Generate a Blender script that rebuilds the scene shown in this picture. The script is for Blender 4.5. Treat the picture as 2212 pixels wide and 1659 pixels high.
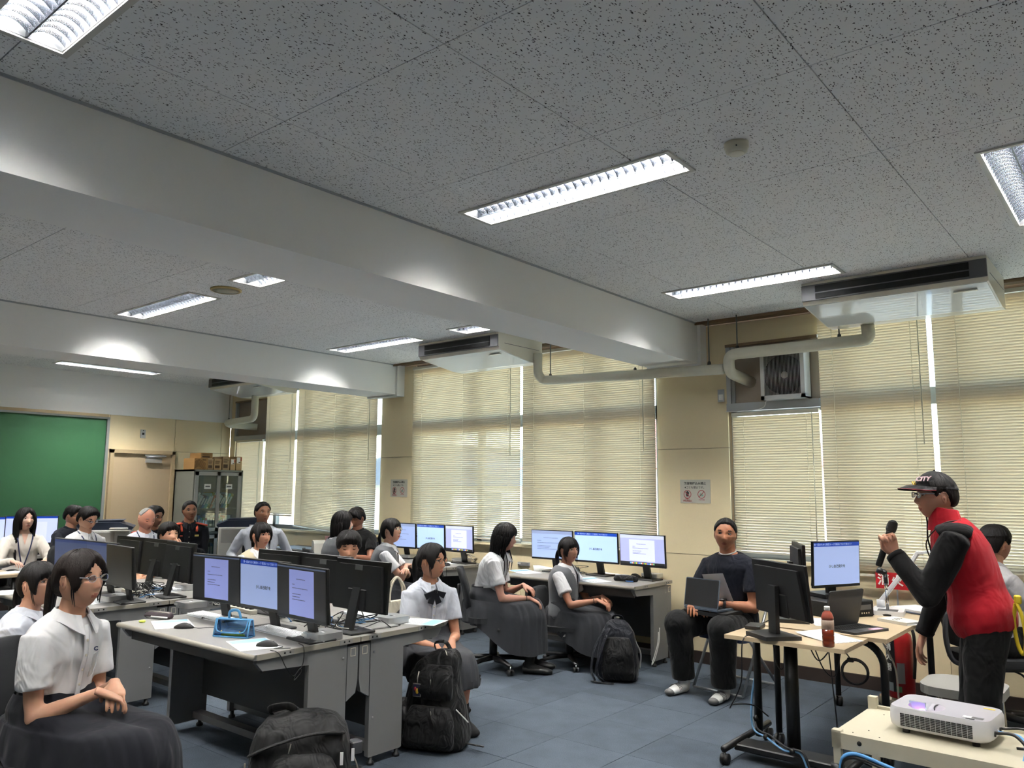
import bpy, bmesh, math, random
import numpy as np
from mathutils import Matrix, Vector, Euler, noise
random.seed(7)
for o in list(bpy.data.objects): bpy.data.objects.remove(o)
SC = bpy.context.scene; COL = SC.collection
PI = math.pi; R = math.radians
# ---------------------------------------------------------------- camera
W, H, FPX = 2212, 1659, 1703.0
YAW, PIT, ROL = -0.68786083, 0.13098737, 0.00609607
CAMZ = 1.5117
_f = Vector((math.sin(YAW)*math.cos(PIT), math.cos(YAW)*math.cos(PIT), math.sin(PIT)))
_r0 = Vector((math.cos(YAW), -math.sin(YAW), 0)); _u0 = _r0.cross(_f)
_r = _r0*math.cos(ROL) + _u0*math.sin(ROL); _u = -_r0*math.sin(ROL) + _u0*math.cos(ROL)
cd = bpy.data.cameras.new('camera'); cam = bpy.data.objects.new('camera', cd); COL.objects.link(cam)
cd.sensor_fit = 'HORIZONTAL'; cd.sensor_width = 36; cd.lens = 36*FPX/W; cd.clip_start = .05; cd.clip_end = 300
cam.matrix_world = Matrix(((_r.x,_u.x,-_f.x,0),(_r.y,_u.y,-_f.y,0),(_r.z,_u.z,-_f.z,CAMZ),(0,0,0,1)))
SC.camera = cam
# ---------------------------------------------------------------- sky, sun, exposure
wd = bpy.data.worlds.new('sky'); SC.world = wd; wd.use_nodes = True
nt = wd.node_tree; nt.nodes.clear()
sky = nt.nodes.new('ShaderNodeTexSky'); sky.sky_type = 'NISHITA'; sky.sun_disc = False
sky.sun_elevation = R(52); sky.sun_rotation = R(150); sky.air_density = 1.2; sky.dust_density = .3; sky.ozone_density = 3
bg = nt.nodes.new('ShaderNodeBackground'); bg.inputs['Strength'].default_value = SKY_S = 1.45
wo = nt.nodes.new('ShaderNodeOutputWorld'); wt = nt.nodes.new('ShaderNodeMix'); wt.data_type = 'RGBA'; wt.blend_type = 'MULTIPLY'; wt.inputs['Factor'].default_value = 1; wt.inputs['B'].default_value = (1.15,.95,.88,1)   # hazy summer sky
nt.links.new(sky.outputs[0], wt.inputs['A']); nt.links.new(wt.outputs['Result'], bg.inputs[0]); nt.links.new(bg.outputs[0], wo.inputs[0])
sd = bpy.data.lights.new('sun', 'SUN'); sd.energy = 4; sd.angle = R(.6); sd.color = (1,.95,.86)
so = bpy.data.objects.new('sun', sd); COL.objects.link(so); so.location = (6,30,30)
so.rotation_euler = Euler((R(42), R(14), 0))          # high sun from behind the school, lighting the houses opposite
SC.view_settings.view_transform = 'Standard'; SC.view_settings.look = 'None'
SC.view_settings.exposure = 1.3; SC.view_settings.gamma = 1; SC.view_settings.use_curve_mapping = False
LAMP_E = 200.0      # emission of the fluorescent tubes
# ---------------------------------------------------------------- pixel -> place (photo frame 2212 x 1659)
def ray(px, py): return _r*((px-W/2)/FPX) - _u*((py-H/2)/FPX) + _f
def onz(px, py, z): d = ray(px,py); t = (z-CAMZ)/d.z; return Vector((0,0,CAMZ)) + d*t
def ony(px, py, y): d = ray(px,py); return Vector((0,0,CAMZ)) + d*(y/d.y)
def onx(px, py, x): d = ray(px,py); return Vector((0,0,CAMZ)) + d*(x/d.x)
# ---------------------------------------------------------------- materials
def lin(c):
    return tuple(((x/255)/12.92 if x/255 <= .04045 else ((x/255+.055)/1.055)**2.4) for x in c)
MATS = {}
def pm(name, rgb, rough=.5, metal=0, var=0.0, vscale=20, bump=0, bscale=200, spec=.5, emit=0, trans=0, coat=0, sheen=0):
    if name in MATS: return MATS[name]
    m = bpy.data.materials.new(name); m.use_nodes = True; n = m.node_tree.nodes; L = m.node_tree.links
    b = n['Principled BSDF']; c = lin(rgb)
    b.inputs['Base Color'].default_value = (*c,1); b.inputs['Roughness'].default_value = rough; b.inputs['Metallic'].default_value = metal
    b.inputs['Specular IOR Level'].default_value = spec; b.inputs['Coat Weight'].default_value = coat; b.inputs['Sheen Weight'].default_value = sheen
    if trans: b.inputs['Transmission Weight'].default_value = trans
    if emit: b.inputs['Emission Color'].default_value = (*c,1); b.inputs['Emission Strength'].default_value = emit
    tc = n.new('ShaderNodeTexCoord')
    if var:
        nz = n.new('ShaderNodeTexNoise'); nz.inputs['Scale'].default_value = vscale; nz.inputs['Detail'].default_value = 4
        mx = n.new('ShaderNodeMix'); mx.data_type = 'RGBA'
        mx.inputs['A'].default_value = (*[x*(1-var) for x in c],1); mx.inputs['B'].default_value = (*[min(1,x*(1+var)) for x in c],1)
        L.new(tc.outputs['Object'], nz.inputs['Vector']); L.new(nz.outputs['Fac'], mx.inputs['Factor']); L.new(mx.outputs['Result'], b.inputs['Base Color'])
    if bump:
        nb = n.new('ShaderNodeTexNoise'); nb.inputs['Scale'].default_value = bscale; nb.inputs['Detail'].default_value = 3
        bp = n.new('ShaderNodeBump'); bp.inputs['Strength'].default_value = bump; bp.inputs['Distance'].default_value = .01
        L.new(tc.outputs['Object'], nb.inputs['Vector']); L.new(nb.outputs['Fac'], bp.inputs['Height']); L.new(bp.outputs['Normal'], b.inputs['Normal'])
    MATS[name] = m; return m
def glassmat(name, tint=(235,245,245), mix=.12, rough=.02):
    if name in MATS: return MATS[name]
    m = bpy.data.materials.new(name); m.use_nodes = True; n = m.node_tree.nodes; L = m.node_tree.links; n.clear()
    t = n.new('ShaderNodeBsdfTransparent'); t.inputs[0].default_value = (*lin(tint),1)
    g = n.new('ShaderNodeBsdfGlossy'); g.inputs['Roughness'].default_value = rough
    fr = n.new('ShaderNodeFresnel'); fr.inputs[0].default_value = 1.45
    ad = n.new('ShaderNodeMath'); ad.operation = 'MULTIPLY_ADD'; ad.inputs[1].default_value = .8; ad.inputs[2].default_value = mix*.3
    mx = n.new('ShaderNodeMixShader'); o = n.new('ShaderNodeOutputMaterial')
    L.new(fr.outputs[0], ad.inputs[0]); L.new(ad.outputs[0], mx.inputs[0]); L.new(t.outputs[0], mx.inputs[1]); L.new(g.outputs[0], mx.inputs[2]); L.new(mx.outputs[0], o.inputs[0])
    MATS[name] = m; return m
# ---------------------------------------------------------------- mesh builder
def T(x=0,y=0,z=0): return Matrix.Translation((x,y,z))
def RX(a): return Matrix.Rotation(R(a),4,'X')
def RY(a): return Matrix.Rotation(R(a),4,'Y')
def RZ(a): return Matrix.Rotation(R(a),4,'Z')
def frame(d, up=(0,0,1)):
    d = Vector(d).normalized(); u = Vector(up)
    if abs(d.dot(u)) > .98: u = Vector((0,1,0)) if abs(d.y) < .9 else Vector((1,0,0))
    x = d.cross(u).normalized(); z = x.cross(d).normalized(); return x, d, z
def basis(o, x, y, z):
    return Matrix(((x[0],y[0],z[0],o[0]),(x[1],y[1],z[1],o[1]),(x[2],y[2],z[2],o[2]),(0,0,0,1)))
class MB:
    def __init__(s): s.v=[]; s.f=[]; s.mi=[]; s.sm=[]; s.mats=[]
    def mat(s, m):
        if m not in s.mats: s.mats.append(m)
        return s.mats.index(m)
    def add(s, vs, fs, m, smooth=False, M=None):
        o = len(s.v); k = s.mat(m)
        s.v += [tuple(M @ Vector(v)) for v in vs] if M is not None else [tuple(v) for v in vs]
        for f in fs: s.f.append(tuple(i+o for i in f)); s.mi.append(k); s.sm.append(smooth)
        return s
    def box(s, c, d, m, M=None, bev=0, seg=1):
        if bev:
            bm = bmesh.new(); bmesh.ops.create_cube(bm, size=1)
            bmesh.ops.scale(bm, vec=d, verts=bm.verts); bmesh.ops.bevel(bm, geom=bm.edges[:], offset=bev, segments=seg, affect='EDGES', profile=.5)
            bm.verts.ensure_lookup_table(); bm.verts.index_update()
            vs = [tuple(v.co + Vector(c)) for v in bm.verts]; fs = [[v.index for v in f.verts] for f in bm.faces]; bm.free()
            return s.add(vs, fs, m, seg > 1, M)
        x,y,z = [a/2 for a in d]; cx,cy,cz = c
        vs = [(cx+a*x,cy+b*y,cz+e*z) for e in (-1,1) for b in (-1,1) for a in (-1,1)]
        return s.add(vs, [(0,2,3,1),(4,5,7,6),(0,1,5,4),(2,6,7,3),(0,4,6,2),(1,3,7,5)], m, False, M)
    def b2(s, a, b, m, M=None, bev=0, seg=1):
        return s.box([(p+q)/2 for p,q in zip(a,b)], [abs(q-p) for p,q in zip(a,b)], m, M, bev, seg)
    def tube(s, pts, r, m, n=10, cap=True, M=None, sq=None, up=(0,0,1)):
        pts = [Vector(p) for p in pts]; k = len(pts); rs = r if hasattr(r,'__len__') else [r]*k
        vs = []; prev = None
        for i,p in enumerate(pts):
            d = (pts[min(i+1,k-1)] - pts[max(i-1,0)])
            if d.length < 1e-9: d = Vector((0,0,1))
            d.normalize()
            if prev is None: x,_,z = frame(d, up)
            else:
                x = prev - d*prev.dot(d)
                if x.length < 1e-6: x,_,z = frame(d, up)
                x.normalize(); z = x.cross(d)
            prev = x
            rr = rs[i]; ra, rb = (rr if hasattr(rr,'__len__') else (rr, rr*(sq or 1)))
            for j in range(n):
                a = 2*PI*j/n; vs.append(p + x*(ra*math.cos(a)) + z*(rb*math.sin(a)))
        fs = [(i*n+j, i*n+(j+1)%n, (i+1)*n+(j+1)%n, (i+1)*n+j) for i in range(k-1) for j in range(n)]
        if cap: fs += [tuple(range(n-1,-1,-1)), tuple((k-1)*n+j for j in range(n))]
        return s.add(vs, fs, m, True, M)
    def rod(s, a, b, r, m, n=10, M=None): return s.tube([a,b], r, m, n, True, M)
    def lathe(s, prof, m, n=20, M=None, smooth=True):
        vs = [(r*math.cos(2*PI*j/n), r*math.sin(2*PI*j/n), z) for r,z in prof for j in range(n)]; k = len(prof)
        fs = [(i*n+j, i*n+(j+1)%n, (i+1)*n+(j+1)%n, (i+1)*n+j) for i in range(k-1) for j in range(n)]
        fs += [tuple(range(n-1,-1,-1)), tuple((k-1)*n+j for j in range(n))]
        return s.add(vs, fs, m, smooth, M)
    def prism(s, out, z0, z1, m, M=None, smooth=False):
        n = len(out); vs = [(x,y,z0) for x,y in out] + [(x,y,z1) for x,y in out]
        a = sum(out[i][0]*out[(i+1)%n][1]-out[(i+1)%n][0]*out[i][1] for i in range(n))
        fs = [tuple(range(n-1,-1,-1)), tuple(range(n,2*n))] + [(i,(i+1)%n,n+(i+1)%n,n+i) for i in range(n)]
        if a < 0: fs = [f[::-1] for f in fs]
        return s.add(vs, fs, m, smooth, M)
    def ell(s, c, r, m, n=12, k=8, M=None):
        vs = [(c[0], c[1], c[2]-r[2])]; 
        for i in range(1,k):
            e = -PI/2+PI*i/k
            vs += [(c[0]+r[0]*math.cos(e)*math.cos(2*PI*j/n), c[1]+r[1]*math.cos(e)*math.sin(2*PI*j/n), c[2]+r[2]*math.sin(e)) for j in range(n)]
        vs.append((c[0],c[1],c[2]+r[2])); t = len(vs)-1
        fs = [(0,1+(j+1)%n,1+j) for j in range(n)]
        fs += [(1+i*n+j,1+i*n+(j+1)%n,1+(i+1)*n+(j+1)%n,1+(i+1)*n+j) for i in range(k-2) for j in range(n)]
        fs += [(t,1+(k-2)*n+j,1+(k-2)*n+(j+1)%n) for j in range(n)]
        return s.add(vs, fs, m, True, M)
    def mesh(s, name):
        me = bpy.data.meshes.new(name); me.from_pydata(s.v, [], s.f)
        for m in s.mats: me.materials.append(m)
        me.polygons.foreach_set('material_index', s.mi); me.polygons.foreach_set('use_smooth', s.sm); me.update(); return me
    def build(s, name, parent=None, M=None): return link(name, s.mesh(name), parent, M)
def link(name, data, parent=None, M=None):
    o = bpy.data.objects.new(name, data); COL.objects.link(o)
    if parent is not None: o.parent = parent
    if M is not None: o.matrix_local = M
    return o
def tag(o, label=None, cat=None, group=None, kind=None):
    if label: o['label'] = label
    if cat: o['category'] = cat
    if group: o['group'] = group
    if kind: o['kind'] = kind
    return o
def thing(name, label, cat, M=None, group=None):
    return tag(link(name, None, None, M), label, cat, group)
def copy_tree(o, parent=None, M=None):
    c = o.copy(); COL.objects.link(c); c.parent = parent
    if M is not None: c.matrix_local = M
    for ch in o.children: copy_tree(ch, c)
    return c
def dup(o, M, label, group=None):
    c = copy_tree(o, None, M); c['label'] = label
    if group: c['group'] = group
    return c
def arc(c, r, a0, a1, n, ax='xz', o=0):
    out = []
    for i in range(n+1):
        a = R(a0+(a1-a0)*i/n); u, w = c[0]+r*math.cos(a), c[1]+r*math.sin(a)
        out.append({'xz':(u,o,w),'yz':(o,u,w),'xy':(u,w,o)}[ax])
    return out
def rrect(w, h, r, n=4):
    out = []
    for cx,cy,a in ((w/2-r,h/2-r,0),(-w/2+r,h/2-r,90),(-w/2+r,-h/2+r,180),(w/2-r,-h/2+r,270)):
        out += [(cx+r*math.cos(R(a+90*i/n)), cy+r*math.sin(R(a+90*i/n))) for i in range(n+1)]
    return out
def spline(pts, n=8):
    P = [Vector(p) for p in pts]; P = [P[0]*2-P[1]] + P + [P[-1]*2-P[-2]]; out = []
    for i in range(1,len(P)-2):
        a,b,c,d = P[i-1:i+3]
        for k in range(n):
            t = k/n; out.append(.5*((2*b)+(c-a)*t+(2*a-5*b+4*c-d)*t*t+(3*b-a-3*c+d)*t**3))
    out.append(P[-2]); return out
TXT = {}
def text(s, size, mat, parent, M, name='lettering', align='CENTER', ext=.0004, bold=0):
    key = (s,size,mat.name,align,bold)
    if key not in TXT:
        c = bpy.data.curves.new('lettering','FONT'); c.body = s; c.size = size; c.align_x = align; c.align_y = 'CENTER'; c.extrude = ext; c.resolution_u = 2; c.offset = bold
        o = bpy.data.objects.new('tmp', c); COL.objects.link(o); bpy.context.view_layer.update()
        me = bpy.data.meshes.new_from_object(o.evaluated_get(bpy.context.evaluated_depsgraph_get())); bpy.data.objects.remove(o)
        me.materials.clear(); me.materials.append(mat); TXT[key] = me
    return link(name, TXT[key], parent, M)
# ================================================================ materials of the room
def tilemat():
    m = bpy.data.materials.new('fissured ceiling board'); m.use_nodes = True; n = m.node_tree.nodes; L = m.node_tree.links
    b = n['Principled BSDF']; b.inputs['Roughness'].default_value = .95; b.inputs['Specular IOR Level'].default_value = .1
    tc = n.new('ShaderNodeTexCoord'); g = n.new('ShaderNodeNewGeometry')
    wn = n.new('ShaderNodeTexNoise'); wn.inputs['Scale'].default_value = 80; L.new(g.outputs['Position'], wn.inputs['Vector'])
    vm = n.new('ShaderNodeVectorMath'); vm.operation = 'MULTIPLY_ADD'; vm.inputs[1].default_value = (.012,.012,.012)
    L.new(wn.outputs['Color'], vm.inputs[0]); L.new(g.outputs['Position'], vm.inputs[2])
    def layer(sc, lo, hi, keep, seed):
        mp = n.new('ShaderNodeMapping'); mp.inputs['Scale'].default_value = sc; mp.inputs['Location'].default_value = (seed,seed*2,0)
        L.new(vm.outputs[0], mp.inputs['Vector'])
        vo = n.new('ShaderNodeTexVoronoi'); vo.inputs['Scale'].default_value = 1; L.new(mp.outputs[0], vo.inputs['Vector'])
        mr = n.new('ShaderNodeMapRange'); mr.inputs['From Min'].default_value = lo; mr.inputs['From Max'].default_value = hi; L.new(vo.outputs['Distance'], mr.inputs['Value'])
        sp = n.new('ShaderNodeSeparateColor'); L.new(vo.outputs['Color'], sp.inputs[0])
        gt = n.new('ShaderNodeMath'); gt.operation = 'GREATER_THAN'; gt.inputs[1].default_value = keep; L.new(sp.outputs[0], gt.inputs[0])
        mx = n.new('ShaderNodeMath'); mx.operation = 'MAXIMUM'; L.new(mr.outputs[0], mx.inputs[0]); L.new(gt.outputs[0], mx.inputs[1]); return mx
    a = layer((125,46,1), .20, .29, .42, 0); c = layer((105,105,1), .18, .27, .5, 3.3)
    mn = n.new('ShaderNodeMath'); mn.operation = 'MULTIPLY'; L.new(a.outputs[0], mn.inputs[0]); L.new(c.outputs[0], mn.inputs[1])
    mx = n.new('ShaderNodeMix'); mx.data_type = 'RGBA'; mx.inputs['A'].default_value = (*lin((70,66,62)),1); mx.inputs['B'].default_value = (*lin((236,236,236)),1)
    L.new(mn.outputs[0], mx.inputs['Factor']); L.new(mx.outputs['Result'], b.inputs['Base Color'])
    bp = n.new('ShaderNodeBump'); bp.inputs['Strength'].default_value = .5; bp.inputs['Distance'].default_value = .003; L.new(mn.outputs[0], bp.inputs['Height']); L.new(bp.outputs[0], b.inputs['Normal'])
    return m
def carpetmat():
    m = bpy.data.materials.new('blue grey carpet'); m.use_nodes = True; n = m.node_tree.nodes; L = m.node_tree.links
    b = n['Principled BSDF']; b.inputs['Roughness'].default_value = .95; b.inputs['Specular IOR Level'].default_value = .1
    g = n.new('ShaderNodeNewGeometry'); oi = n.new('ShaderNodeObjectInfo')
    nz = n.new('ShaderNodeTexNoise'); nz.inputs['Scale'].default_value = 170; nz.inputs['Detail'].default_value = 3; L.new(g.outputs['Position'], nz.inputs['Vector'])
    n2 = n.new('ShaderNodeTexNoise'); n2.inputs['Scale'].default_value = 6; L.new(g.outputs['Position'], n2.inputs['Vector'])
    ad = n.new('ShaderNodeMath'); ad.operation = 'MULTIPLY_ADD'; ad.inputs[1].default_value = .45; L.new(oi.outputs['Random'], ad.inputs[0]); L.new(n2.outputs['Fac'], ad.inputs[2])
    mr = n.new('ShaderNodeMapRange'); mr.inputs['From Min'].default_value = .35; mr.inputs['From Max'].default_value = 1.1; mr.inputs['To Min'].default_value = .78; mr.inputs['To Max'].default_value = 1.2; L.new(ad.outputs[0], mr.inputs['Value'])
    cr = n.new('ShaderNodeMix'); cr.data_type = 'RGBA'; cr.inputs['A'].default_value = (*lin((46,54,63)),1); cr.inputs['B'].default_value = (*lin((82,90,99)),1); L.new(nz.outputs['Fac'], cr.inputs['Factor'])
    mu = n.new('ShaderNodeMix'); mu.data_type = 'RGBA'; mu.blend_type = 'MULTIPLY'; mu.inputs['Factor'].default_value = 1; L.new(cr.outputs['Result'], mu.inputs['A']); L.new(mr.outputs[0], mu.inputs['B'])
    L.new(mu.outputs['Result'], b.inputs['Base Color'])
    bp = n.new('ShaderNodeBump'); bp.inputs['Strength'].default_value = .6; bp.inputs['Distance'].default_value = .004; L.new(nz.outputs['Fac'], bp.inputs['Height']); L.new(bp.outputs[0], b.inputs['Normal'])
    return m
def woodmat(name, c1, c2, sc=(1,14,1)):
    m = bpy.data.materials.new(name); m.use_nodes = True; n = m.node_tree.nodes; L = m.node_tree.links; b = n['Principled BSDF']; b.inputs['Roughness'].default_value = .4
    tc = n.new('ShaderNodeTexCoord'); mp = n.new('ShaderNodeMapping'); mp.inputs['Scale'].default_value = sc; nz = n.new('ShaderNodeTexNoise'); nz.inputs['Scale'].default_value = 6; nz.inputs['Detail'].default_value = 6
    mx = n.new('ShaderNodeMix'); mx.data_type = 'RGBA'; mx.inputs['A'].default_value = (*lin(c1),1); mx.inputs['B'].default_value = (*lin(c2),1)
    L.new(tc.outputs['Object'], mp.inputs[0]); L.new(mp.outputs[0], nz.inputs['Vector']); L.new(nz.outputs['Fac'], mx.inputs['Factor']); L.new(mx.outputs['Result'], b.inputs['Base Color']); return m
def slatmat():
    m = bpy.data.materials.new('cream blind slat'); m.use_nodes = True; n = m.node_tree.nodes; L = m.node_tree.links; b = n['Principled BSDF']
    b.inputs['Base Color'].default_value = (*lin((228,214,186)),1); b.inputs['Roughness'].default_value = .45
    t = n.new('ShaderNodeBsdfTranslucent'); t.inputs[0].default_value = (*lin((236,214,188)),1)
    mx = n.new('ShaderNodeMixShader'); mx.inputs[0].default_value = .06; o = n['Material Output']
    L.new(b.outputs[0], mx.inputs[1]); L.new(t.outputs[0], mx.inputs[2]); L.new(mx.outputs[0], o.inputs[0]); return m
TILE = tilemat(); CARPET = carpetmat(); SLAT = slatmat()
WHITEP = pm('white painted plaster', (236,236,234), .8, bump=.05, bscale=60)
BEIGE = pm('beige wall board', (228,212,174), .6, var=.03, vscale=3)
BEIGED = pm('beige door frame', (186,166,132), .5)
DOORM = pm('beige door', (190,170,140), .5, var=.02, vscale=2)
DKBASE = pm('dark brown baseboard', (46,36,32), .5)
DARK = pm('dark void', (22,22,22), .9)
ALU = pm('aluminium', (176,180,184), .35, .7)
WHITEM = pm('white enamel', (232,232,228), .35)
CREAM = pm('cream enamel', (216,210,190), .35, coat=.2)
CREAMP = pm('cream plastic pipe', (206,203,186), .4)
GREY = pm('grey steel', (150,150,148), .5, var=.03, vscale=8)
DGREY = pm('dark grey steel', (84,84,84), .5, var=.03, vscale=8)
BLACK = pm('black plastic', (14,14,15), .45)
BLACKM = pm('matt black plastic', (18,18,18), .7, bump=.1, bscale=500)
CHROME = pm('chrome', (205,205,205), .2, 1)
GLASS = glassmat('clear glass')
BROWNT = pm('brown curtain box', (120,98,72), .6)
# ================================================================ room shell
X0, X1, YB, YW, ZC = -11.0, 3.0, -3.0, 6.6, 3.0
floor = tag(MB().b2((X0-.2,YB-.2,-.2),(X1+.2,YW+.2,-.008),DGREY).build('floor'), 'blue grey carpet tiled floor of the classroom', None, None, 'structure')
ct = MB().b2((-.2485,-.2485,-.008),(.2485,.2485,0),CARPET).mesh('carpet_tile')
rest = MB()
for i in range(28):
    for j in range(20):
        x, y = X0+.25+i*.5, YB-.15+j*.5
        if y > YW: continue
        if x > -6.3 and x < .6 and y > 1.9: link('carpet_tile', ct, floor, T(x,y,random.uniform(-.0008,0)))
        else: rest.b2((x-.2485,y-.2485,-.008),(x+.2485,min(y+.2485,YW),0),CARPET)
rest.build('carpet_tile_field', floor)['kind'] = 'stuff'
# ceiling: boards with a shadow gap, cut round the recessed fittings
LAMPS = [(-2.22,.87,0),(-2.22,3.14,0),(-2.22,5.40,0),(-4.51,.87,0),(-4.51,3.14,0),(-4.51,5.41,0),(-6.34,.87,0),(-6.34,3.14,0),(-6.32,5.40,0),(-.40,4.51,1),(-.40,1.6,1),(-10.30,4.44,1),(-10.30,1.5,1),(-8.45,3.1,1),(-8.45,.4,1),(1.6,1.6,1),(1.6,4.5,1),(-2.22,-1.6,0),(-6.34,-1.6,0)]
def lrect(l): a,b = (.615,.115) if l[2]==0 else (.115,.615); return (l[0]-a,l[0]+a,l[1]-b,l[1]+b)
def cut(rects, q):
    out = []
    for a,b,c,d in rects:
        if q[1] <= a or q[0] >= b or q[3] <= c or q[2] >= d: out.append((a,b,c,d)); continue
        if q[0] > a: out.append((a,q[0],c,d))
        if q[1] < b: out.append((q[1],b,c,d))
        l, r = max(a,q[0]), min(b,q[1])
        if q[2] > c: out.append((l,r,c,q[2]))
        if q[3] < d: out.append((l,r,q[3],d))
    return out
mb = MB(); mb.b2((X0-.2,YB-.2,ZC+.16),(X1+.2,YW+.2,ZC+.3),DARK)
rs = [(X0,X1,YB,YW)]
for l in LAMPS: rs = cut(rs, lrect(l))
for a,b,c,d in rs: mb.b2((a,c,ZC+.013),(b,d,ZC+.02),DARK)
ceiling = tag(mb.build('ceiling'), 'ceiling of square fissured acoustic boards', None, None, 'structure')
gx = [-2.6774+.91*i for i in range(-10,8)]; gy = [1.7773+.91*j for j in range(-6,7)]
gx = [X0]+[x for x in gx if X0 < x < X1]+[X1]; gy = [YB]+[y for y in gy if YB < y < YW]+[YW]
for i in range(len(gx)-1):
    for j in range(len(gy)-1):
        rs = [(gx[i]+.0022,gx[i+1]-.0022,gy[j]+.0022,gy[j+1]-.0022)]
        for l in LAMPS: rs = cut(rs, lrect(l))
        mb = MB()
        for a,b,c,d in rs: mb.b2((a,c,ZC),(b,d,ZC+.012),TILE)
        mb.build('ceiling_board', ceiling)
# beams
for k,(xa,xb) in enumerate(((-3.16,-3.65),(-7.165,-7.66),(.84,.35),(-11,-10.985))):
    mb = MB(); zb = 2.635 if k < 3 else 2.465
    mb.b2((xb,YB,zb),(xa,YW-.12 if k<3 else YW,ZC-.0005),WHITEP)
    if k < 3: mb.b2((xb-.03,YW-.121,zb-.02),(xa+.03,YW-.002,ZC-.0005),WHITEP); mb.b2((xa-.001,YB,ZC-.012),(xa+.009,YW-.13,ZC-.0005),ALU)
    tag(mb.build('trim_%d'%(k+1)), ['white ceiling beam nearest to the camera','white ceiling beam farther back in the room','white ceiling beam behind the camera','white band along the top of the far wall'][k], None, None, 'structure')
# walls without windows
def panelwall(name, label, axis, pos, edges, zs, inward, mat=BEIGE):
    """boards with a 4 mm joint in front of a dark backing; axis 'x': plane X=pos"""
    lo, hi = edges[0], edges[-1]; mb = MB(); s = inward
    if axis == 'x': mb.b2((pos-s*.15,lo,0),(pos-s*.012,hi,ZC),BROWNT)
    else: mb.b2((lo,pos-s*.15,0),(hi,pos-s*.012,ZC),BROWNT)
    w = tag(mb.build(name), label, None, None, 'structure')
    for i in range(len(edges)-1):
        for j in range(len(zs)-1):
            a,b,c,d = edges[i]+.002, edges[i+1]-.002, zs[j]+.002, zs[j+1]-.002
            mb = MB()
            if axis == 'x': mb.b2((pos-s*.012,a,c),(pos,b,d),mat)
            else: mb.b2((a,pos-s*.012,c),(b,pos,d),mat)
            mb.build('wall_board', w)
    return w
panelwall('wall_far','beige board wall at the far end of the room','x',X0,[YB,0.4,2.3,4.79,5.72,6.45,YW],[.1,2.0,2.47],1)
panelwall('wall_near','beige wall behind the right edge of the view','x',X1,[YB,0,3,YW],[.1,1.87,3.0],-1)
panelwall('wall_back','beige wall behind the camera','y',YB,[X0,-8,-4,0,X1],[.1,1.87,3.0],1)
# window wall
PIERS = [(X0,-10.86),(-7.54,-6.93),(-3.65,-2.94),(.35,X1)]; WIN = [(-10.86,-7.54),(-6.93,-3.65),(-2.94,.35)]
mb = MB(); SILL = .93
mb.b2((X0,YW+.013,0),(X1,YW+.2,SILL),BROWNT); mb.b2((X0,YW+.013,2.93),(X1,YW+.2,ZC),BROWNT)
for a,b in PIERS: mb.b2((a,YW+.013,SILL),(b,YW+.2,2.93),BROWNT)
ww = tag(mb.build('wall_window'), 'beige board wall with the windows', None, None, 'structure')
for a,b in PIERS:
    for c,d in ((.10,SILL),(SILL,1.875),(1.875,2.985)): MB().b2((a+.002,YW,c+.002),(b-.002,YW+.013,d-.002),BEIGE).build('wall_board', ww)
for a,b in WIN:
    n = 2; w = (b-a)/n
    for i in range(n): MB().b2((a+i*w+.002,YW,.102),(a+(i+1)*w-.002,YW+.013,SILL-.002),BEIGE).build('wall_board', ww)
for s,(a,b) in zip('window far near back'.split(),(((X0,YW-.012,0),(X1,YW,.1)),((X0,YB,0),(X0+.012,YW,.1)),((X1-.012,YB,0),(X1,YW,.1)),((X0,YB,0),(X1,YB+.012,.1)))):
    tag(MB().b2(a,b,DKBASE).build('baseboard_'+s), 'dark brown baseboard along the %s wall'%s, None, None, 'structure')
tag(MB().b2((X0,YW-.17,2.975),(X1,YW-.155,2.9995),BROWNT).b2((X0,YW-.155,2.992),(X1,YW,2.9995),BROWNT).build('trim_5'),'brown edge of the blind recess along the window wall',None,None,'structure')
# windows: frames, transoms, panes, sill
FR = pm('grey aluminium sash', (150,152,150), .4, .4)
for k,(a,b) in enumerate(WIN):
    z0, z1, y = SILL, 2.93, YW+.10
    w = tag(MB().b2((a,y-.03,z0),(a+.05,y+.03,z1),FR).b2((b-.05,y-.03,z0),(b,y+.03,z1),FR).b2((a,y-.03,z0),(b,y+.03,z0+.05),FR).b2((a,y-.03,z1-.05),(b,y+.03,z1),FR).build('window_%d'%(k+1)),
        ['aluminium window behind the blinds in the far corner','aluminium window behind the blinds between the two posters','aluminium window behind the blinds on the right'][k],None,None,'structure')
    MB().b2((a,y-.03,2.17),(b,y+.03,2.30),FR).build('transom', w)
    n = 4; cw = (b-a)/n
    xs = [a]+[a+i*cw+.17 for i in range(1,n)]+[b]
    for x in xs[1:-1]: MB().b2((x-.035,y-.03,z0),(x+.035,y+.03,z1),FR).build('mullion', w)
    for i in range(n):
        for c,d in ((z0+.05,2.17),(2.30,z1-.05)): MB().b2((xs[i]+.035,y-.004,c),(xs[i+1]-.035,y+.004,d),GLASS).build('pane', w)
    MB().b2((a-.02,YW-.05,z0-.03),(b+.02,YW+.10,z0),BEIGE).build('window_sill', w)
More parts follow.
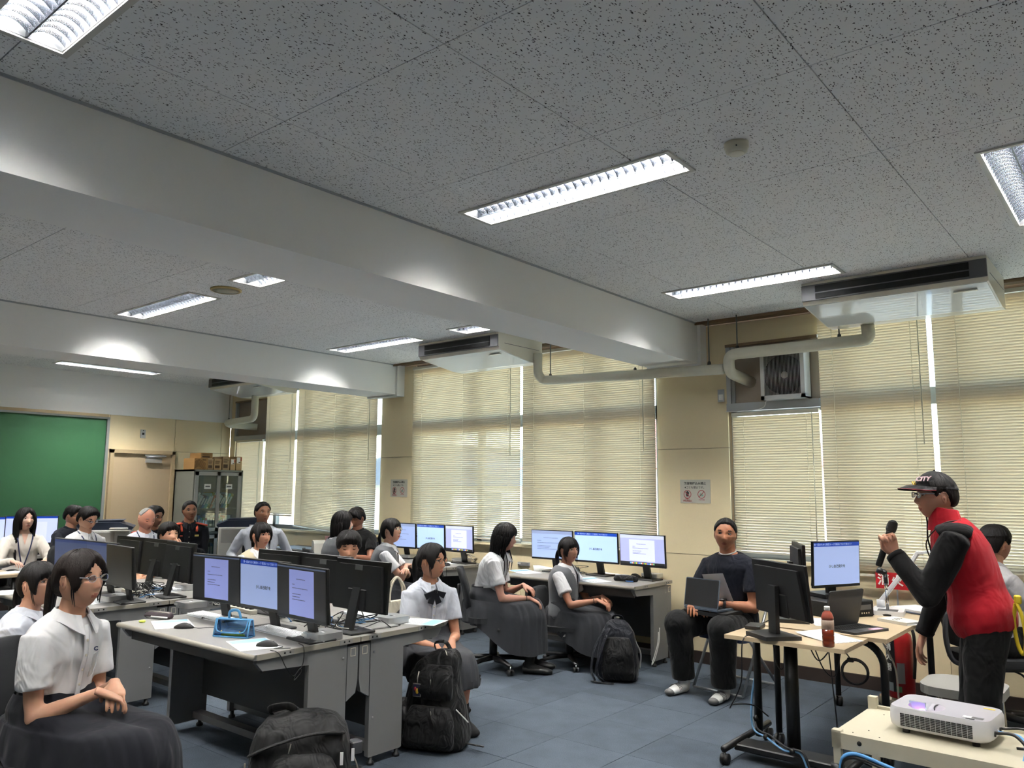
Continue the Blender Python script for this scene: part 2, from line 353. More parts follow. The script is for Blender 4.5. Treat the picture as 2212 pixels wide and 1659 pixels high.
# upper corner board panels (fan and pipe pass through)
PANEL = pm('taupe filler board', (138,126,112), .5)
for k,(a,b) in enumerate(((-2.94,-2.13),(-10.86,-10.02))):
    mb = MB(); mb.b2((a,YW-.012,2.79),(b,YW+.03,2.975),BEIGE)
    mb.b2((a+.005,YW,2.26),(b,YW+.03,2.775),PANEL); mb.b2((a,YW-.03,2.765),(b,YW+.01,2.79),BROWNT)
    mb.b2((a,YW-.03,2.19),(b,YW+.02,2.26),ALU); mb.b2((a,YW-.02,2.19),(a+.04,YW+.02,2.78),ALU); mb.b2((a+.045,YW-.012,2.26),(a+.075,YW+.02,2.77),FR)
    tag(mb.build('trim_%d'%(6+k)),['taupe panel with aluminium edge round the ventilating fan','taupe panel with aluminium edge in the far corner'][k],None,None,'structure')
# blinds
STRING = pm('blind cord', (232,228,210), .8)
def blind(label, xa, xb, ztop, zbot, y, tilt, skew=0, group='venetian blinds along the windows'):
    L = xb-xa; t = thing('venetian_blind', label, 'blind', T((xa+xb)/2, y, 0), group)
    MB().b2((-L/2,-.018,ztop-.03),(L/2,.018,ztop),CREAM).build('head_rail', t)
    me = MB(); prof = [(-.0125,0),(0,.0022),(.0125,0)]
    me.add([(sx*L/2,p[0],p[1]) for p in prof for sx in (-1,1)], [(0,1,3,2),(2,3,5,4)], SLAT, True); me = me.mesh('slat')
    p = .0215; n = int((ztop-.04-zbot)/p)
    for i in range(n):
        z = ztop-.045-i*p; f = max(0,1-(n-1-i)/26) if skew else 0
        a = tilt+random.uniform(-1.2,1.2)
        link('slat', me, t, T(0,0,z-skew*f*.5*0)@RY(math.degrees(math.atan2(skew*f,L)))@RX(a))
    MB().b2((-L/2,-.012,-.008),(L/2,.012,.008),CREAM).build('bottom_rail', t, T(0,0,zbot-.005)@RY(math.degrees(math.atan2(skew,L))))
    mb = MB()
    for fx in ((-.40,0,.40) if L > 1.2 else (-.36,.36)):
        for dy in (-.0135,.0135): mb.rod((fx*L,dy,zbot),(fx*L,dy,ztop-.03),.0013,STRING,4)
    mb.build('ladder_cord', t)
    if L > .6: MB().rod((L*.43,-.03,ztop-.03),(L*.43,-.03,ztop-1.1),.004,STRING,6).build('tilt_wand', t)
    return t
yb = YW-.055
blind('cream venetian blind, leftmost narrow one above the copier', -10.72, -10.03, 2.19, 1.02, yb, -60)
blind('cream venetian blind beside the thin light gap in the far corner', -9.98, -9.27, 2.95, 1.12, yb, -60)
blind('cream venetian blind with a slanting bottom rail behind the far copier', -9.22, -7.56, 2.95, .93, yb, -60, skew=.10)
blind('half open venetian blind showing blue sky, left of the middle window', -6.92, -5.26, 2.95, .97, yb, -53)
blind('closed cream venetian blind behind the window desk monitors', -5.23, -3.64, 2.95, .95, yb, -60)
blind('short cream venetian blind hanging below the ventilating fan', -2.88, -2.13, 2.17, .99, yb, -60)
blind('cream venetian blind between the fan and the speaker', -2.11, -1.30, 2.95, .87, yb-.02, -60)
blind('cream venetian blind on the far right behind the speaker', -1.265, .33, 2.95, .87, yb-.02, -60)
# outside
GROUND = pm('sunlit yard', (170,162,146), .9, var=.15, vscale=.8)
tag(MB().b2((-60,7.2,-4.2),(30,60,-4),GROUND).build('yard'),'pale yard outside the windows',None,None,'structure')
def house(x,y,w,d,h,wall,roof,label,nw):
    t = thing('house', label, 'building', T(x,y,-4), 'houses across the yard'); HW = pm(label+' wall', wall, .9)
    MB().b2((-w/2,0,0),(w/2,d,h),HW).build('wall', t)
    MB().prism([(-w/2-.5,0),(w/2+.5,0),(0,2.0)],-.6,d+.6,pm(label+' roof',roof,.8),T(0,0,h)@RX(90)@Matrix.Scale(-1,4,(0,0,1))).build('roof', t)
    WG = pm('house window glass', (70,90,110), .1)
    for i in range(nw):
        for z in (1.2,4.0):
            if z+1.4 < h: MB().b2((-.6,-.05,0),(.6,.02,1.3),WG).b2((-.66,-.06,-.06),(.66,-.03,0),WHITEM).build('window', t, T(-w/2+(i+.5)*w/nw,0,z))
house(-13,24,11,8,6.2,(226,190,176),(150,90,80),'pinkish house seen through the half open blind',4)
house(-27,26,12,8,5.6,(226,222,212),(90,100,120),'white house seen past the far corner blinds',4)
house(2,28,13,8,5.0,(220,214,196),(120,110,100),'cream house behind the blinds on the right',4)
# ================================================================ ceiling lamps
LV = pm('louvre aluminium', (84,88,95), .22, .9); LE = pm('fluorescent tube', (252,249,243), .4, emit=LAMP_E); RIM = pm('lamp rim', (196,194,188), .4)
REFL = pm('lamp reflector', (190,192,194), .3, .6)
def lamp_proto():
    t = thing('ceiling_lamp','', 'lamp', T(0,0,ZC))
    mb = MB(); a, b = .615, .115
    for (p,q) in (((-a-.022,-b-.022,-.008),(a+.022,-b,.0)),((-a-.022,b,-.008),(a+.022,b+.022,.0)),((-a-.022,-b,-.008),(-a,b,.0)),((a,-b,-.008),(a+.022,b,.0))): mb.b2(p,q,RIM)
    mb.build('rim', t)
    mb = MB(); mb.b2((-a,-b,.12),(a,b,.125),REFL)
    for s in (-1,1): mb.b2((-a,s*b-.002,0),(a,s*b+.002,.12),REFL); mb.b2((s*a-.002,-b,0),(s*a+.002,b,.12),REFL)
    mb.build('housing', t)
    for s in (-1,1): MB().rod((-.59,s*.055,.075),(.59,s*.055,.075),.013,LE,10).build('tube', t)
    MB().b2((-a,-.003,-.002),(a,.003,.054),LV).build('divider', t)
    bl = MB()
    for s in (-1,1):
        n = 8; vs = []
        for i in range(n+1):
            u = i/n; y = s*(.004+u*.109); zb = .004+.030*(1-(2*u-1)**2)*.9
            vs += [(-.0012,y,zb),(.0012,y,zb),(-.005,y,.054),(.005,y,.054)]
        fs = []
        for i in range(n):
            o = i*4; fs += [(o,o+4,o+6,o+2),(o+1,o+3,o+7,o+5),(o,o+1,o+5,o+4),(o+2,o+6,o+7,o+3)]
        bl.add(vs, fs, LV)
    bl = bl.mesh('louvre_blade')
    for i in range(25): link('louvre_blade', bl, t, T(-.588+i*.049,0,0))
    return t
LPW = ['bright louvred ceiling lamp cut off by the top left corner','long louvred ceiling lamp in the middle of the near bay','louvred ceiling lamp beside the big air conditioner','louvred ceiling lamp hidden behind the near beam on the left','louvred ceiling lamp half hidden by the near beam beside the round ceiling speaker','louvred ceiling lamp peeping out above the middle air conditioner','louvred ceiling lamp out of view at far left','louvred ceiling lamp left of the round ceiling speaker','louvred ceiling lamp next to the middle air conditioner','louvred ceiling lamp cut off by the right edge','louvred ceiling lamp overhead out of view','thin lit ceiling lamp behind the farther beam on the left','louvred ceiling lamp near the green board out of view','louvred ceiling lamp hidden behind the farther beam','louvred ceiling lamp hidden far left','louvred ceiling lamp right of the camera','louvred ceiling lamp far right out of view','louvred ceiling lamp behind the camera','louvred ceiling lamp behind the camera on the left']
lp = lamp_proto()
for i,l in enumerate(LAMPS):
    Ml = T(l[0],l[1],ZC)@RZ(90*l[2])
    if i == 0: lp.matrix_local = Ml; tag(lp, LPW[0], 'lamp', 'recessed ceiling lamps')
    else: dup(lp, Ml, LPW[i], 'recessed ceiling lamps')
# ================================================================ far wall: board, door, cabinet
FX = X0+.012
GREENB = pm('green board', (42,90,56), .55, var=.06, vscale=1.2)
t = thing('green_board','big green board on the far wall','board',T(X0,0,0))
MB().b2((.006,1.2,.88),(.022,4.74,2.40),GREENB).build('panel', t)
mb = MB(); mb.b2((.0,1.2,2.40),(.045,4.775,2.425),ALU); mb.b2((.0,4.74,.88),(.045,4.775,2.41),ALU); mb.b2((.0,1.2,.84),(.08,4.775,.88),ALU); mb.build('frame', t)
MB().b2((.0,1.2,2.425),(.06,4.75,2.462),BEIGED).build('top_rail', t)
d = tag(MB().b2((X0+.002,4.86,.005),(X0+.02,5.67,1.95),DOORM).build('door_1'),'beige door in the far wall',None,None,'structure')
MB().b2((X0,4.81,0),(X0+.05,4.86,2.0),BEIGED).b2((X0,5.67,0),(X0+.05,5.72,2.0),BEIGED).b2((X0,4.81,1.95),(X0+.05,5.72,2.0),BEIGED).build('door_frame', d)
MB().b2((X0+.02,5.3,1.83),(X0+.06,5.52,1.89),GREY).rod((X0+.05,5.3,1.905),(X0+.09,5.56,1.925),.012,ALU).b2((X0+.02,5.28,1.92),(X0+.05,5.56,1.94),ALU).build('door_closer', d)
MB().rod((X0+.02,4.93,1.0),(X0+.07,4.93,1.0),.012,ALU).b2((X0+.06,4.93,.99),(X0+.08,5.05,1.01),ALU).build('door_handle', d)
tag(MB().b2((X0,5.215,2.17),(X0+.012,5.285,2.29),ALU).b2((X0+.012,5.235,2.215),(X0+.016,5.265,2.245),BLACK).rod((X0+.012,5.25,2.275),(X0+.016,5.25,2.275),.006,DARK,8).build('wall_socket'),'small steel wall plate above the far door','socket')
# glass cabinet
CABG = pm('cabinet grey green', (128,130,122), .5); CABF = pm('cabinet door frame', (158,158,154), .4)
cx0,cx1,cy0,cy1 = X0+.03,-10.45,5.74,6.505
t = thing('cabinet','grey steel cabinet with two sliding glass doors in the far corner','cabinet',T(0,0,0))
MB().b2((cx0,cy0,0),(cx1,cy0+.02,1.74),CABG).b2((cx0,cy1-.02,0),(cx1,cy1,1.74),CABG).b2((cx0,cy0,0),(cx0+.02,cy1,1.74),CABG).b2((cx0,cy0,1.715),(cx1,cy1,1.74),CABG).b2((cx0,cy0,0),(cx1,cy1,.06),CABG).b2((cx0,cy0,.84),(cx1-.05,cy1,.87),CABG).build('body', t)
for z in (1.18,1.46,.45): MB().b2((cx0,cy0+.02,z),(cx1-.06,cy1-.02,z+.02),CABG).build('shelf', t)
cm = (cy0+cy1)/2
for k,(a,b,off) in enumerate(((cy0+.02,cm+.02,.018),(cm-.02,cy1-.02,.0))):
    for z0,z1 in ((.88,1.71),(.07,.83)):
        dd = MB().b2((cx1-.022+off,a,z0),(cx1-.004+off,a+.05,z1),CABF).b2((cx1-.022+off,b-.05,z0),(cx1-.004+off,b,z1),CABF).b2((cx1-.022+off,a,z0),(cx1-.004+off,b,z0+.05),CABF).b2((cx1-.022+off,a,z1-.05),(cx1-.004+off,b,z1),CABF).build('door', t)
        MB().b2((cx1-.016+off,a+.05,z0+.05),(cx1-.012+off,b-.05,z1-.05),GLASS).build('pane', dd)
        if z0 > .5: MB().b2((cx1-.010+off,(a+b)/2-.05,z1-.24),(cx1-.007+off,(a+b)/2+.05,z1-.17),WHITEM).b2((cx1-.007+off,(a+b)/2-.035,z1-.215),(cx1-.0065+off,(a+b)/2+.035,z1-.195),DGREY).build('name_card', dd)
FC = [(90,130,180),(200,210,215),(220,120,80),(130,190,190),(70,80,95),(240,240,235),(150,160,60)]
k = 0
for z,n,tl in ((1.20,13,26),(.87,16,4),(.47,14,0),(.06,14,0)):
    y = cy0+.06
    for i in range(n):
        w = random.uniform(.026,.042); hh = random.uniform(.19,.24); c = FC[(i*3+int(z*10))%7]
        if y+w+hh*math.sin(R(tl)) > cy1-.03: break
        tag(MB().b2((-.12,0,0),(.12,w,hh),pm('binder %d'%FC.index(c),c,.5)).b2((.12,.006,hh*.3),(.1215,w-.006,hh*.8),WHITEM).build('binder',None,T(-10.66,y,z+.002)@RX(-tl*(1 if i%5 else .8))),'%s binder on the %s shelf behind the cabinet glass'%(['blue','pale grey','orange','teal','dark grey','white','olive'][FC.index(c)],{1.20:'slanting upper',.87:'middle',.47:'lower',.06:'bottom'}[z]),'binder','binders behind the cabinet glass'); y += w/math.cos(R(tl))+.004
# cardboard boxes on the cabinet
CB = [pm('brown cardboard %d'%i, c, .8, var=.05, vscale=6) for i,c in enumerate(((176,146,108),(190,160,118),(168,130,80)))]
def carton(label, y0, y1, z0, h, m, kind, dep=.30, xf=-10.47):
    t = thing('cardboard_box', label, 'box', T(xf,(y0+y1)/2,z0), 'cardboard boxes on the cabinet'); w = y1-y0
    MB().b2((-dep,-w/2,0),(0,w/2,h),m,None,.003).build('carton', t)
    MB().b2((-dep-.001,-.02,h-.0005),(.0006,.02,h+.001),pm('parcel tape',(196,170,120),.3)).build('tape', t)
    ink = pm('box print', (84,62,44), .7); mb = MB()
    if kind == 'swirl':
        for i in range(6): mb.tube([(.001,-w/2+.012+u*.16,h*.12+i*.018+.035*math.sin(u*4.2)*(1-.3*u)) for u in [j/10 for j in range(11)]],.0025,ink,4)
        mb.b2((0,w*.1,h*.82),(.0012,w*.38,h*.9),ink)
    elif kind == 'label':
        mb.b2((0,-w*.38,h*.52),(.0015,w*.18,h*.95),WHITEM); mb.b2((0,w*.28,h*.7),(.0015,w*.45,h*.95),pm('red mark',(170,60,50),.6)); mb.b2((.0015,-w*.1,h*.55),(.002,.02,h*.62),ink)
    else:
        mb.b2((0,-w*.38,h*.16),(.0012,w*.25,h*.42),ink)
        for i in range(4): mb.b2((0,-w*.38,h*(.55+.08*i)),(.0012,w*(.1+.3*random.random()),h*(.58+.08*i)),ink)
    mb.build('print', t); return t
zt = 1.74
carton('wide brown box with dark wave print, leftmost on the cabinet',5.75,5.95,zt,.16,CB[2],'swirl')
carton('brown box with printed lines right of the wave box',5.952,6.04,zt,.155,CB[0],'text')
carton('brown box with open flaps between the others on the cabinet',6.05,6.165,zt,.155,CB[1],'text')
carton('tall plain brown box in the middle of the row',6.18,6.29,zt,.195,CB[0],'text')
carton('narrow brown box with a lower white label',6.305,6.385,zt,.165,CB[1],'label')
carton('narrow brown box with white label and red mark at the end of the row',6.395,6.49,zt,.20,CB[1],'label')
carton('flat yellowish box lying on top of the wave box',5.84,6.02,zt+.161,.075,CB[2],'text')
# low dark desk unit beside the far copier
t = thing('low_cabinet','dark grey low cabinet under the far corner blinds','cabinet',T(0,0,0))
MB().b2((-9.12,6.02,.70),(-7.82,6.56,.73),DGREY,None,.004).build('top', t)
MB().b2((-7.86,6.04,0),(-7.82,6.54,.70),DGREY).b2((-8.55,6.04,0),(-8.52,6.54,.70),DGREY).b2((-9.12,6.04,0),(-9.09,6.54,.70),DGREY).b2((-9.1,6.52,.05),(-7.84,6.54,.7),DGREY).build('body', t)
MB().b2((-9.08,6.035,.06),(-8.56,6.05,.69),pm('charcoal door',(52,52,54),.5)).b2((-8.62,6.025,.5),(-8.60,6.036,.6),ALU).build('door', t)
tag(MB().b2((-9.0,6.1,.7305),(-8.3,6.42,.735),pm('blue poster paper',(176,200,225),.4)).build('paper_sheet'),'pale blue sheet lying on the low dark cabinet','paper')
# ================================================================ grey desks
DTOP = pm('desk top laminate', (142,140,136), .4, var=.04, vscale=120, coat=.1); DEDGE = pm('desk edge', (150,145,133), .4); DLEG = pm('desk leg panel', (118,118,118), .5, var=.02, vscale=5); DMOD = pm('desk modesty panel', (66,66,65), .55)
DW, DD = 1.43, .672
def desk_proto():
    t = thing('desk','', 'desk')       # local: front edge y=0, back y=DD, x centred
    pts = [(-DW/2+.0,.012),(-DW/2,DD),(DW/2,DD),(DW/2,.012)]
    mb = MB(); mb.b2((-DW/2,.014,.672),(DW/2,DD-.001,.70),DTOP,None,.002); mb.build('table_top', t)
    MB().tube([(-DW/2,.014,.686),(DW/2,.014,.686)],.014,DEDGE,12).build('front_edge', t)
    for s in (-1,1):
        MB().b2((s*DW/2-.004,.03,.672),(s*DW/2+.004,DD-.002,.699),DEDGE).build('side_edge', t)
        for y in (.155,.53):
            pl = MB().b2((s*(DW/2+.003),y,.672),(s*(DW/2+.0055),y+.085,.699),DTOP).build('joint_plate', t)
            [MB().rod((s*(DW/2+.005),y+q,.686),(s*(DW/2+.0075),y+q,.686),.005,DARK,8).build('bolt', pl) for q in (.03,.062)]
        X = s*(DW/2-.025)
        out = [(.035,.672),(.035,.655),(.07,.615),(.345,.60),(.345,.05),(.355,.045),(.585,.045),(.59,.05),(.59,.672)]
        MB().prism(out,-.016,.016,DLEG,T(X,0,0)@RZ(90)@RX(90)).build('leg', t)
        for y in (.37,.56): MB().lathe([(.022,0),(.022,.015),(.012,.02),(.012,.046)],BLACK,12,T(X,y,0)).build('levelling_foot', t)
        for z in (.60,.25): MB().rod((X+s*.016,.565,z),(X+s*.0185,.565,z),.007,GREY,10).build('screw', t)
        # hanging cable box of the end
        out = [(.595,.655),(.595,.37),(.655,.345+.06),(.668,.47),(.668,.655)]
        c = MB().prism(out,-.015,.015,DLEG,T(X,0,0)@RZ(90)@RX(90)).build('cable_box', t)
        MB().b2((X+s*.015,.615,.60),(X+s*.017,.65,.645),CREAM).b2((X+s*.017,.619,.604),(X+s*.018,.646,.641),DLEG).build('latch', c)
    MB().b2((-DW/2+.04,.555,.20),(DW/2-.04,.57,.665),DMOD).build('modesty_panel', t)
    MB().b2((-DW/2+.04,.08,.60),(DW/2-.04,.095,.668),DMOD).b2((-DW/2+.06,.1,.605),(DW/2-.06,.5,.612),DMOD).build('drawer', t)
    MB().b2((-DW/2+.04,.5,.06),(DW/2-.04,.56,.10),DLEG).build('foot_rail', t)
    return t
DESKS = {'A1':((-4.185,2.255),0,'grey desk nearest the camera with the blue pencil pouch'),'A2':((-4.185,3.602),180,'grey desk behind the nearest one, beside the girl with the bow'),
 'B1':((-6.285,2.255),0,'grey desk on the left behind the two girls in front'),'B2':((-6.285,3.602),180,'grey desk in the left block facing the far corner'),
 'C':((-4.195,5.84),0,'grey desk under the window with three lit monitors, beside the navy backpack'),'D':((-6.45,5.85),0,'grey desk under the window in front of the left middle blind')}
dp = desk_proto()
for i,(k,((x,y),a,lab)) in enumerate(DESKS.items()):
    Mk = T(x,y,0)@RZ(a)
    if i == 0: dp.matrix_local = Mk; tag(dp, lab, 'desk', 'grey computer desks')
    else: dup(dp, Mk, lab, 'grey computer desks')
# ================================================================ monitors
SCRN = {}
def scr(name, rgb, e):
    return pm('screen %s %.3f'%(name,e), rgb, .35, emit=e)
MBEZ = pm('monitor bezel', (13,13,14), .4); MBACK = pm('monitor back', (24,24,25), .5, bump=.08, bscale=900)
STICK = pm('clear sticker', (120,122,122), .2)
def monitor(label, M, kind, tilt=0, group='desk monitors', w=.485, h=.285, zc=.95-.7, dim=1, sticker=False, base='v'):
    """local: screen faces -y, base on z=0"""
    t = thing('monitor', label, 'monitor', M, group)
    P = T(0,0,zc)@RX(tilt)
    MB().box((0,.010,0),(w,.020,h),MBEZ,None,.003).prism([(-w*.46,-h*.46),(w*.46,-h*.46),(w*.40,h*.40),(-w*.40,h*.40)],0,.018,MBACK,T(0,.02,0)@RX(90)@Matrix.Scale(-1,4,(0,0,1))).box((0,.033,-h*.28),(w*.34,.024,h*.42),MBACK,None,.004).build('housing', t, P)
    b = .008; bb = .018
    sw, sh = w-2*b, h-b-bb; zs = (bb-b)/2
    e = .34*dim
    S = MB(); ymin = -.0012
    def q(x0,x1,z0,z1,m,lay=0): S.b2((x0,ymin-.0006*lay,z0),(x1,ymin-.0006*lay+.0005,z1),m)
    z0, z1 = zs-sh/2, zs+sh/2
    lay = []
    if kind == 'slide':
        q(-sw/2,sw/2,z0,z1,scr('slide',(150,168,212) if dim<1.2 else (158,184,230),e)); q(-sw/2,sw/2,z1-.026,z1,scr('header',(20,58,150),e),1)
        text('第一回まちかど教室トーク 防災について知ろう！',.0155,scr('header text',(190,205,235),e),t,P@T(-.03,ymin-.0014,z1-.0135)@RX(90),'header_text',ext=.0001)
        text('少し自己紹介を',.021,scr('slide text',(24,26,36),.02),t,P@T(0,ymin-.001,zs-.02)@RX(90),'slide_text',ext=.0001,bold=.0005)
    elif kind == 'doc':
        q(-sw/2,sw/2,z0,z1,scr('dark desktop',(34,34,36),.1)); q(-sw/2,sw/2,z1-.008,z1,scr('menu bar',(70,80,100),.3),1)
        x0,x1 = -sw*.24, sw*.27; q(x0,x1,z0+.004,z1-.016,scr('page',(136,146,204),e),1); lay = [(x0,x1,z0+.004,z1-.016)]
    elif kind == 'docwide':
        q(-sw/2,sw/2,z0,z1,scr('window grey',(150,156,196),e)); q(-sw/2,sw/2,z1-.03,z1,scr('toolbar',(176,182,204),e),1); x0,x1 = -sw*.29,sw*.29
        q(x0,x1,z0+.03,z1-.04,scr('page bright',(190,196,238),e),1); lay = [(x0,x1,z0+.03,z1-.04)]
        q(-sw/2,sw/2,z0,z0+.022,scr('dark desktop',(34,34,36),.1),2)
        cs = [(90,150,230),(220,220,225),(235,120,90),(110,190,120),(230,200,80),(120,110,200)]
        for i in range(16): q(-sw*.28+i*.0165,-sw*.28+i*.0165+.012,z0+.005,z0+.017,scr('dock %d'%(i%6),cs[i%6],e),3)
    elif kind == 'docfull':
        q(-sw/2,sw/2,z0,z1,scr('page full',(140,158,200),e)); q(-sw/2,sw/2,z1-.03,z1,scr('toolbar full',(124,136,168),e),1); lay = [(-sw*.5,sw*.5,z0,z1-.02)]
    elif kind == 'plain': q(-sw/2,sw/2,z0,z1,scr('plain dark blue',(70,82,116),e*.6)); q(-sw/2,sw/2,z1-.02,z1,scr('header dim',(40,60,110),e*.6),1)
    elif kind == 'bright':
        q(-sw/2,sw/2,z0,z1,scr('plain bright',(176,186,232),e)); q(-sw/2,sw/2,z1-.022,z1,scr('header',(20,58,150),e),1); q(-.05,.16,z0,z1-.06,scr('page bright',(190,196,238),e),1)
    elif kind == 'off': q(-sw/2,sw/2,z0,z1,scr('off',(16,16,18),.0))
    ink = scr('ink',(54,58,84),.04)
    for (x0,x1,a0,a1) in lay:
        W_, H_ = x1-x0, a1-a0
        for fx0,fx1,fz in ((.30,.66,.80),(.14,.24,.68),(.14,.76,.60),(.14,.48,.47),(.14,.44,.41),(.14,.66,.35)):
            x = x0+fx0*W_
            while x < x0+fx1*W_: l = random.uniform(.006,.02); q(x,min(x+l,x0+fx1*W_),a0+fz*H_-.0014,a0+fz*H_+.0014,ink,4); x += l+.002
    S.build('screen', t, P)
    if sticker: MB().b2((-.03,.0385,h*.30),(.035,.0395,h*.40),STICK).build('sticker', t, P)
    if base == 'v':
        MB().prism([(-.035,0),(.035,0),(.035,.02),(-.035,.02)],0,.24,MBACK,T(0,.085,.005)@RX(14)).build('stand_neck', t)
        mb = MB(); mb.box((0,.075,.006),(.23,.17,.012),MBACK,None,.004); mb.build('stand_base', t)
    elif base == 'flat':
        MB().b2((-.035,.05,.02),(.035,.075,zc+.02),MBACK).build('stand_neck', t)
        MB().prism([(-.13,-.07),(.13,-.07),(.10,.13),(-.10,.13)],0,.022,MBACK,T(0,.05,0)).build('stand_base', t)
    return t
def deskM(d, x, y): (dx,dy),a,_ = DESKS[d]; return T(dx,dy,.70)@RZ(a)@T(x,y,0)
# near desk, facing the camera side
monitor('left document monitor on the nearest desk', deskM('A1',-.345,.415)@RZ(4), 'doc', 3, dim=.62)
monitor('blue slide monitor in the middle of the nearest desk', deskM('A1',.148,.425), 'slide', 3, dim=.62)
monitor('right document monitor on the nearest desk', deskM('A1',.592,.36)@RZ(-4), 'doc', 3, dim=.62)
monitor('black monitor back, leftmost on the desk behind the nearest', deskM('A2',.36,.45)@RZ(3), 'off', 3)
monitor('black monitor back in the middle of the desk behind the nearest', deskM('A2',-.13,.46), 'off', 3, sticker=True)
monitor('black monitor back beside the girl with the bow, near its desk end', deskM('A2',-.565,.54)@RZ(-2), 'off', 4, sticker=True)
# left block
monitor('dark blue monitor, leftmost of the left block', deskM('B1',-.40,.43)@RZ(6), 'plain', 3)
monitor('dark blue monitor in the middle of the left block', deskM('B1',.095,.45)@RZ(2), 'plain', 3)
monitor('black scratched monitor screen beside the front girl', deskM('B1',.585,.36)@RZ(-5), 'off', 4)
monitor('black monitor back, leftmost of the left block far side', deskM('B2',.36,.46), 'off', 3)
monitor('black monitor back in the middle of the left block far side', deskM('B2',-.12,.46), 'off', 3, sticker=True)
monitor('black monitor back in front of the boy covering his mouth', deskM('B2',-.56,.52)@RZ(-4), 'off', 4, sticker=True)
# window desk C
monitor('document monitor at the left of the window desk, behind the vest girl', deskM('C',-.475,.47)@RZ(3), 'docfull', 2, zc=.262, dim=1.25)
monitor('slide monitor in the middle of the window desk', deskM('C',.03,.48), 'slide', 2, zc=.262, dim=1.25)
monitor('document monitor with dock icons at the right of the window desk', deskM('C',.535,.46)@RZ(-4), 'docwide', 2, zc=.262, dim=1.25)
# window desk D
monitor('document monitor at the left of the far window desk', deskM('D',-.36,.47), 'docfull', 2, w=.435, zc=.262, dim=1.2)
monitor('slide monitor in the middle of the far window desk', deskM('D',.085,.48), 'slide', 2, w=.435, zc=.262, dim=1.2)
monitor('document monitor at the right of the far window desk', deskM('D',.53,.47)@RZ(-4), 'docwide', 2, w=.435, zc=.262, dim=1.2)
# ================================================================ small computers, keyboards, mice
MINI = pm('silver aluminium case', (196,197,198), .32, .75); KEYW = pm('white keys', (226,228,232), .5); KEYB = pm('keyboard base', (205,208,214), .4)
PAPER = pm('white paper', (232,234,236), .6); PINK = pm('print ink', (96,98,104), .6); LBLUE = pm('light blue print', (150,200,226), .5)
def mini_proto():
    t = thing('mini_computer','', 'computer')
    MB().prism(rrect(.165,.165,.028,6),.004,.042,MINI).lathe([(.024,.042),(.0238,.0424),(.001,.0424)],MINI,16).build('case', t)
    MB().prism([(-.012,-.006),(.012,-.006),(.014,.004),(.004,.010),(-.012,.008)],.0424,.0429,BLACK).build('emblem', t)
    MB().lathe([(.07,0),(.072,.004)],BLACK,20).build('foot', t)
    MB().b2((-.074,-.0835,.020),(-.030,-.0828,.034),WHITEM).build('name_sticker', t); MB().b2((.0,-.0835,.013),(.004,-.0828,.017),DARK).build('indicator', t); MB().b2((-.062,-.0835,.010),(-.05,-.083,.016),DARK).build('port', t)
    return t
MP = mini_proto()
def mini(label, M, first=[True]):
    if first[0]: first[0] = False; MP.matrix_local = M; tag(MP, label, 'computer', 'small silver computers'); return MP
    return dup(MP, M, label, 'small silver computers')
def kb_proto():
    t = thing('keyboard','', 'keyboard')
    MB().prism([(-.058,.002),(.058,.002),(.058,.012),(-.058,.006)],-.21,.21,KEYB,RZ(90)@RX(90)).build('case', t)
    key = MB().box((0,0,.0035),(.0155,.0150,.005),KEYW,None,.0012).mesh('key'); wide = MB().box((0,0,.0035),(.085,.0150,.005),KEYW,None,.0012).mesh('key')
    for r in range(6):
        y = .045-r*.0183; z = .0105+y*.05
        for c in range(21):
            x = -.198+c*.0198
            if r == 5 and 4 <= c <= 8:
                if c == 6: link('key', wide, t, T(x,y,z))
                continue
            link('key', key, t, T(x,y,z))
    return t
KP = kb_proto()
def keyboard(label, M, first=[True]):
    if first[0]: first[0] = False; KP.matrix_local = M; tag(KP, label, 'keyboard', 'white keyboards'); return KP
    return dup(KP, M, label, 'white keyboards')
def mouse_mesh():
    mb = MB(); n = 16; vs = []; rows = 9
    for i in range(rows):
        u = i/(rows-1); y = -.055+.11*u; w = .031*math.sin(PI*min(1,.12+u*.80))**.6*(1-.12*u); hh = .031*math.sin(PI*(.08+.78*(1-u)**.9))
        for j in range(n): a = PI*j/(n-1); vs.append((w*math.cos(a), y, max(.001,hh*math.sin(a)**.8)))
    fs = [(i*n+j,i*n+j+1,(i+1)*n+j+1,(i+1)*n+j) for i in range(rows-1) for j in range(n-1)]
    fs += [tuple(range(n-1,-1,-1)), tuple((rows-1)*n+j for j in range(n))]
    fs += [(i*n,(i+1)*n,(i+1)*n+n-1,i*n+n-1) for i in range(rows-1)]
    mb.add(vs, fs, BLACKM, True); return mb
MM = mouse_mesh().mesh('mouse_shell'); WH = MB().tube([(-.003,.030,.0215),(.003,.030,.0215)],.006,DGREY,10).mesh('scroll_wheel')
def mouse(label, M, cable=None):
    t = thing('computer_mouse', label, 'mouse', M, 'black computer mice'); link('shell', MM, t); link('scroll_wheel', WH, t)
    if cable: MB().tube(spline([(0,.055,.006)]+cable),.0018,BLACK,6).build('cable', t)
    return t
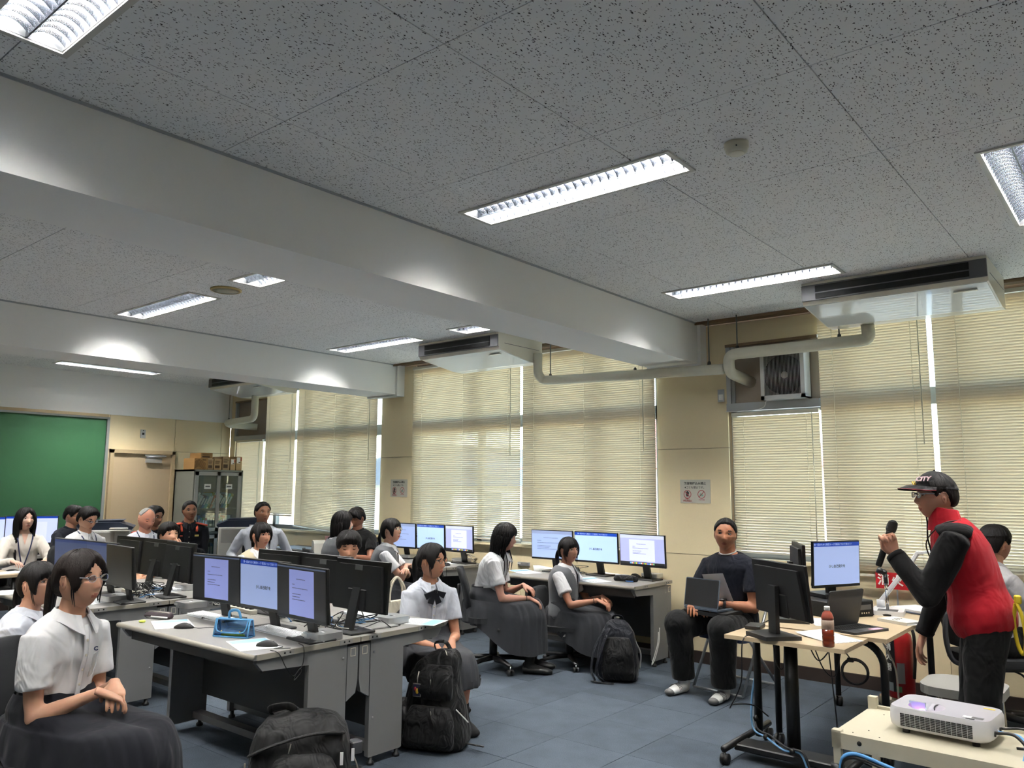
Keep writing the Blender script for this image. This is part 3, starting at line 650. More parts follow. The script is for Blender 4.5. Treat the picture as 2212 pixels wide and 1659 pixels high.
def paper(label, M, w=.21, h=.297, blue=False, lines=9, curl=0, n=1, cat='paper'):
    t = thing('paper_sheet' if n == 1 else 'paper_stack', label, cat, M, 'handouts on the desks')
    k = 8; vs = []; z = .0006*n+.0006
    for i in range(k+1):
        u = i/k; zz = z+curl*(u**3)
        vs += [(-w/2,-h/2+h*u,zz),(w/2,-h/2+h*u,zz+curl*.3*u)]
    vs2 = [(x,y,zz-.0006*n) for x,y,zz in vs]
    N = len(vs); fs = [(2*i,2*i+1,2*i+3,2*i+2) for i in range(k)] + [(N+2*i,N+2*i+2,N+2*i+3,N+2*i+1) for i in range(k)]
    fs += [(2*i,2*i+2,N+2*i+2,N+2*i) for i in range(k)]+[(2*i+1,N+2*i+1,N+2*i+3,2*i+3) for i in range(k)]+[(0,N,N+1,1),(2*k,2*k+1,N+2*k+1,N+2*k)]
    MB().add(vs+vs2, fs, PAPER).build('sheet', t)
    mb = MB(); zl = z+.0003
    def fl(y): return zl+curl*((y+h/2)/h)**3
    if blue: mb.b2((-w*.45,h*.18,fl(h*.4)),(w*.45,h*.45,fl(h*.45)+.0003),LBLUE)
    for i in range(lines):
        y = h*.12-i*h*.06; x = -w*.42
        while x < w*.40: l = random.uniform(.01,.03); mb.b2((x,y,fl(y)),(min(x+l,w*.42),y+.0035,fl(y)+.0003),PINK); x += l+.01
    if mb.v: mb.build('print', t)
    return t
def ap(px, py, z=.70): p = onz(px,py,z); return p.x, p.y
def atp(px, py, a=0, z=.70): p = onz(px,py,z); return T(p.x,p.y,z)@RZ(a)
mini('silver mini computer at the end of the nearest desk, with a cable bundle', atp(697,1381,0))
mini('silver mini computer beside the keyboard at the left of the nearest desk', atp(413,1312,0))
mini('silver mini computer near the girl with the bow', atp(845,1345,180))
mini('silver mini computer beside the front girl on the left block', atp(246,1298,0))
mini('silver mini computer at the far end of the left block', atp(408,1273,180))
mini('silver mini computer at the right end of the window desk', atp(1410,1248,0))
mini('silver mini computer at the left end of the window desk', atp(1140,1222,0))
mini('silver mini computer on the far window desk', atp(997,1214,0))
mini('silver mini computer behind the folded arms of the vest girl', atp(884,1206,0))
keyboard('white keyboard lying right of the blue pencil pouch', atp(605,1368,-3))
keyboard('white keyboard behind the document at the left of the nearest desk', atp(455,1335,-3))
keyboard('white keyboard stacked near the girl with the bow', T(0,0,.012)@atp(788,1337,172))
keyboard('white keyboard on the far side of the left block', atp(355,1272,180))
mouse('black mouse at the front edge of the nearest desk, on a handout', atp(578,1396,-58), [(.02,.09,.003),(.06,.06,.003),(.04,.14,.003)])
mouse('black mouse left of the blue pencil pouch', atp(398,1357,-52), [(.01,.09,.003),(-.02,.14,.003),(.0,.2,.003)])
mouse('black mouse on the left block beside the ear of the second girl', atp(50,1283,30))
mouse('black mouse on the far corner of the left block', atp(405,1261,120), [(-.02,.09,.002),(-.1,.1,.002)])
mouse('black mouse behind the girl with the bow on the far window desk', atp(966,1222,20))
mouse('black mouse beside the phone of the man in black', atp(785,1209,20))
mouse('black mouse behind the pencil case on the window desk', atp(1372,1246,80))
paper('handout under the black mouse at the desk corner', atp(548,1392,72), blue=True)
paper('handout with blue print left of the pouch', atp(372,1348,68), blue=True, lines=6)
paper('handout with blue print at the end of the desk beside the girl with the bow', atp(905,1343,-70), blue=True)
paper('handout on the left block under the silver computer', atp(215,1298,20), lines=7)
paper('open sheets in front of the long haired girl on the window desk', atp(1135,1236,70), blue=True, curl=.01)
paper('white sheets leaning under the left window monitor', atp(1175,1229,40), curl=.02, lines=0)
paper('handout beside the black pencil case on the window desk', atp(1280,1254,70), blue=True, curl=.01)
paper('white sheets under the right window monitor', atp(1330,1240,60), lines=0, curl=.015)
paper('handout at the far left edge of the left block', atp(28,1279,80), lines=5)
paper('white sheets under the cables of the left block', atp(330,1282,10), lines=0)
paper('white sheet on the far window desk', atp(960,1216,70), lines=0)
# thin laptop and plate stacked near the mini computer
t = thing('closed_laptop','closed grey laptop lying under the keyboard near the girl with the bow','laptop',atp(800,1350,172)); MB().box((0,0,.005),(.30,.20,.010),GREY,None,.003).build('lid', t); MB().box((0,-.11,.003),(.26,.03,.005),BLACK).build('hinge', t)
# power strips and cable nests behind the monitors
STRIP = pm('power strip', (206,202,188), .5)
def strip(label, M, n=5):
    t = thing('power_strip', label, 'power strip', M, 'power strips on the desks')
    MB().box((0,0,.014),(.30,.045,.028),STRIP,None,.004).build('case', t)
    for i in range(n):
        p = MB().box((0,0,.042),(.026,.03,.03),BLACK,None,.004).tube(spline([(0,0,.05),(.0,.02,.085),(random.uniform(-.04,.04),.06,.07),(random.uniform(-.1,.1),.09,.01)],6),.003,BLACK,6).build('plug', t, T(-.11+i*.055,0,0))
    return t
def cables(label, M, n=5, spread=.2, up=.09):
    t = thing('cable_bundle', label, 'cables', M, 'cable nests behind the monitors')
    for i in range(n):
        c = [BLACK,BLACK,BLACK,pm('grey cable',(190,188,180),.5),pm('blue cable',(80,130,180),.5)][i%5]
        p0 = Vector((random.uniform(-.05,.05),random.uniform(-.03,.03),.004))
        pts = [p0]
        for k in range(5): pts.append(Vector((p0.x+(k+1)/5*spread*random.choice((-1,1))*random.uniform(.4,1), random.uniform(-.07,.07), .004+abs(random.gauss(0,up*.5)) if k < 4 else .004)))
        MB().tube(spline(pts,6),random.choice((.0025,.003,.0035)),c,6).build('cable', t)
    return t
strip('cream power strip with plugs behind the left monitor of the nearest desk', atp(525,1322,-5))
strip('cream power strip with plugs behind the right monitor of the nearest desk', atp(660,1343,-5))
strip('cream power strip on the left block behind the front girl', atp(285,1283,-4))
strip('cream power strip behind the right window monitor', atp(1345,1237,0))
for k,(px,py,n,l) in enumerate(((600,1335,7,'black cable nest between the monitors of the nearest desk'),(720,1360,7,'black cables curling beside the silver computer at the desk end'),(780,1352,6,'black cables beside the closed laptop'),(300,1290,7,'tangled cables on the left block'),(340,1280,8,'standing cable loops on the left block'),(470,1308,5,'cables behind the left monitor of the nearest desk'),(1240,1236,5,'cables under the left window monitor'),(1420,1242,4,'cables at the end of the window desk'),(1020,1213,4,'cables at the end of the far window desk'))):
    cables(l, atp(px,py), n)
def hang(label, pts, r=.003, m=BLACK, cat='cable', name='hanging_cable', group='loose cables'):
    return tag(MB().tube(spline(pts,8),r,m,7).build(name), label, cat, group)
p = onx(640,1392,-3.46)
hang('black usb cable with a tied bunch hanging over the desk end', [(-3.52,2.56,.71),(-3.455,2.545,.70),(-3.45,2.54,.62),(-3.45,2.50,.575),(-3.448,2.49,.55),(-3.45,2.53,.58),(-3.447,2.52,.60),(-3.45,2.485,.57),(-3.452,2.44,.62),(-3.455,2.40,.69),(-3.5,2.38,.704)], .0025)
hang('thin black wire hanging from the far window desk end', [(-5.75,5.95,.71),(-5.725,5.93,.69),(-5.722,5.95,.5),(-5.72,5.99,.42),(-5.722,5.96,.35),(-5.722,5.93,.33)], .002)
hang('white cable loop hanging behind the navy backpack', [(-3.44,6.2,.33),(-3.42,6.15,.22),(-3.43,6.1,.10),(-3.42,6.02,.06),(-3.42,6.12,.2),(-3.43,6.16,.3)], .004, pm('white cable',(220,220,215),.5))
# ================================================================ air conditioners, pipes, fan, detector
ACG = pm('air conditioner grey', (84,84,86), .45); ACW = pm('air conditioner cream', (214,209,194), .35, coat=.3); ACS = pm('air conditioner glossy panel', (214,214,212), .12, coat=.5)
def ac(label, x0, x1, y0, y1):
    """ceiling unit, outlet towards -y"""
    t = thing('air_conditioner', label, 'air conditioner', T((x0+x1)/2,0,ZC), 'ceiling air conditioners'); w = (x1-x0)/2
    side = [(y0,-.025),(y0,-.125),(y0+.03,-.165),(y1-.16,-.235),(y1-.02,-.235),(y1,-.21),(y1,-.003),(y0,-.003)]
    Mx = RZ(90)@RX(90)          # (y,z) outline extruded along x
    MB().prism(side,-w+.03,w-.03,ACW,Mx).build('body', t)
    for s in (-1,1):
        MB().prism([(a+.006*(a==y0),b) for a,b in side],s*(w-.03),s*w,ACW,Mx).build('side_cover', t)
    o = MB().b2((-w,y0-.004,-.14),(w,y0+.012,-.022),ACG,None,.004).build('outlet_frame', t)
    MB().b2((-w+.10,y0-.012,-.128),(w-.10,y0-.003,-.034),DARK).build('outlet', t)
    MB().prism([(y0-.013,-.083),(y0-.012,-.091),(y0+.02,-.085),(y0+.02,-.080)],-w+.10,w-.10,ACG,Mx).build('flap', t)
    pan = [(y0+.036,-.1685),(y1-.165,-.2375),(y1-.165,-.232),(y0+.036,-.163)]
    MB().prism(pan,-w+.012,w-.012,ACS,Mx).build('intake_panel', t)
    MB().b2((w-.22,y0+.12,-.189),(w-.08,y0+.15,-.184),ACW).build('nameplate', t, T(0,0,-.004))
    for s in (-1,1): MB().b2((s*w-.001*s,y0+.1,-.10),(s*(w+.002),y1-.05,-.096),ACG).build('side_groove', t)
    return t
ac('large cream air conditioner on the ceiling above the speaker', -1.93, -.76, 5.66, 6.36)
ac('cream air conditioner on the ceiling between the two beams', -5.92, -4.83, 5.66, 6.36)
ac('cream air conditioner half hidden behind the farther beam', -10.12, -9.0, 5.70, 6.36)
def pipe(label, pts, r=.048):
    t = thing('pipe', label, 'pipe', None, 'cream pipes of the air conditioners'); P = [Vector(p) for p in pts]; out = [P[0]]
    for i in range(1,len(P)-1):
        a,b,c = P[i-1],P[i],P[i+1]; u=(a-b).normalized(); v=(c-b).normalized(); d=min(.085,(a-b).length*.45,(c-b).length*.45)
        for k in range(7):
            s = k/6; out.append((b+u*d)*(1-s)**2+b*2*s*(1-s)+(b+v*d)*s*s)
    out.append(P[-1])
    MB().tube(out, r, CREAMP, 18).build('duct', t); return t
yp = 6.33
pipe('long cream pipe from the big air conditioner to the fan panel', [(-1.66,6.30,2.77),(-1.66,yp,2.655),(-2.80,yp,2.655),(-2.80,yp,2.50),(-2.72,6.61,2.44)])
pipe('cream pipe crossing the middle blinds from the second air conditioner', [(-4.80,6.25,2.86),(-4.80,6.25,2.655),(-4.80,yp,2.60),(-4.6,yp,2.585),(-2.85,yp,2.535)],.046)
pipe('cream pipe in the far corner beside the window panel', [(-9.75,6.2,2.78),(-9.75,6.2,2.45),(-10.45,6.2,2.42),(-10.5,6.3,2.40),(-10.3,6.61,2.38)])
ROD = pm('threaded rod', (120,124,120), .35, .8)
for i,(x,z) in enumerate(((-4.70,2.62),(-3.72,2.59),(-2.98,2.58),(-2.72,2.69),(-1.88,2.69))):
    t = thing('pipe_hanger',['leftmost steel rod holding the middle pipe','steel rod under the near beam holding the pipe','steel rod just right of the near beam','steel rod above the pipe bend near the fan','steel rod beside the bend of the right pipe'][i],'hanger',T(x,yp,0),'pipe hanger rods')
    zt = 2.634 if i == 1 else 3.0
    if i == 1: MB().rod((0,0,z+.02),(0,0,zt),.006,ROD,8).build('rod', t)
    else: MB().rod((0,0,z+.02),(0,0,3.0),.006,ROD,8).build('rod', t); MB().lathe([(.028,2.994),(.028,3.0)],WHITEM,14).build('ceiling_rose', t)
    MB().lathe([(.014,z-.015),(.018,z),(.014,z+.03),(.008,z+.035)],pm('rod nut',(70,70,68),.5,.5),8).build('clamp', t)
for k,(x,y,z0) in enumerate(((-10.4,6.2,2.46),(-9.82,6.24,2.49))):
    t = thing('pipe_hanger',['steel rod holding the far corner pipe, left one','steel rod holding the far corner pipe, right one'][k],'hanger',T(x,y,0),'pipe hanger rods'); MB().rod((0,0,z0),(0,0,3.0),.006,ROD,6).build('rod', t); MB().lathe([(.012,z0-.01),(.016,z0+.01),(.01,z0+.03)],DGREY,8).build('clamp', t)
# ventilating fan
t = thing('ventilating_fan','white box fan with wire grille in the upper window panel','fan',T(-2.39,6.46,2.465))
FANW = pm('fan housing white', (206,206,204), .4); mb = MB(); w,h,dp_ = .185,.205,.14
mb.b2((-w,0,-h),(-w+.012,dp_,h),FANW).b2((w-.012,0,-h),(w,dp_,h),FANW).b2((-w,0,-h),(w,dp_,-h+.012),FANW).b2((-w,0,h-.012),(w,dp_,h),FANW).b2((-w,dp_-.01,-h),(w,dp_,h),pm('fan back',(120,116,108),.7)).build('housing', t)
MB().b2((-w,-.012,-h),(-w+.032,.004,h),FANW).b2((w-.032,-.012,-h),(w,.004,h),FANW).b2((-w,-.012,-h),(w,.004,-h+.034),FANW).b2((-w,-.012,h-.03),(w,.004,h),FANW).build('frame', t)
gr = MB().rod((0,-.006,-h+.03),(0,-.006,h-.03),.0019,FANW,5).mesh('grille_wire')
for i in range(27): link('grille_wire', gr, t, T(-w+.036+i*(2*w-.072)/26,0,0))
MB().lathe([(.165,0),(.165,.03),(.158,.03),(.158,0)],DARK,28,T(0,.045,0)@RX(90)).build('ring', t)
MB().lathe([(.045,-.01),(.05,.02),(.03,.035),(.001,.036)],pm('fan hub',(150,144,128),.5),18,T(0,.08,0)@RX(90)).build('hub', t)
FB = pm('fan blade', (70,72,76), .4)
for k in range(4):
    MB().prism([(.04,-.015),(.075,-.06),(.145,-.075),(.15,.02),(.10,.045),(.05,.02)],0,.003,FB,T(0,.085,0)@RX(90)@RZ(90*k+20)@RX(18)).build('blade', t)
MB().tube(spline([(-w+.02,.05,-h),(-w-.02,.06,-h-.06),(-.38,.10,-h-.075),(-.56,.11,-h-.07)],8),.003,WHITEM,6).build('cord', t)
tag(MB().b2((-3.03,YW-.008,2.285),(-2.97,YW-.001,2.395),ALU).b2((-3.02,YW-.011,2.30),(-2.98,YW-.008,2.35),WHITEM).rod((-3.0,YW-.02,2.32),(-3.0,YW-.008,2.33),.008,WHITEM,8).build('wall_switch'),'small wall switch plate left of the ventilating fan','switch')
# smoke detector, ceiling speaker
IV = pm('ivory plastic', (206,202,184), .4)
t = thing('smoke_detector','round ivory smoke detector on the near ceiling','smoke detector',T(-1.32,3.13,ZC)); MB().lathe([(.052,-.001),(.052,-.022),(.046,-.026),(.046,-.040),(.030,-.046),(.001,-.046)],IV,28).build('body', t); MB().lathe([(.034,-.046),(.030,-.050),(.001,-.050)],CREAM,24).build('cap', t); MB().rod((.02,-.046,-.03),(.02,-.050,-.03),.003,DARK,6).build('indicator', t)
t = thing('ceiling_speaker','round beige speaker in the ceiling between the beams','speaker',T(-5.42,3.15,ZC)); MB().lathe([(.115,-.001),(.115,-.01),(.098,-.016),(.098,-.012)],pm('speaker rim',(196,172,116),.4),32).build('rim', t); MB().lathe([(.098,-.013),(.05,-.017),(.001,-.018)],pm('speaker grille',(168,166,150),.6,bump=.6,bscale=700),32).build('grille', t)
# posters
POST = pm('laminated notice', (196,194,182), .25, coat=.3); PRED = pm('notice red', (150,50,56), .5); PBLK = pm('notice black', (30,30,30), .5); PGRN = pm('notice green', (120,160,146), .5)
def poster(label, x, z):
    t = thing('notice', label, 'poster', T(x,YW-.001,z), 'no food notices on the window wall')
    MB().b2((-.148,-.003,-.105),(.148,0,.105),POST).build('sheet', t)
    text('飲食物持込み禁止',.027,PBLK,t,T(0,-.0034,.070)@RX(90),'lettering',bold=.0006); text('※ゴミも禁止です。',.024,PBLK,t,T(0,-.0034,.034)@RX(90),'lettering',bold=.0003)
    for k,cx in enumerate((-.076,.062)):
        mb = MB(); r = .038
        vs = []; n = 28
        for j in range(n): a = 2*PI*j/n; vs += [(cx+r*math.cos(a),-.0038,-.026+r*math.sin(a)),(cx+(r-.006)*math.cos(a),-.0038,-.026+(r-.006)*math.sin(a))]
        mb.add(vs,[(2*j,2*j+1,(2*j+3)%(2*n),(2*j+2)%(2*n)) for j in range(n)],PRED)
        if k == 0: mb.prism([(-.012,-.02),(.012,-.02),(.012,.0),(.018,.012),(.006,.028),(-.006,.028),(-.016,.012)],0,.0004,PBLK,T(cx,-.0034,-.026)@RX(90))
        else: mb.prism([(-.02,-.016),(.02,-.018),(.014,0),(.0,.004),(-.006,.012),(-.016,.004)],0,.0004,PGRN,T(cx,-.0034,-.026)@RX(90))
        mb.b2((-.036,-.0043,-.003),(.036,-.0039,.003),PRED,T(cx,0,-.026)@RY(45 if k == 0 else -45)); mb.build('prohibition_sign', t)
        if k == 0: text('飲食物',.013,PRED,t,T(cx,-.0034,-.068)@RX(90),'lettering',bold=.0006)
        text('持込み禁止' if k == 0 else 'ゴミ捨て禁止',.017 if k == 0 else .010,PRED,t,T(cx,-.0034,-.085 if k == 0 else -.075)@RX(90),'lettering',bold=.0005)
poster('laminated no food notice on the near beige pier', -3.275, 1.49)
poster('laminated no food notice on the far beige pier', -7.19, 1.50)
# ================================================================ office chairs
CHF = pm('chair fabric', (27,28,31), .9, bump=.2, bscale=400); CHG = pm('chair grey shell', (62,63,66), .5)
def chair_proto():
    t = thing('office_chair','', 'chair')           # sits facing +y
    bmv = MB().prism(rrect(.46,.44,.11,6),.405,.45,CHF); bmv.build('seat', t)
    MB().prism(rrect(.42,.40,.10,5),.385,.405,CHG).build('seat_pan', t)
    n, mcol = 9, 12; vs = []
    for i in range(n):
        u = i/(n-1); z = .50+.34*u; wv = .185*(1-.35*abs(2*u-1)**3.2)
        for j in range(mcol):
            s = -1+2*j/(mcol-1); vs.append((wv*s, -.235-.05*u+.035*s*s*(1-.2*u)+.02*math.cos(PI*(u-.35)), z))
    back = [(x,y-.03,z) for x,y,z in vs]; N = len(vs)
    fs = [(i*mcol+j,i*mcol+j+1,(i+1)*mcol+j+1,(i+1)*mcol+j) for i in range(n-1) for j in range(mcol-1)]
    fs2 = [tuple(N+q for q in f[::-1]) for f in fs]; per = [j for j in range(mcol)]+[i*mcol+mcol-1 for i in range(1,n)]+[(n-1)*mcol+j for j in range(mcol-2,-1,-1)]+[i*mcol for i in range(n-2,0,-1)]
    rim = [(per[k],N+per[k],N+per[(k+1)%len(per)],per[(k+1)%len(per)]) for k in range(len(per))]
    MB().add(vs+back, [f[::-1] for f in fs+fs2+rim], CHF, True).build('backrest', t)
    MB().tube(spline([(0,-.10,.39),(0,-.25,.40),(0,-.30,.52),(0,-.295,.70)],6),.024,CHG,10,sq=.6).build('back_support', t)
    MB().rod((0,0,.10),(0,0,.39),.026,BLACK,14).rod((0,0,.08),(0,0,.26),.034,BLACK,14).build('gas_post', t)
    MB().tube([(.10,.02,.385),(.22,.03,.375),(.27,.035,.36)],[.006,.006,.012],BLACK,8).build('lever', t)
    arm = MB().tube([(0,.02,.10),(0,.16,.095),(0,.285,.075)],[(.030,.026),(.026,.020),(.020,.015)],BLACK,8).mesh('base_arm')
    cas = MB(); 
    for s in (-1,1): cas.lathe([(.002,0),(.024,.002),(.026,.010),(.024,.018),(.002,.020)],BLACK,14,T(s*.016-(.0 if s>0 else 0)-.01,.285,.027)@RY(90))
    cas.rod((0,.285,.03),(0,.285,.075),.007,CHROME,8).box((0,.285,.045),(.02,.04,.012),BLACK,None,.003); cas = cas.mesh('caster')
    for k in range(5):
        a = link('base_arm', arm, t, RZ(72*k+10)); link('caster', cas, a)
    return t
CHP = chair_proto(); _cf = [True]
def chair(label, x, y, a, z=0):
    M = T(x,y,0)@RZ(a-90)
    if _cf[0]: _cf[0] = False; CHP.matrix_local = M; return tag(CHP, label, 'chair', 'dark office chairs')
    return dup(CHP, M, label, 'dark office chairs')
# ================================================================ copiers
COPW = pm('copier white', (208,206,198), .45); COPN = pm('copier navy lid', (40,48,66), .4); COPG = pm('copier grey', (170,168,162), .5)
def copier(label, M, s=1):
    t = thing('copier', label, 'copier', M, 'white copiers')
    w, d = .31*s, .30*s
    MB().b2((-w,-d,.60),(w,d,.98),COPW,None,.02,3).build('body', t)
    MB().prism([(-w-.01,.98),(w+.01,.98),(w+.03,1.01),(w*.6,1.07),(-w*.6,1.07),(-w-.03,1.01)],-d*.9,d*.9,COPN,RX(90)).build('feeder_lid', t)
    MB().prism([(-.2,1.07),(.22,1.07),(.26,1.095),(-.16,1.085)],-d*.6,d*.5,COPN,RX(90)).build('document_tray', t)
    MB().b2((-w*.9,-d-.006,.78),(w*.5,-d+.01,.965),COPG,None,.01).build('front_cover', t)
    for i,z in enumerate((.50,.385,.27)):
        dr = MB().b2((-w,-d-.008,z),(w,d,z+.105),COPW,None,.008).build('paper_drawer', t); MB().b2((-w*.45,-d-.012,z+.06),(w*.45,-d-.006,z+.085),COPG).build('handle', dr)
    MB().b2((-w-.01,-d,.06),(w+.01,d,.265),COPG,None,.008).build('stand', t)
    MB().box((w*.62,-d-.06,1.0),(.2,.13,.02),COPG,RX(0),.006).build('control_panel', t)
    for sx in (-1,1):
        for sy in (-1,1): MB().lathe([(.025,0),(.025,.03),(.015,.06)],BLACK,10,T(sx*w*.8,sy*d*.8,0)).build('caster', t)
    return t
copier('white copier with navy lid in the far corner by the blinds', T(-9.62,6.02,0)@RZ(58), .95)
copier('white copier with navy lid in front of the far door', T(-10.15,4.42,0)@RZ(62), 1.08)
# ================================================================ tables at the right
WOOD = woodmat('pale maple laminate',(176,156,124),(192,173,144)); WEDGE = pm('maple edge', (196,172,132), .5); TBLK = pm('black steel tube', (24,24,25), .4, .3)
t = thing('presenter_table','small pale table with black pedestal and casters, holding the black monitor','table',T(0,0,0))
MB().prism([( -1.985,4.315),(-1.33,4.31),(-1.33,4.72),(-1.985,4.72)],.678,.70,WOOD).build('table_top', t)
MB().rod((-1.68,4.50,.08),(-1.68,4.50,.68),.036,TBLK,16).build('column', t); MB().rod((-1.95,4.68,.08),(-1.95,4.68,.68),.022,TBLK,12).build('column', t)
MB().b2((-1.90,4.42,.66),(-1.42,4.60,.678),TBLK).build('top_bracket', t)
MB().rod((-2.0,4.30,.085),(-2.0,4.95,.085),.019,TBLK,12).rod((-1.36,4.30,.085),(-1.36,4.95,.085),.019,TBLK,12).build('foot', t); MB().b2((-2.0,4.43,.05),(-1.36,4.58,.085),BLACK,None,.006).build('base_plate', t)
def caster(t, x, y, r=.03):
    MB().lathe([(.003,-.022),(r,-.02),(r,-.004),(r*.5,-.002),(r*.5,.002),(r,.004),(r,.02),(.003,.022)],BLACK,14,T(x,y,r)@RY(90)).rod((x,y,r),(x,y,r*2+.02),.007,CHROME,8).build('caster', t)
for x in (-2.0,-1.36):
    for y in (4.315,4.94): caster(t, x, y)
t = thing('presenter_table','longer pale table with bent black tube legs at the right','table',T(0,0,0))
MB().b2((-1.94,4.735,.682),(-1.235,6.10,.704),WOOD).build('table_top', t)
for y in (4.86,5.98):
    MB().tube([(-1.93,y,.66)]+[(-1.62,y,.66),(-1.42,y,.66)]+arc((-1.42,.53),.13,90,0,8,'xz',y)[1:]+[(-1.29,y,.40),(-1.29,y,.07)],.021,TBLK,12).build('leg', t); MB().rod((-1.90,y,.07),(-1.90,y,.67),.019,TBLK,12).build('leg', t)
    caster(t,-1.29,y,.032); caster(t,-1.90,y,.032)
MB().rod((-1.90,4.88,.60),(-1.90,5.97,.60),.012,TBLK,8).build('stretcher', t)
ZT = .704
monitor('large black monitor seen from behind on the small pale table', T(-1.70,4.47,.70)@RZ(145), 'off', -6, group='monitors at the speaker table', w=.50, h=.30, zc=.26, base='flat')
monitor('slide monitor on the black box at the right table', T(-1.72,5.50,ZT+.105)@RZ(64), 'slide', 2, group='monitors at the speaker table', w=.42, h=.30, zc=.215, dim=.85, base='flat')
monitor('thin grey monitor edge behind the large black monitor', T(-1.80,5.05,ZT)@RZ(118), 'off', 0, group='monitors at the speaker table', w=.42, h=.27, zc=.34, base='flat')
t = thing('desktop_computer','black desktop computer lying under the slide monitor','computer',T(-1.72,5.45,ZT)@RZ(64)); MB().box((0,.03,.051),(.36,.34,.10),BLACKM,None,.006).build('case', t); MB().box((.1,-.143,.06),(.1,.006,.03),DGREY).build('front_ports', t)
for i in range(4): MB().b2((.06+i*.02,-.147,.02),(.07+i*.02,-.143,.03),CHROME).build('port', t)
def laptop(label, M, body, lidang, keys=True, w=.31, d=.215, logo=None, screen=None):
    t = thing('laptop', label, 'laptop', M)
    MB().prism(rrect(w,d,.012,3),0,.013,body).build('base', t)
    if keys:
        km = MB().box((0,0,.0015),(.0155,.0155,.003),BLACK,None,.001).mesh('key')
        for r in range(5):
            for c in range(14): link('key', km, t, T(-.126+c*.0194,.065-r*.0190,.013))
        MB().b2((-.05,-d/2+.012,.013),(.05,-d/2+.065,.0135),pm('touchpad',(52,52,54),.35)).build('touchpad', t)
    l = MB().prism(rrect(w,d,.012,3),0,.007,body,T(0,d/2,0)).build('lid', t, T(0,d/2-.002,.014)@RX(lidang))
    MB().prism(rrect(w-.012,d-.018,.006,3),-.0012,0,screen or pm('laptop screen off',(48,48,50),.18),T(0,d/2+.003,0)).build('screen', l)
    return t
LB = pm('black laptop shell', (38,39,41), .5)
lt = laptop('open black laptop with a pink note beside the tea bottle', T(-1.45,4.93,ZT)@RZ(70), LB, 104)
MB().b2((.02,-.10,.0138),(.11,-.062,.0145),pm('pink sticky note',(232,168,186),.7)).build('sticky_note', lt)
# bottle of tea
t = thing('tea_bottle','plastic bottle of brown tea with white cap on the small table','bottle',atp(1790,1397,0,.70)@Matrix.Scale(.9,4)); TEA = pm('brown tea', (104,32,8), .12, coat=.6); PETM = glassmat('clear bottle plastic',(225,215,205))
p = [(.001,0),(.030,0),(.034,.006),(.034,.03),(.032,.034),(.034,.038),(.034,.06),(.032,.064),(.034,.068),(.034,.10)]
MB().lathe(p,TEA,24).build('tea', t); MB().lathe([(.0345,.10),(.0345,.150),(.034,.152)],pm('bottle label',(206,178,160),.4,var=.25,vscale=90),24).build('label', t)
MB().lathe([(.034,.150),(.034,.170),(.026,.192),(.0145,.204),(.0145,.212)],pm('tea in neck',(150,74,60),.15,coat=.5),24).build('neck', t); MB().lathe([(.0165,.206),(.0165,.226),(.015,.228),(.001,.228)],WHITEM,20).build('cap', t)
# document camera, mic stand, mouse, books, papers
DCW = pm('document camera white', (226,226,228), .35)
t = thing('document_camera','white folding document camera on the right table','document camera',T(-1.47,5.72,ZT)@RZ(10)); MB().prism(rrect(.19,.24,.03,4),0,.03,DCW).build('base', t); MB().b2((-.06,-.11,.03),(.06,-.02,.032),DGREY).build('control_panel', t)
MB().tube([(-.05,.06,.03),(-.05,.06,.08)],.026,DCW,14).build('joint', t); MB().box((0,0,.13),(.028,.022,.27),DCW,T(-.05,.06,.07)@RZ(-20)@RY(38),.004).build('lower_arm', t); MB().box((0,0,.06),(.045,.03,.05),DCW,T(.115,.0,.265)@RY(38),.004).build('elbow', t)
MB().box((0,0,.07),(.026,.022,.15),DCW,T(.12,.0,.29)@RZ(-20)@RY(34),.004).build('upper_arm', t); MB().box((.05,0,0),(.12,.024,.02),DCW,T(.20,-.03,.405)@RZ(-18)@RY(-8),.004).build('camera_head', t); MB().lathe([(.012,-.02),(.012,-.008)],DARK,12,T(.30,-.06,.415)).build('lens', t)
t = thing('microphone_stand','short chrome microphone stand on a round black base','microphone stand',atp(1918,1328,0,ZT)); MB().lathe([(.068,0),(.070,.008),(.060,.018),(.016,.026),(.001,.027)],BLACKM,28).build('base', t); MB().rod((0,0,.02),(0,0,.17),.0095,CHROME,14).lathe([(.0125,.165),(.0125,.20),(.009,.205)],CHROME,14).build('pole', t); MB().rod((0,0,.2),(-.004,0,.262),.013,BLACK,12).ell((-.01,0,.27),(.02,.018,.02),BLACK).tube([(-.012,0,.272),(-.05,.0,.285)],[.017,.022],BLACK,12).build('clip', t)
mouse('black mouse beside the microphone stand base', atp(1868,1328,-60,ZT))
def book(label, M, w, h, th, cover, page=PAPER):
    t = thing('book', label, 'book', M); MB().box((0,0,.001),(w,h,.002),cover).box((0,0,th-.001),(w,h,.002),cover).b2((-w/2,-h/2,0),(-w/2+.002,h/2,th),cover).build('cover', t); MB().b2((-w/2+.003,-h/2+.002,.002),(w/2-.003,h/2-.002,th-.002),page).build('pages', t); return t
bk = book('white paperback with black lettering beside the laptop', atp(1945,1345,65,ZT), .15, .21, .018, pm('white book cover',(226,224,216),.4))
text('くらし',.04,PBLK,bk,T(0,.02,.0185)@RZ(20),'title',bold=.001)
paper('loose white sheets under the laptop on the small table', T(-1.50,4.60,.701)@RZ(60), w=.21, h=.297, lines=12, curl=.012)
paper('white sheet beside the black laptop on the right table', T(-1.66,5.10,ZT)@RZ(30), lines=10)
bk2 = thing('folder_stack','stack of white and blue folders at the back of the right table','folder',T(-1.32,5.92,ZT+.001)@RZ(-30)); 
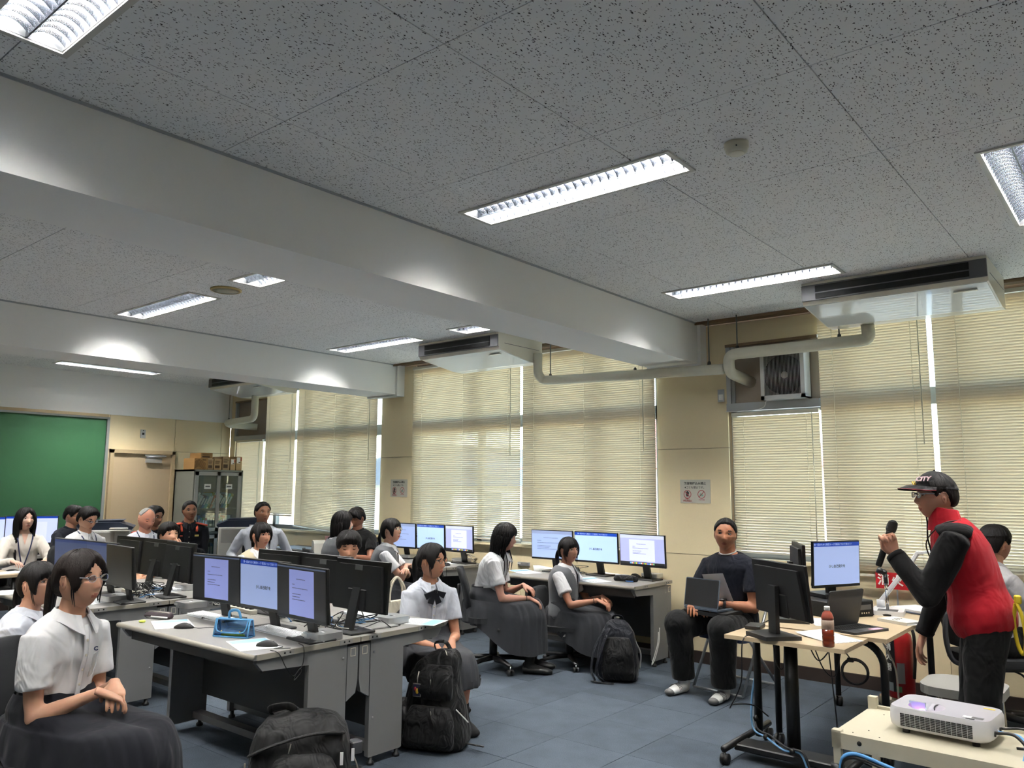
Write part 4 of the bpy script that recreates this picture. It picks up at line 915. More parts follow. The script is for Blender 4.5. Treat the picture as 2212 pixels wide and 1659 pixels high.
for i in range(3): MB().box((0,0,.006+i*.008),(.30,.22,.007),[pm('slate folder',(96,112,140),.5),PAPER,PAPER][i],RZ(random.uniform(-5,5)),.001).build('folder', bk2)
tag(MB().lathe([(.03,0),(.034,.006),(.034,.02),(.03,.026)],pm('yellow tape',(228,206,90),.5),22).build('tape_roll',None,T(-1.40,5.98,ZT+.0)),'yellow tape roll beside the document camera','tape')
t = thing('usb_hub','flat black drive with cables at the left back of the small table','drive',T(-1.93,4.62,.70)@RZ(10)); MB().box((0,0,.012),(.09,.14,.022),BLACK,None,.004).build('case', t); MB().tube(spline([(0,.07,.012),(.03,.12,.02),(.10,.1,.06),(.16,-.02,.10)]),.003,BLACK,6).build('cable', t)
# cables hanging below the small table
for i,(pts,l) in enumerate((([(-1.86,4.45,.70),(-1.87,4.30,.68),(-1.90,4.33,.45),(-1.98,4.36,.30),(-1.99,4.42,.30),(-1.93,4.55,.28),(-1.86,4.60,.22)],'black cable looping from the front of the small table'),([(-1.82,4.6,.66),(-1.80,4.6,.52),(-1.77,4.62,.50),(-1.75,4.6,.66)],'short black cable loop left under the small table'),([(-1.62,4.6,.66),(-1.56,4.6,.57),(-1.48,4.6,.66)],'shallow black cable loop under the small table'),([(-1.60,4.62,.66),(-1.54,4.62,.52),(-1.48,4.62,.50),(-1.44,4.62,.66)],'deep black cable loop under the small table'),([(-1.52,4.64,.66),(-1.50,4.66,.30),(-1.50,4.7,.12),(-1.45,4.8,.08),(-1.40,4.8,.01),(-1.30,4.85,.01),(-1.27,4.88,.2),(-1.28,4.86,.4)],'thin black cable dropping from the small table to the floor'))):
    hang(l, pts, .0035)
t = thing('coiled_cable','black cable coiled and tied under the table edge','cable',T(-1.40,4.70,.515)@RZ(15)); 
for k in range(3): MB().tube(arc((0,0),.062+k*.004,0,360,26,'xz',k*.006),.0035,BLACK,6,False).build('loop', t)
MB().box((-.02,.006,.062),(.035,.03,.022),BLACK,None,.004).build('tie', t); MB().tube(spline([(-.02,0,.07),(-.05,0,.11),(-.08,0,.155)],6),.0035,BLACK,6).build('lead', t)
for k,(pts,c,l) in enumerate((([(-1.97,4.68,.40),(-1.985,4.66,.25),(-1.96,4.62,.13),(-1.85,4.55,.115),(-1.72,4.45,.10),(-1.62,4.42,.11),(-1.58,4.42,.03)],(96,140,180),'blue cable strapped along the pedestal base'),([(-1.96,4.70,.60),(-1.975,4.70,.3),(-1.95,4.64,.14),(-1.84,4.57,.125),(-1.7,4.44,.12),(-1.60,4.41,.12),(-1.56,4.41,.03)],(30,30,32),'black cable strapped along the pedestal base'))): hang(l, pts, .006, pm('cable %d'%k,c,.5))
for i,(x,y,z) in enumerate(((-1.957,4.66,.18),(-1.86,4.56,.115),(-1.66,4.425,.113))): tag(MB().lathe([(.016,-.012),(.017,0),(.016,.012)],BLACK,12,T(x,y,z)@RY(60)).build('cable_strap'),['velcro strap on the rear pedestal column','velcro strap at the left of the pedestal base','velcro strap at the right of the pedestal base'][i],'strap','velcro cable straps')
# fire extinguisher, its stand and sign
REDX = pm('extinguisher red', (176,28,34), .3, coat=.5); xe, ye = -1.56, 6.30
t = thing('fire_extinguisher','red fire extinguisher in a cream stand by the wall','fire extinguisher',T(xe,ye,0)); MB().lathe([(.07,.05),(.088,.055),(.09,.07),(.09,.43),(.078,.485),(.04,.515),(.03,.54)],REDX,28).build('cylinder', t); MB().lathe([(.022,.54),(.022,.57),(.012,.58)],BLACK,14).b2((-.02,-.09,.57),(.02,.03,.585),BLACK).build('valve', t)
MB().tube(spline([(.03,0,.55),(.10,-.03,.52),(.11,-.05,.35),(.10,-.06,.2)]),.011,BLACK,8).build('hose', t)
lb = MB(); 
for a0,a1,z0,z1,m in ((200,262,.10,.46,pm('extinguisher label black',(30,28,30),.4)),(268,300,.16,.30,pm('extinguisher label grey',(180,176,176),.4)),(225,250,.10,.16,pm('extinguisher label pale',(190,206,210),.4)),(262,285,.10,.14,pm('extinguisher label green',(120,170,120),.4))):
    vs = []; n = 8; r = .0915 if m.name.endswith(('black','grey')) else .0922
    for i in range(n+1): a = R(a0+(a1-a0)*i/n); vs += [(r*math.cos(a),r*math.sin(a),z0),(r*math.cos(a),r*math.sin(a),z1)]
    lb.add(vs,[(2*i,2*i+2,2*i+3,2*i+1) for i in range(n)],m)
lb.build('label', t)
for i,ch in enumerate('消火器'): text(ch,.055,WHITEM,t,T(.0935*math.cos(R(232)),.0935*math.sin(R(232)),.40-i*.07)@RZ(232+90)@RX(90),'lettering',bold=.001)
t = thing('extinguisher_stand','round cream tray on the floor holding the extinguisher','stand',T(xe,ye,0)); MB().lathe([(.15,0),(.155,.01),(.15,.05),(.142,.052),(.136,.045),(.134,.015),(.001,.012)],CREAM,30).build('tray', t); MB().lathe([(.07,.012),(.07,.05),(.001,.05)],CREAM,20).build('pad', t)
t = thing('extinguisher_sign','red fire extinguisher sign standing behind the table','sign',T(-1.62,6.46,.0)); MB().b2((-.12,0,.78),(.17,.004,.90),pm('sign red',(178,24,36),.35)).build('plate', t)
for i,ch in enumerate('消火器'): text(ch,.085,WHITEM,t,T(-.065+i*.095,-.001,.84)@RX(90),'lettering',bold=.002)
MB().b2((.02,.004,.04),(.03,.01,.78),ALU).build('post', t); MB().lathe([(.05,0),(.05,.02),(.01,.04)],ALU,16,T(.025,.007,0)).build('foot', t)
# ================================================================ projector on its cart
CARTM = pm('cart cream enamel', (184,177,156), .45, var=.03, vscale=6); cz = .55
A_ = onz(1800,1582,cz); Bk = onz(1884,1528,cz); ca = math.degrees(math.atan2(*( (onz(2100,1642,cz)-A_).yx )))
CM = T(A_.x,A_.y,0)@RZ(ca)
t = thing('projector_cart','cream steel cart carrying the projector at the lower right','cart',CM); cl, cw = .86, .50
MB().b2((.0,.0,cz-.02),(cl,cw,cz),CARTM,None,.003).build('top_shelf', t); MB().b2((.0,-.004,cz-.055),(cl,.018,cz+.004),CARTM).b2((0,cw-.018,cz-.055),(cl,cw+.004,cz+.012),CARTM).b2((-.006,-.004,cz-.055),(.03,.03,cz+.012),CARTM).b2((-.006,cw-.03,cz-.055),(.03,cw+.004,cz+.05),CARTM).b2((-.006,-.004,cz-.05),(.01,cw+.004,cz-.002),CARTM).build('rim', t)
for x in (.012,cl-.03):
    for y in (.012,cw-.012): MB().b2((x-.014,y-.014,.06),(x+.014,y+.014,cz-.02),CARTM).build('post', t); caster(t,x,y,.028)
MB().b2((0,0,.16),(cl,cw,.18),CARTM).build('lower_shelf', t)
for y in (.007,cw-.007): MB().tube([(cl-.06,y,cz-.025)]+[(cl+.04,y,cz-.03)]+arc((cl+.04,cz-.15),.12,90,0,8,'xz',y)[1:]+[(cl+.16,y,cz-.35)],.014,CARTM,10).build('handle', t)
for x in (.10,.62): MB().rod((x,-.006,cz-.022),(x,-.003,cz-.022),.009,DARK,10).build('bolt', t)
for x,y in ((.06,.05),(.10,.12),(.16,.05),(.08,.40)): MB().rod((x,y,cz),(x,y,cz+.001),.003,DARK,6).build('screw', t)
PJW = pm('projector white', (204,204,208), .4, coat=.2); PJG = pm('projector top grey', (160,158,164), .45)
PA = onz(1915,1545,cz+.06); PB = onz(2140,1588,cz+.06)
pa = math.degrees(math.atan2(PB.y-PA.y, PB.x-PA.x)); pw = (PB-PA).length
t = thing('projector','white short throw projector with a lit lens on the cart','projector',T(PA.x,PA.y,cz)@RZ(pa)); pd_, ph = .27, .10
def pj(z): return [(x+pw/2,y+pd_/2) for x,y in rrect(pw,pd_,.05,6)]
out = pj(0); n = len(out); vs = []
for z,s in ((.018,.90),(.03,.985),(.05,1),(.085,.995),(.10,.965)): vs += [((x-pw/2)*s+pw/2,(y-pd_/2)*s+pd_/2,z) for x,y in out]
fs = [(i*n+j,i*n+(j+1)%n,(i+1)*n+(j+1)%n,(i+1)*n+j) for i in range(4) for j in range(n)]+[tuple(range(n-1,-1,-1))]
MB().add(vs,fs,PJW,True).build('case', t)
# top deck with sunken lens well
well = [(.06,.03),(.055,.15),(.10,.20),(.20,.15),(.17,.075),(.12,.03)]
dk = [((x-pw/2)*.965+pw/2,(y-pd_/2)*.965+pd_/2,.10) for x,y in out]
ang = lambda p: math.atan2(p[1]-.10,p[0]-.115)
mb = MB(); inner = [(.105+.055*math.cos(2*PI*k/n)*1.2+.02,.095+.07*math.sin(2*PI*k/n),.099) for k in range(n)]
outer = sorted(dk,key=ang); inn = sorted(inner,key=ang); low = [((x-.115)*.55+.10,(y-.10)*.55+.085,.055) for x,y,z in inn]
mb.add(outer+inn+low,[(j,(j+1)%n,n+(j+1)%n,n+j) for j in range(n)]+[(n+j,n+(j+1)%n,2*n+(j+1)%n,2*n+j) for j in range(n)]+[tuple(2*n+j for j in range(n))],PJG); mb.build('top_deck', t)
MB().ell((.095,.075,.06),(.022,.014,.016),pm('projector lens glow',(225,120,255),.2,emit=5)).build('lens', t); MB().box((.085,.115,.085),(.06,.012,.045),pm('projector mirror',(196,224,232),.1,.6),RZ(0)).build('mirror', t)
MB().lathe([(.020,0),(.020,.003),(.015,.003),(.015,0)],BLACK,20,T(.155,.15,.083)@RZ(20)@RX(50)).build('focus_ring', t)
slot = MB().b2((-.008,-.0006,-.002),(.008,.0006,.002),DARK).mesh('vent_slot')
for r in range(8):
    for c in range(14):
        x = .06+c*.0185
        if x < pw-.06: link('vent_slot', slot, t, T(x,-.0004,.034+r*.0062))
MB().b2((pw-.10,.03,.1005),(pw-.03,.055,.1012),WHITEM).b2((pw-.07,.03,.1012),(pw-.03,.055,.1016),DGREY).build('label', t); MB().b2((pw-.07,pd_-.055,.1005),(pw-.03,pd_-.04,.1012),pm('yellow sticker',(228,190,60),.5)).build('sticker', t); MB().b2((pw-.085,.012,.1005),(pw-.055,.022,.1012),DARK).build('buttons', t)
for x,y in ((.06,.04),(pw-.06,.04),(pw/2,pd_-.04)): MB().lathe([(.014,0),(.014,.012),(.008,.02)],BLACK,12,T(x,y,0)).build('foot', t)
for k,y in enumerate((.06,.10,.14)): MB().rod((pw-.004,y,.05),(pw+.004,y,.05),.009,[DARK,GREY,DARK][k],10).build('port', t)
for k,(c,l,r,pp) in enumerate(((BLACK,'black video cable plugged into the projector',.006,[(pw+.0,.06,.055),(pw+.07,.05,.06),(pw+.12,.0,.01),(pw+.08,-.10,-.06)]),(pm('blue network cable',(86,150,206),.45),'blue network cable hanging from the projector',.006,[(pw+.0,.10,.05),(pw+.09,.06,.05),(pw+.10,-.05,-.02),(pw-.02,-.14,-.12),(pw-.15,-.16,-.13)]),(BLACK,'black power cable behind the projector',.005,[(pw+.0,.16,.05),(pw+.08,.2,.05),(pw+.16,.14,.01),(pw+.06,.1,.004)]))):
    M_ = T(PA.x,PA.y,cz)@RZ(pa); hang(l,[M_@Vector(p) for p in pp],r,c)
M_ = CM
for k,(c,l,dz) in enumerate(((pm('blue network cable',(86,150,206),.45),'blue network cable strung along the front of the cart',0),(BLACK,'black cable strung along the front of the cart',-.014))):
    hang(l,[M_@Vector(p) for p in ((.035,-.02,.06),(.03,-.03,.40+dz),(.07,-.03,.49+dz),(.2,-.028,.475+dz),(.42,-.026,.42+dz),(.66,-.028,.385+dz),(.8,-.03,.40+dz))],.007,c)
tag(MB().lathe([(.026,-.02),(.027,0),(.026,.02)],BLACK,14).build('cable_strap',None,M_@T(.012,0,.415)),'black velcro strap round the left cart post','strap','velcro cable straps')
# grey stool behind the cart, dark unit at the right edge
t = thing('chair','grey chair seat behind the projector cart','chair',T(-.93,5.04,0)); MB().prism(rrect(.40,.40,.12,6),.42,.465,pm('grey stool pad',(140,138,134),.8)).build('seat', t)
for sx in (-1,1):
    for sy in (-1,1): MB().rod((sx*.17,sy*.16,0),(sx*.15,sy*.14,.42),.011,CHROME,8).build('leg', t)
for k,(pts,c,l) in enumerate((([(-1.45,6.1,.01),(-1.2,5.9,.01),(-1.25,5.4,.01),(-1.0,5.5,.01),(-1.1,6.2,.01),(-.9,6.3,.01)],(200,198,190),'white cables lying on the floor by the extinguisher'),([(-1.25,5.6,.01),(-1.0,5.3,.015),(-1.15,5.15,.01),(-1.3,5.4,.01),(-1.05,5.6,.015),(-.95,5.3,.01)],(26,26,26),'black cables tangled on the floor under the right table'),([(-1.62,6.1,.45),(-1.52,6.0,.3),(-1.40,5.6,.10),(-1.25,5.3,.015),(-1.05,4.9,.01)],(190,188,180),'grey cable sloping from the extinguisher to the floor'))): hang(l,pts,.006,pm('floor cable %d'%k,c,.5))
# ================================================================ left tables
t = thing('side_table','pale wooden table corner at the lower left edge','table'); q = onz(36,1432,.70)
MB().b2((q.x-1.0,q.y-.55,.675),(q.x,q.y,.70),WOOD).build('table_top', t)
MB().tube([(q.x-.5,q.y-.08,.66),(q.x-.12,q.y-.08,.66)]+arc((q.x-.12,.56),.10,90,0,6,'xz',q.y-.08)[1:]+[(q.x-.02,q.y-.08,.03)],.018,TBLK,10).build('leg', t); MB().tube([(q.x-.02,q.y-.4,.03),(q.x-.02,q.y+.05,.03)],.02,TBLK,10).build('foot', t); MB().tube([(q.x-.95,q.y-.3,.03),(q.x-.95,q.y-.3,.67)],.018,TBLK,10).build('leg', t)
t = thing('side_table','pale wooden table in front of the woman in the cream blouse','table'); q = onz(48,1240,.70)
MB().b2((q.x-.55,q.y-1.5,.675),(q.x,q.y,.70),WOOD).build('table_top', t); MB().b2((q.x-.50,q.y-1.45,.56),(q.x-.06,q.y-.05,.58),BLACK).build('under_shelf', t)
for y in (q.y-.05,q.y-1.45):
    for x in (q.x-.05,q.x-.5): MB().rod((x,y,0),(x,y,.675),.018,TBLK,10).build('leg', t)
paper('white booklet before the woman in the cream blouse', T(q.x-.22,q.y-.05,.70)@RZ(15), lines=6)
tag(MB().box((0,0,.04),(.36,.40,.08),BLACKM,None,.03,3).build('bag',None,T(q.x-.30,q.y-.28,.582)@RZ(10)),'black bag lying on the shelf under the far left table','bag')
monitor('bright document monitor at the far left edge behind the woman', T(-9.98,3.02,.735)@RZ(66), 'bright', 0, group='monitors by the green board', w=.54, h=.32, zc=.27, dim=1.3)
monitor('bright document monitor between the woman and the man in navy', T(-9.98,3.56,.735)@RZ(62), 'bright', 0, group='monitors by the green board', w=.54, h=.32, zc=.27, dim=1.3)
t = thing('side_table','grey table with monitors under the green board','table'); MB().b2((-10.25,2.2,.70),(-9.75,3.95,.735),DTOP).build('table_top', t)
for y in (2.25,3.9): MB().b2((-10.2,y-.02,0),(-9.8,y+.02,.70),DLEG).build('leg', t)
# small laptop with teal screen and white device on desk D's left
t = thing('side_table','grey desk between the far desk and the low cabinet','table'); MB().b2((-7.95,5.55,.67),(-7.22,6.0,.70),DTOP).build('table_top', t); MB().b2((-7.92,5.58,0),(-7.89,5.97,.67),DLEG).build('leg', t); MB().b2((-7.28,5.58,0),(-7.25,5.97,.67),DLEG).build('leg', t)
laptop('small laptop with a teal screen beside the girl with long hair', T(-7.46,5.72,.70)@RZ(-38), LB, 112, True, .30, .21, None, scr('teal',(60,120,130),.3))
t = thing('document_scanner','white curved scanner beside the teal laptop','scanner',T(-7.68,5.84,.70)@RZ(-30)); MB().prism([(-.15,0),(.15,0),(.15,.03),(.12,.16),(.06,.185),(-.05,.19),(-.11,.17)],-.09,.09,COPW,RX(90)).build('case', t); MB().b2((-.10,-.1,.03),(.10,-.09,.035),COPG).build('slot', t)
# ================================================================ people
def remesh(mb, vox, smooth=4, fac=.5):
    me = mb.mesh('tmp'); o = bpy.data.objects.new('tmp', me); COL.objects.link(o)
    r = o.modifiers.new('r','REMESH'); r.mode = 'VOXEL'; r.voxel_size = vox; r.use_smooth_shade = True
    if smooth: s = o.modifiers.new('s','SMOOTH'); s.factor = fac; s.iterations = smooth
    bpy.context.view_layer.update(); e = o.evaluated_get(bpy.context.evaluated_depsgraph_get()).to_mesh()
    n = len(e.vertices); co = np.empty(n*3,np.float32); e.vertices.foreach_get('co',co)
    fs = [tuple(p.vertices) for p in e.polygons]
    bpy.data.objects.remove(o); bpy.data.meshes.remove(me)
    return [tuple(v) for v in co.reshape(-1,3).tolist()], fs
def sm(x, a, b):
    t = max(0,min(1,(x-a)/(b-a) if b != a else 0)); return t*t*(3-2*t)
def gs(x, s): return math.exp(-(x/s)**2)
def headpt(az, el, male=0):
    """az 0 = front (+y), positive to +x; el up. head centre at origin, chin at about -.115"""
    ca, sa, ce, se = math.cos(az), math.sin(az), math.cos(el), math.sin(el)
    x, y, z = .0775*ce*sa, .093*ce*ca, .116*se
    if y > 0: y *= 1-.05*sm(abs(z),.0,.03)*0
    if z < 0:
        k = sm(-z,0,.115); x *= 1-.25*k*(.85 if male else 1); y *= 1-.10*k if y > 0 else 1-.32*k
        if y > 0: y += .020*sm(-z,.02,.10)*(y/.09)
    else:
        x *= 1+.03*sm(z,0,.06); y -= .004 if y > 0 else .008*sm(z,0,.08)*0
    if y > 0:
        f = sm(y,0,.05)
        br = gs(x,.0095)*( .006*sm(z,.035,.005)*sm(z,-.05,.0) )
        tip = .0165*gs(x,.0125+.003*male)*gs(z+.026,.0155 if z > -.026 else .009)
        ala = .006*gs(abs(x)-.012,.006)*gs(z+.032,.008)
        eye = -.0065*gs(abs(x)-.031,.019)*gs(z-.012,.013)
        brow = .0030*gs(abs(x)-.03,.025)*gs(z-.032,.010)
        lip = .0050*gs(x,.020)*(gs(z+.056,.0055)+1.1*gs(z+.066,.0060)) - .003*gs(x,.020)*gs(z+.0610,.0022)
        chin = .006*gs(x,.020)*gs(z+.098,.016); chk = .003*gs(abs(x)-.045,.02)*gs(z+.028,.025)
        y += f*(br+tip+ala+eye+brow+lip+chin+chk)
    return x, y, z
def hairmat(col):
    k = 'hair %d %d %d'%col
    if k in MATS: return MATS[k]
    m = pm(k, col, .55, spec=.18); n = m.node_tree.nodes; L = m.node_tree.links; b = n['Principled BSDF']; tc = n.new('ShaderNodeTexCoord')
    mp = n.new('ShaderNodeMapping'); mp.inputs['Scale'].default_value = (260,260,16); nz = n.new('ShaderNodeTexNoise'); nz.inputs['Scale'].default_value = 1; nz.inputs['Detail'].default_value = 3
    c = lin(col); mx = n.new('ShaderNodeMix'); mx.data_type = 'RGBA'; mx.inputs['A'].default_value = (*[x*.45 for x in c],1); mx.inputs['B'].default_value = (*[x*1.7 for x in c],1)
    bp = n.new('ShaderNodeBump'); bp.inputs['Strength'].default_value = .55; bp.inputs['Distance'].default_value = .004
    L.new(tc.outputs['Object'],mp.inputs[0]); L.new(mp.outputs[0],nz.inputs['Vector']); L.new(nz.outputs['Fac'],mx.inputs['Factor']); L.new(mx.outputs['Result'],b.inputs['Base Color']); L.new(nz.outputs['Fac'],bp.inputs['Height']); L.new(bp.outputs[0],b.inputs['Normal']); return m
SKINC = {}
def skin(rgb):
    k = 'skin %d %d %d'%rgb
    if k in MATS: return MATS[k]
    m = pm(k, rgb, .5, var=.05, vscale=30, spec=.35); b = m.node_tree.nodes['Principled BSDF']
    b.inputs['Subsurface Weight'].default_value = .12; b.inputs['Subsurface Radius'].default_value = (.02,.008,.004); b.inputs['Subsurface Scale'].default_value = .3
    return m
def headmesh(mb, M, sk, lip, browm, male=0, eyes='open', gaze=0, brow=1):
    na, ne = 64, 52; vs = []; azs = []
    for j in range(na):
        u = -1+2*j/na; azs.append(PI*(abs(u)**1.25)*(1 if u >= 0 else -1))
    els = [-PI/2+PI*(i+.5)/ne for i in range(ne)]
    for e in els: vs += [headpt(a,e,male) for a in azs]
    fl, fk = [], []
    for i in range(ne-1):
        for j in range(na):
            f = (i*na+j,i*na+(j+1)%na,(i+1)*na+(j+1)%na,(i+1)*na+j); c = [sum(vs[q][k] for q in f)/4 for k in range(3)]
            on = c[1] > .05 and ((c[0]/.0190)**2+((c[2]+.0605)/.0085)**2) < 1
            (fk if on else fl).append(f)
    fl += [tuple(range(na-1,-1,-1)), tuple((ne-1)*na+j for j in range(na))]
    o = len(mb.v); mb.add(vs, fl, sk, True, M); k = mb.mat(lip)
    for f in fk: mb.f.append(tuple(q+o for q in f)); mb.mi.append(k); mb.sm.append(True)
    EW = pm('eye white',(214,208,202),.3); EI = pm('dark iris',(26,18,14),.15,coat=.5)
    for s in (-1,1):
        x = s*.031; y = headpt(math.atan2(x,.086),.10,male)[1]
        if eyes == 'open':
            mb.ell((x,y-.0035,.0115),(.0150,.0054,.0062),EW,12,8,M); mb.ell((x+gaze*.005,y+.0002,.0118),(.0064,.0026,.0061),EI,10,8,M)
            mb.tube([(x-.0150,y-.001,.0105),(x-.008,y+.0026,.0162),(x,y+.0036,.0178),(x+.008,y+.0026,.0162),(x+.0150,y-.001,.0105)],.0016,EI,6,True,M)
            mb.tube([(x-.0135,y-.001,.0085),(x,y+.0022,.0058),(x+.0135,y-.001,.0085)],.0008,pm('lower lid',(120,80,66),.6),5,True,M)
        else:
            mb.ell((x,y-.003,.012),(.0142,.0056,.0062),sk,12,8,M); mb.tube([(x-.0145,y-.001,.0095),(x-.005,y+.0026,.0062),(x+.005,y+.0026,.0062),(x+.0145,y-.001,.0095)],.0015,EI,6,True,M)
        yb = y+.0035
        if brow: mb.tube([(x-s*.015,yb,.030),(x-s*.002,yb+.001,.0345),(x+s*.012,yb-.003,.0345),(x+s*.020,yb-.009,.030)],[(.0016,.0022),(.0020,.0030+.0012*male),(.0018,.0026+.0010*male),(.0010,.0012)],browm,6,True,M)
        E = M@T(s*.0725,-.006,-.006)@RZ(-s*22)@RX(-8)
        mb.ell((0,0,0),(.007,.0165,.030),sk,12,8,E); mb.tube([(s*.004,-.012,-.020),(s*.008,-.017,.004),(s*.007,-.010,.024),(s*.004,.006,.027)],[.004,.0045,.0045,.003],sk,6,True,E); mb.ell((s*.006,.004,-.004),(.0025,.006,.010),pm('ear hollow',(140,90,72),.6),8,6,E)
def hairshell(fn, noise_amp=.004, na=112, ne=72, male=0, seed=0):
    vs = []
    for i in range(ne):
        e = -PI/2+PI*(i+.5)/ne
        for j in range(na):
            a = -PI+2*PI*j/na; x,y,z = headpt(a,e,male); t = fn(math.degrees(a),math.degrees(e))
            if y > 0 and t > 0:       # smooth over face relief
                x2,y2,z2 = .0775*math.cos(e)*math.sin(a), .093*math.cos(e)*math.cos(a), .116*math.sin(e); y = max(y2,y*.6+y2*.4)
            r = math.sqrt(x*x+y*y+z*z); w = noise_amp*(noise.noise((a*9+seed,e*1.3,seed))+.6*noise.noise((a*23+seed,e*2,seed+4))) if t > 0 else 0
            k = (r+t+w)/r; vs.append((x*k,y*k,z*k))
    fs = [(i*na+j,i*na+(j+1)%na,(i+1)*na+(j+1)%na,(i+1)*na+j) for i in range(ne-1) for j in range(na)]+[tuple(range(na-1,-1,-1)),tuple((ne-1)*na+j for j in range(na))]
    return vs, fs
def lerp_tab(tab, x):
    for (a,b),(c,d) in zip(tab,tab[1:]):
        if a <= x <= c: return b+(d-b)*(x-a)/(c-a)
    return tab[-1][1] if x > tab[-1][0] else tab[0][1]
# hairline elevation by |azimuth| (deg from the front) for each cut
CUTS = {'short':[(0,40),(30,36),(45,26),(58,8),(72,-6),(80,4),(95,8),(108,-8),(125,-30),(180,-34)],
 'crop':[(0,44),(35,40),(52,26),(66,10),(76,6),(95,10),(108,-4),(130,-26),(180,-30)],
 'fringe':[(0,27),(25,24),(45,16),(58,2),(72,-8),(80,2),(95,6),(108,-10),(125,-34),(180,-38)],
 'bangs':[(0,14),(25,12),(40,8),(50,-10),(60,-34),(70,-24),(78,4),(95,10),(106,-5),(125,-36),(180,-42)],
 'parted':[(0,34),(14,28),(28,16),(42,4),(54,-18),(64,-26),(74,-6),(84,8),(98,8),(110,-10),(130,-36),(180,-40)],
 'long':[(0,15),(28,10),(44,0),(52,-30),(64,-55),(100,-60),(180,-60)],
 'longpart':[(0,36),(14,28),(30,12),(42,-8),(52,-40),(64,-58),(100,-62),(180,-62)],
 'bald':[(0,80),(40,70),(60,46),(80,20),(95,18),(110,20),(140,10),(180,0)]}
def hair(P, sk_M, col, cut, thick, male, seed):
    tab = CUTS[cut]
    def fn(a, e):
        b = lerp_tab(tab, abs(a)); 
        if cut not in ('bald','crop','short'): b += 5*noise.noise((a*.14,seed,0))+3*noise.noise((a*.5,seed,3))
        d = (e-b); t = -.006+(thick+.006)*sm(d,-3,9 if cut in('crop','bald') else 14)
        if cut in ('short','fringe','crop') and e > 20: t += .004*thick/.014
        if t > 0: t *= 1-.45*sm(e,42,85)
        return t
    m = hairmat(col)
    vs, fs = hairshell(fn, .0035 if cut != 'bald' else .001, male=male, seed=seed)
    return MB().add(vs, fs, m, True, sk_M), m
def lock(mb, m, pts, r0, r1, n=7, sq=.5): 
    P = spline(pts,5); k = len(P); mb.tube(P,[(r0+(r1-r0)*(i/(k-1))**1.4)*min(1,.25+.22*i) for i in range(k)],m,n,True,None,sq)
HANDC = {}
def handmesh(curl):
    if curl in HANDC: return HANDC[curl]
    c = {'relax':(22,26,18),'grip':(72,70,40),'flat':(6,10,6),'hook':(40,48,30)}[curl]; m = DARK; mb = MB()
    mb.tube([(0,-.02,0),(0,.0,0),(0,.03,-.001),(0,.065,-.001),(0,.088,-.003),(0,.096,-.004)],[(.024,.017),(.025,.018),(.033,.017),(.041,.0145),(.040,.012),(.034,.008)],m,14)
    for i,(x,L,r) in enumerate(((-.030,.070,.0088),(-.0105,.078,.0092),(.0100,.072,.0088),(.0295,.056,.0076))):
        p = Vector((x,.084,-.003)); a = R(4*(1.5-i)*0); ang = 0; pts = [p+Vector((0,-.012,0)),p]; sp = (x*1.2)
        for k,(seg,cc) in enumerate(zip((.46,.30,.24),c)):
            ang += R(cc*(1+.10*i)); d = Vector((sp*1.5*math.cos(ang),math.cos(ang),-math.sin(ang))); q = pts[-1]+d*(L*seg); pts += [(pts[-1]+q)/2,q]
        k = len(pts); mb.tube(pts,[r*(1.05-.30*(j/(k-1))) for j in range(k-1)]+[r*.45],m,8)
    if curl == 'grip': th = [(-.020,.015,-.004),(-.036,.038,-.016),(-.034,.062,-.034),(-.018,.078,-.046),(-.008,.084,-.05)]
    else: th = [(-.018,.012,-.004),(-.038,.034,-.010),(-.050,.058,-.018),(-.052,.080,-.026),(-.050,.088,-.029)]
    mb.tube(th,[.013,.0125,.0105,.0090,.004],m,8)
    HANDC[curl] = remesh(mb,.0034,3,.5); return HANDC[curl]
def ik(S, Tt, l1, l2, pole):
    S, Tt = Vector(S), Vector(Tt); d = Tt-S; L = min(d.length,(l1+l2)*.995); u = d.normalized(); Tt = S+u*L
    a = (l1*l1-l2*l2+L*L)/(2*L); h = math.sqrt(max(0,l1*l1-a*a)); p = Vector(pole); p = (p-u*p.dot(u)).normalized(); return S+u*a+p*h, Tt
def torso_rings(base, u, fw, tl, male, inf, s, bot=-.14):
    if male: R_ = [(-.14,.145,.105),(-.02,.165,.12),(.10,.162,.118),(.28,.150,.112),(.48,.158,.112),(.68,.178,.115),(.82,.186,.104),(.92,.165,.085),(1.0,.085,.066),(1.05,.058,.056)]
    else: R_ = [(-.14,.150,.105),(-.02,.168,.118),(.10,.160,.112),(.28,.134,.100),(.48,.138,.104),(.66,.152,.112),(.80,.158,.100),(.90,.142,.080),(.99,.076,.060),(1.05,.052,.052)]
    pts, rs = [], []
    for t,rx,ry in R_:
        if t < bot-1e-6: continue
        bend = fw*(.02*math.sin(PI*max(0,min(1,t)))*-1)
        pts.append(base+u*(tl*t)+bend); rs.append((rx*s+inf,ry*s+inf))
    return pts, rs
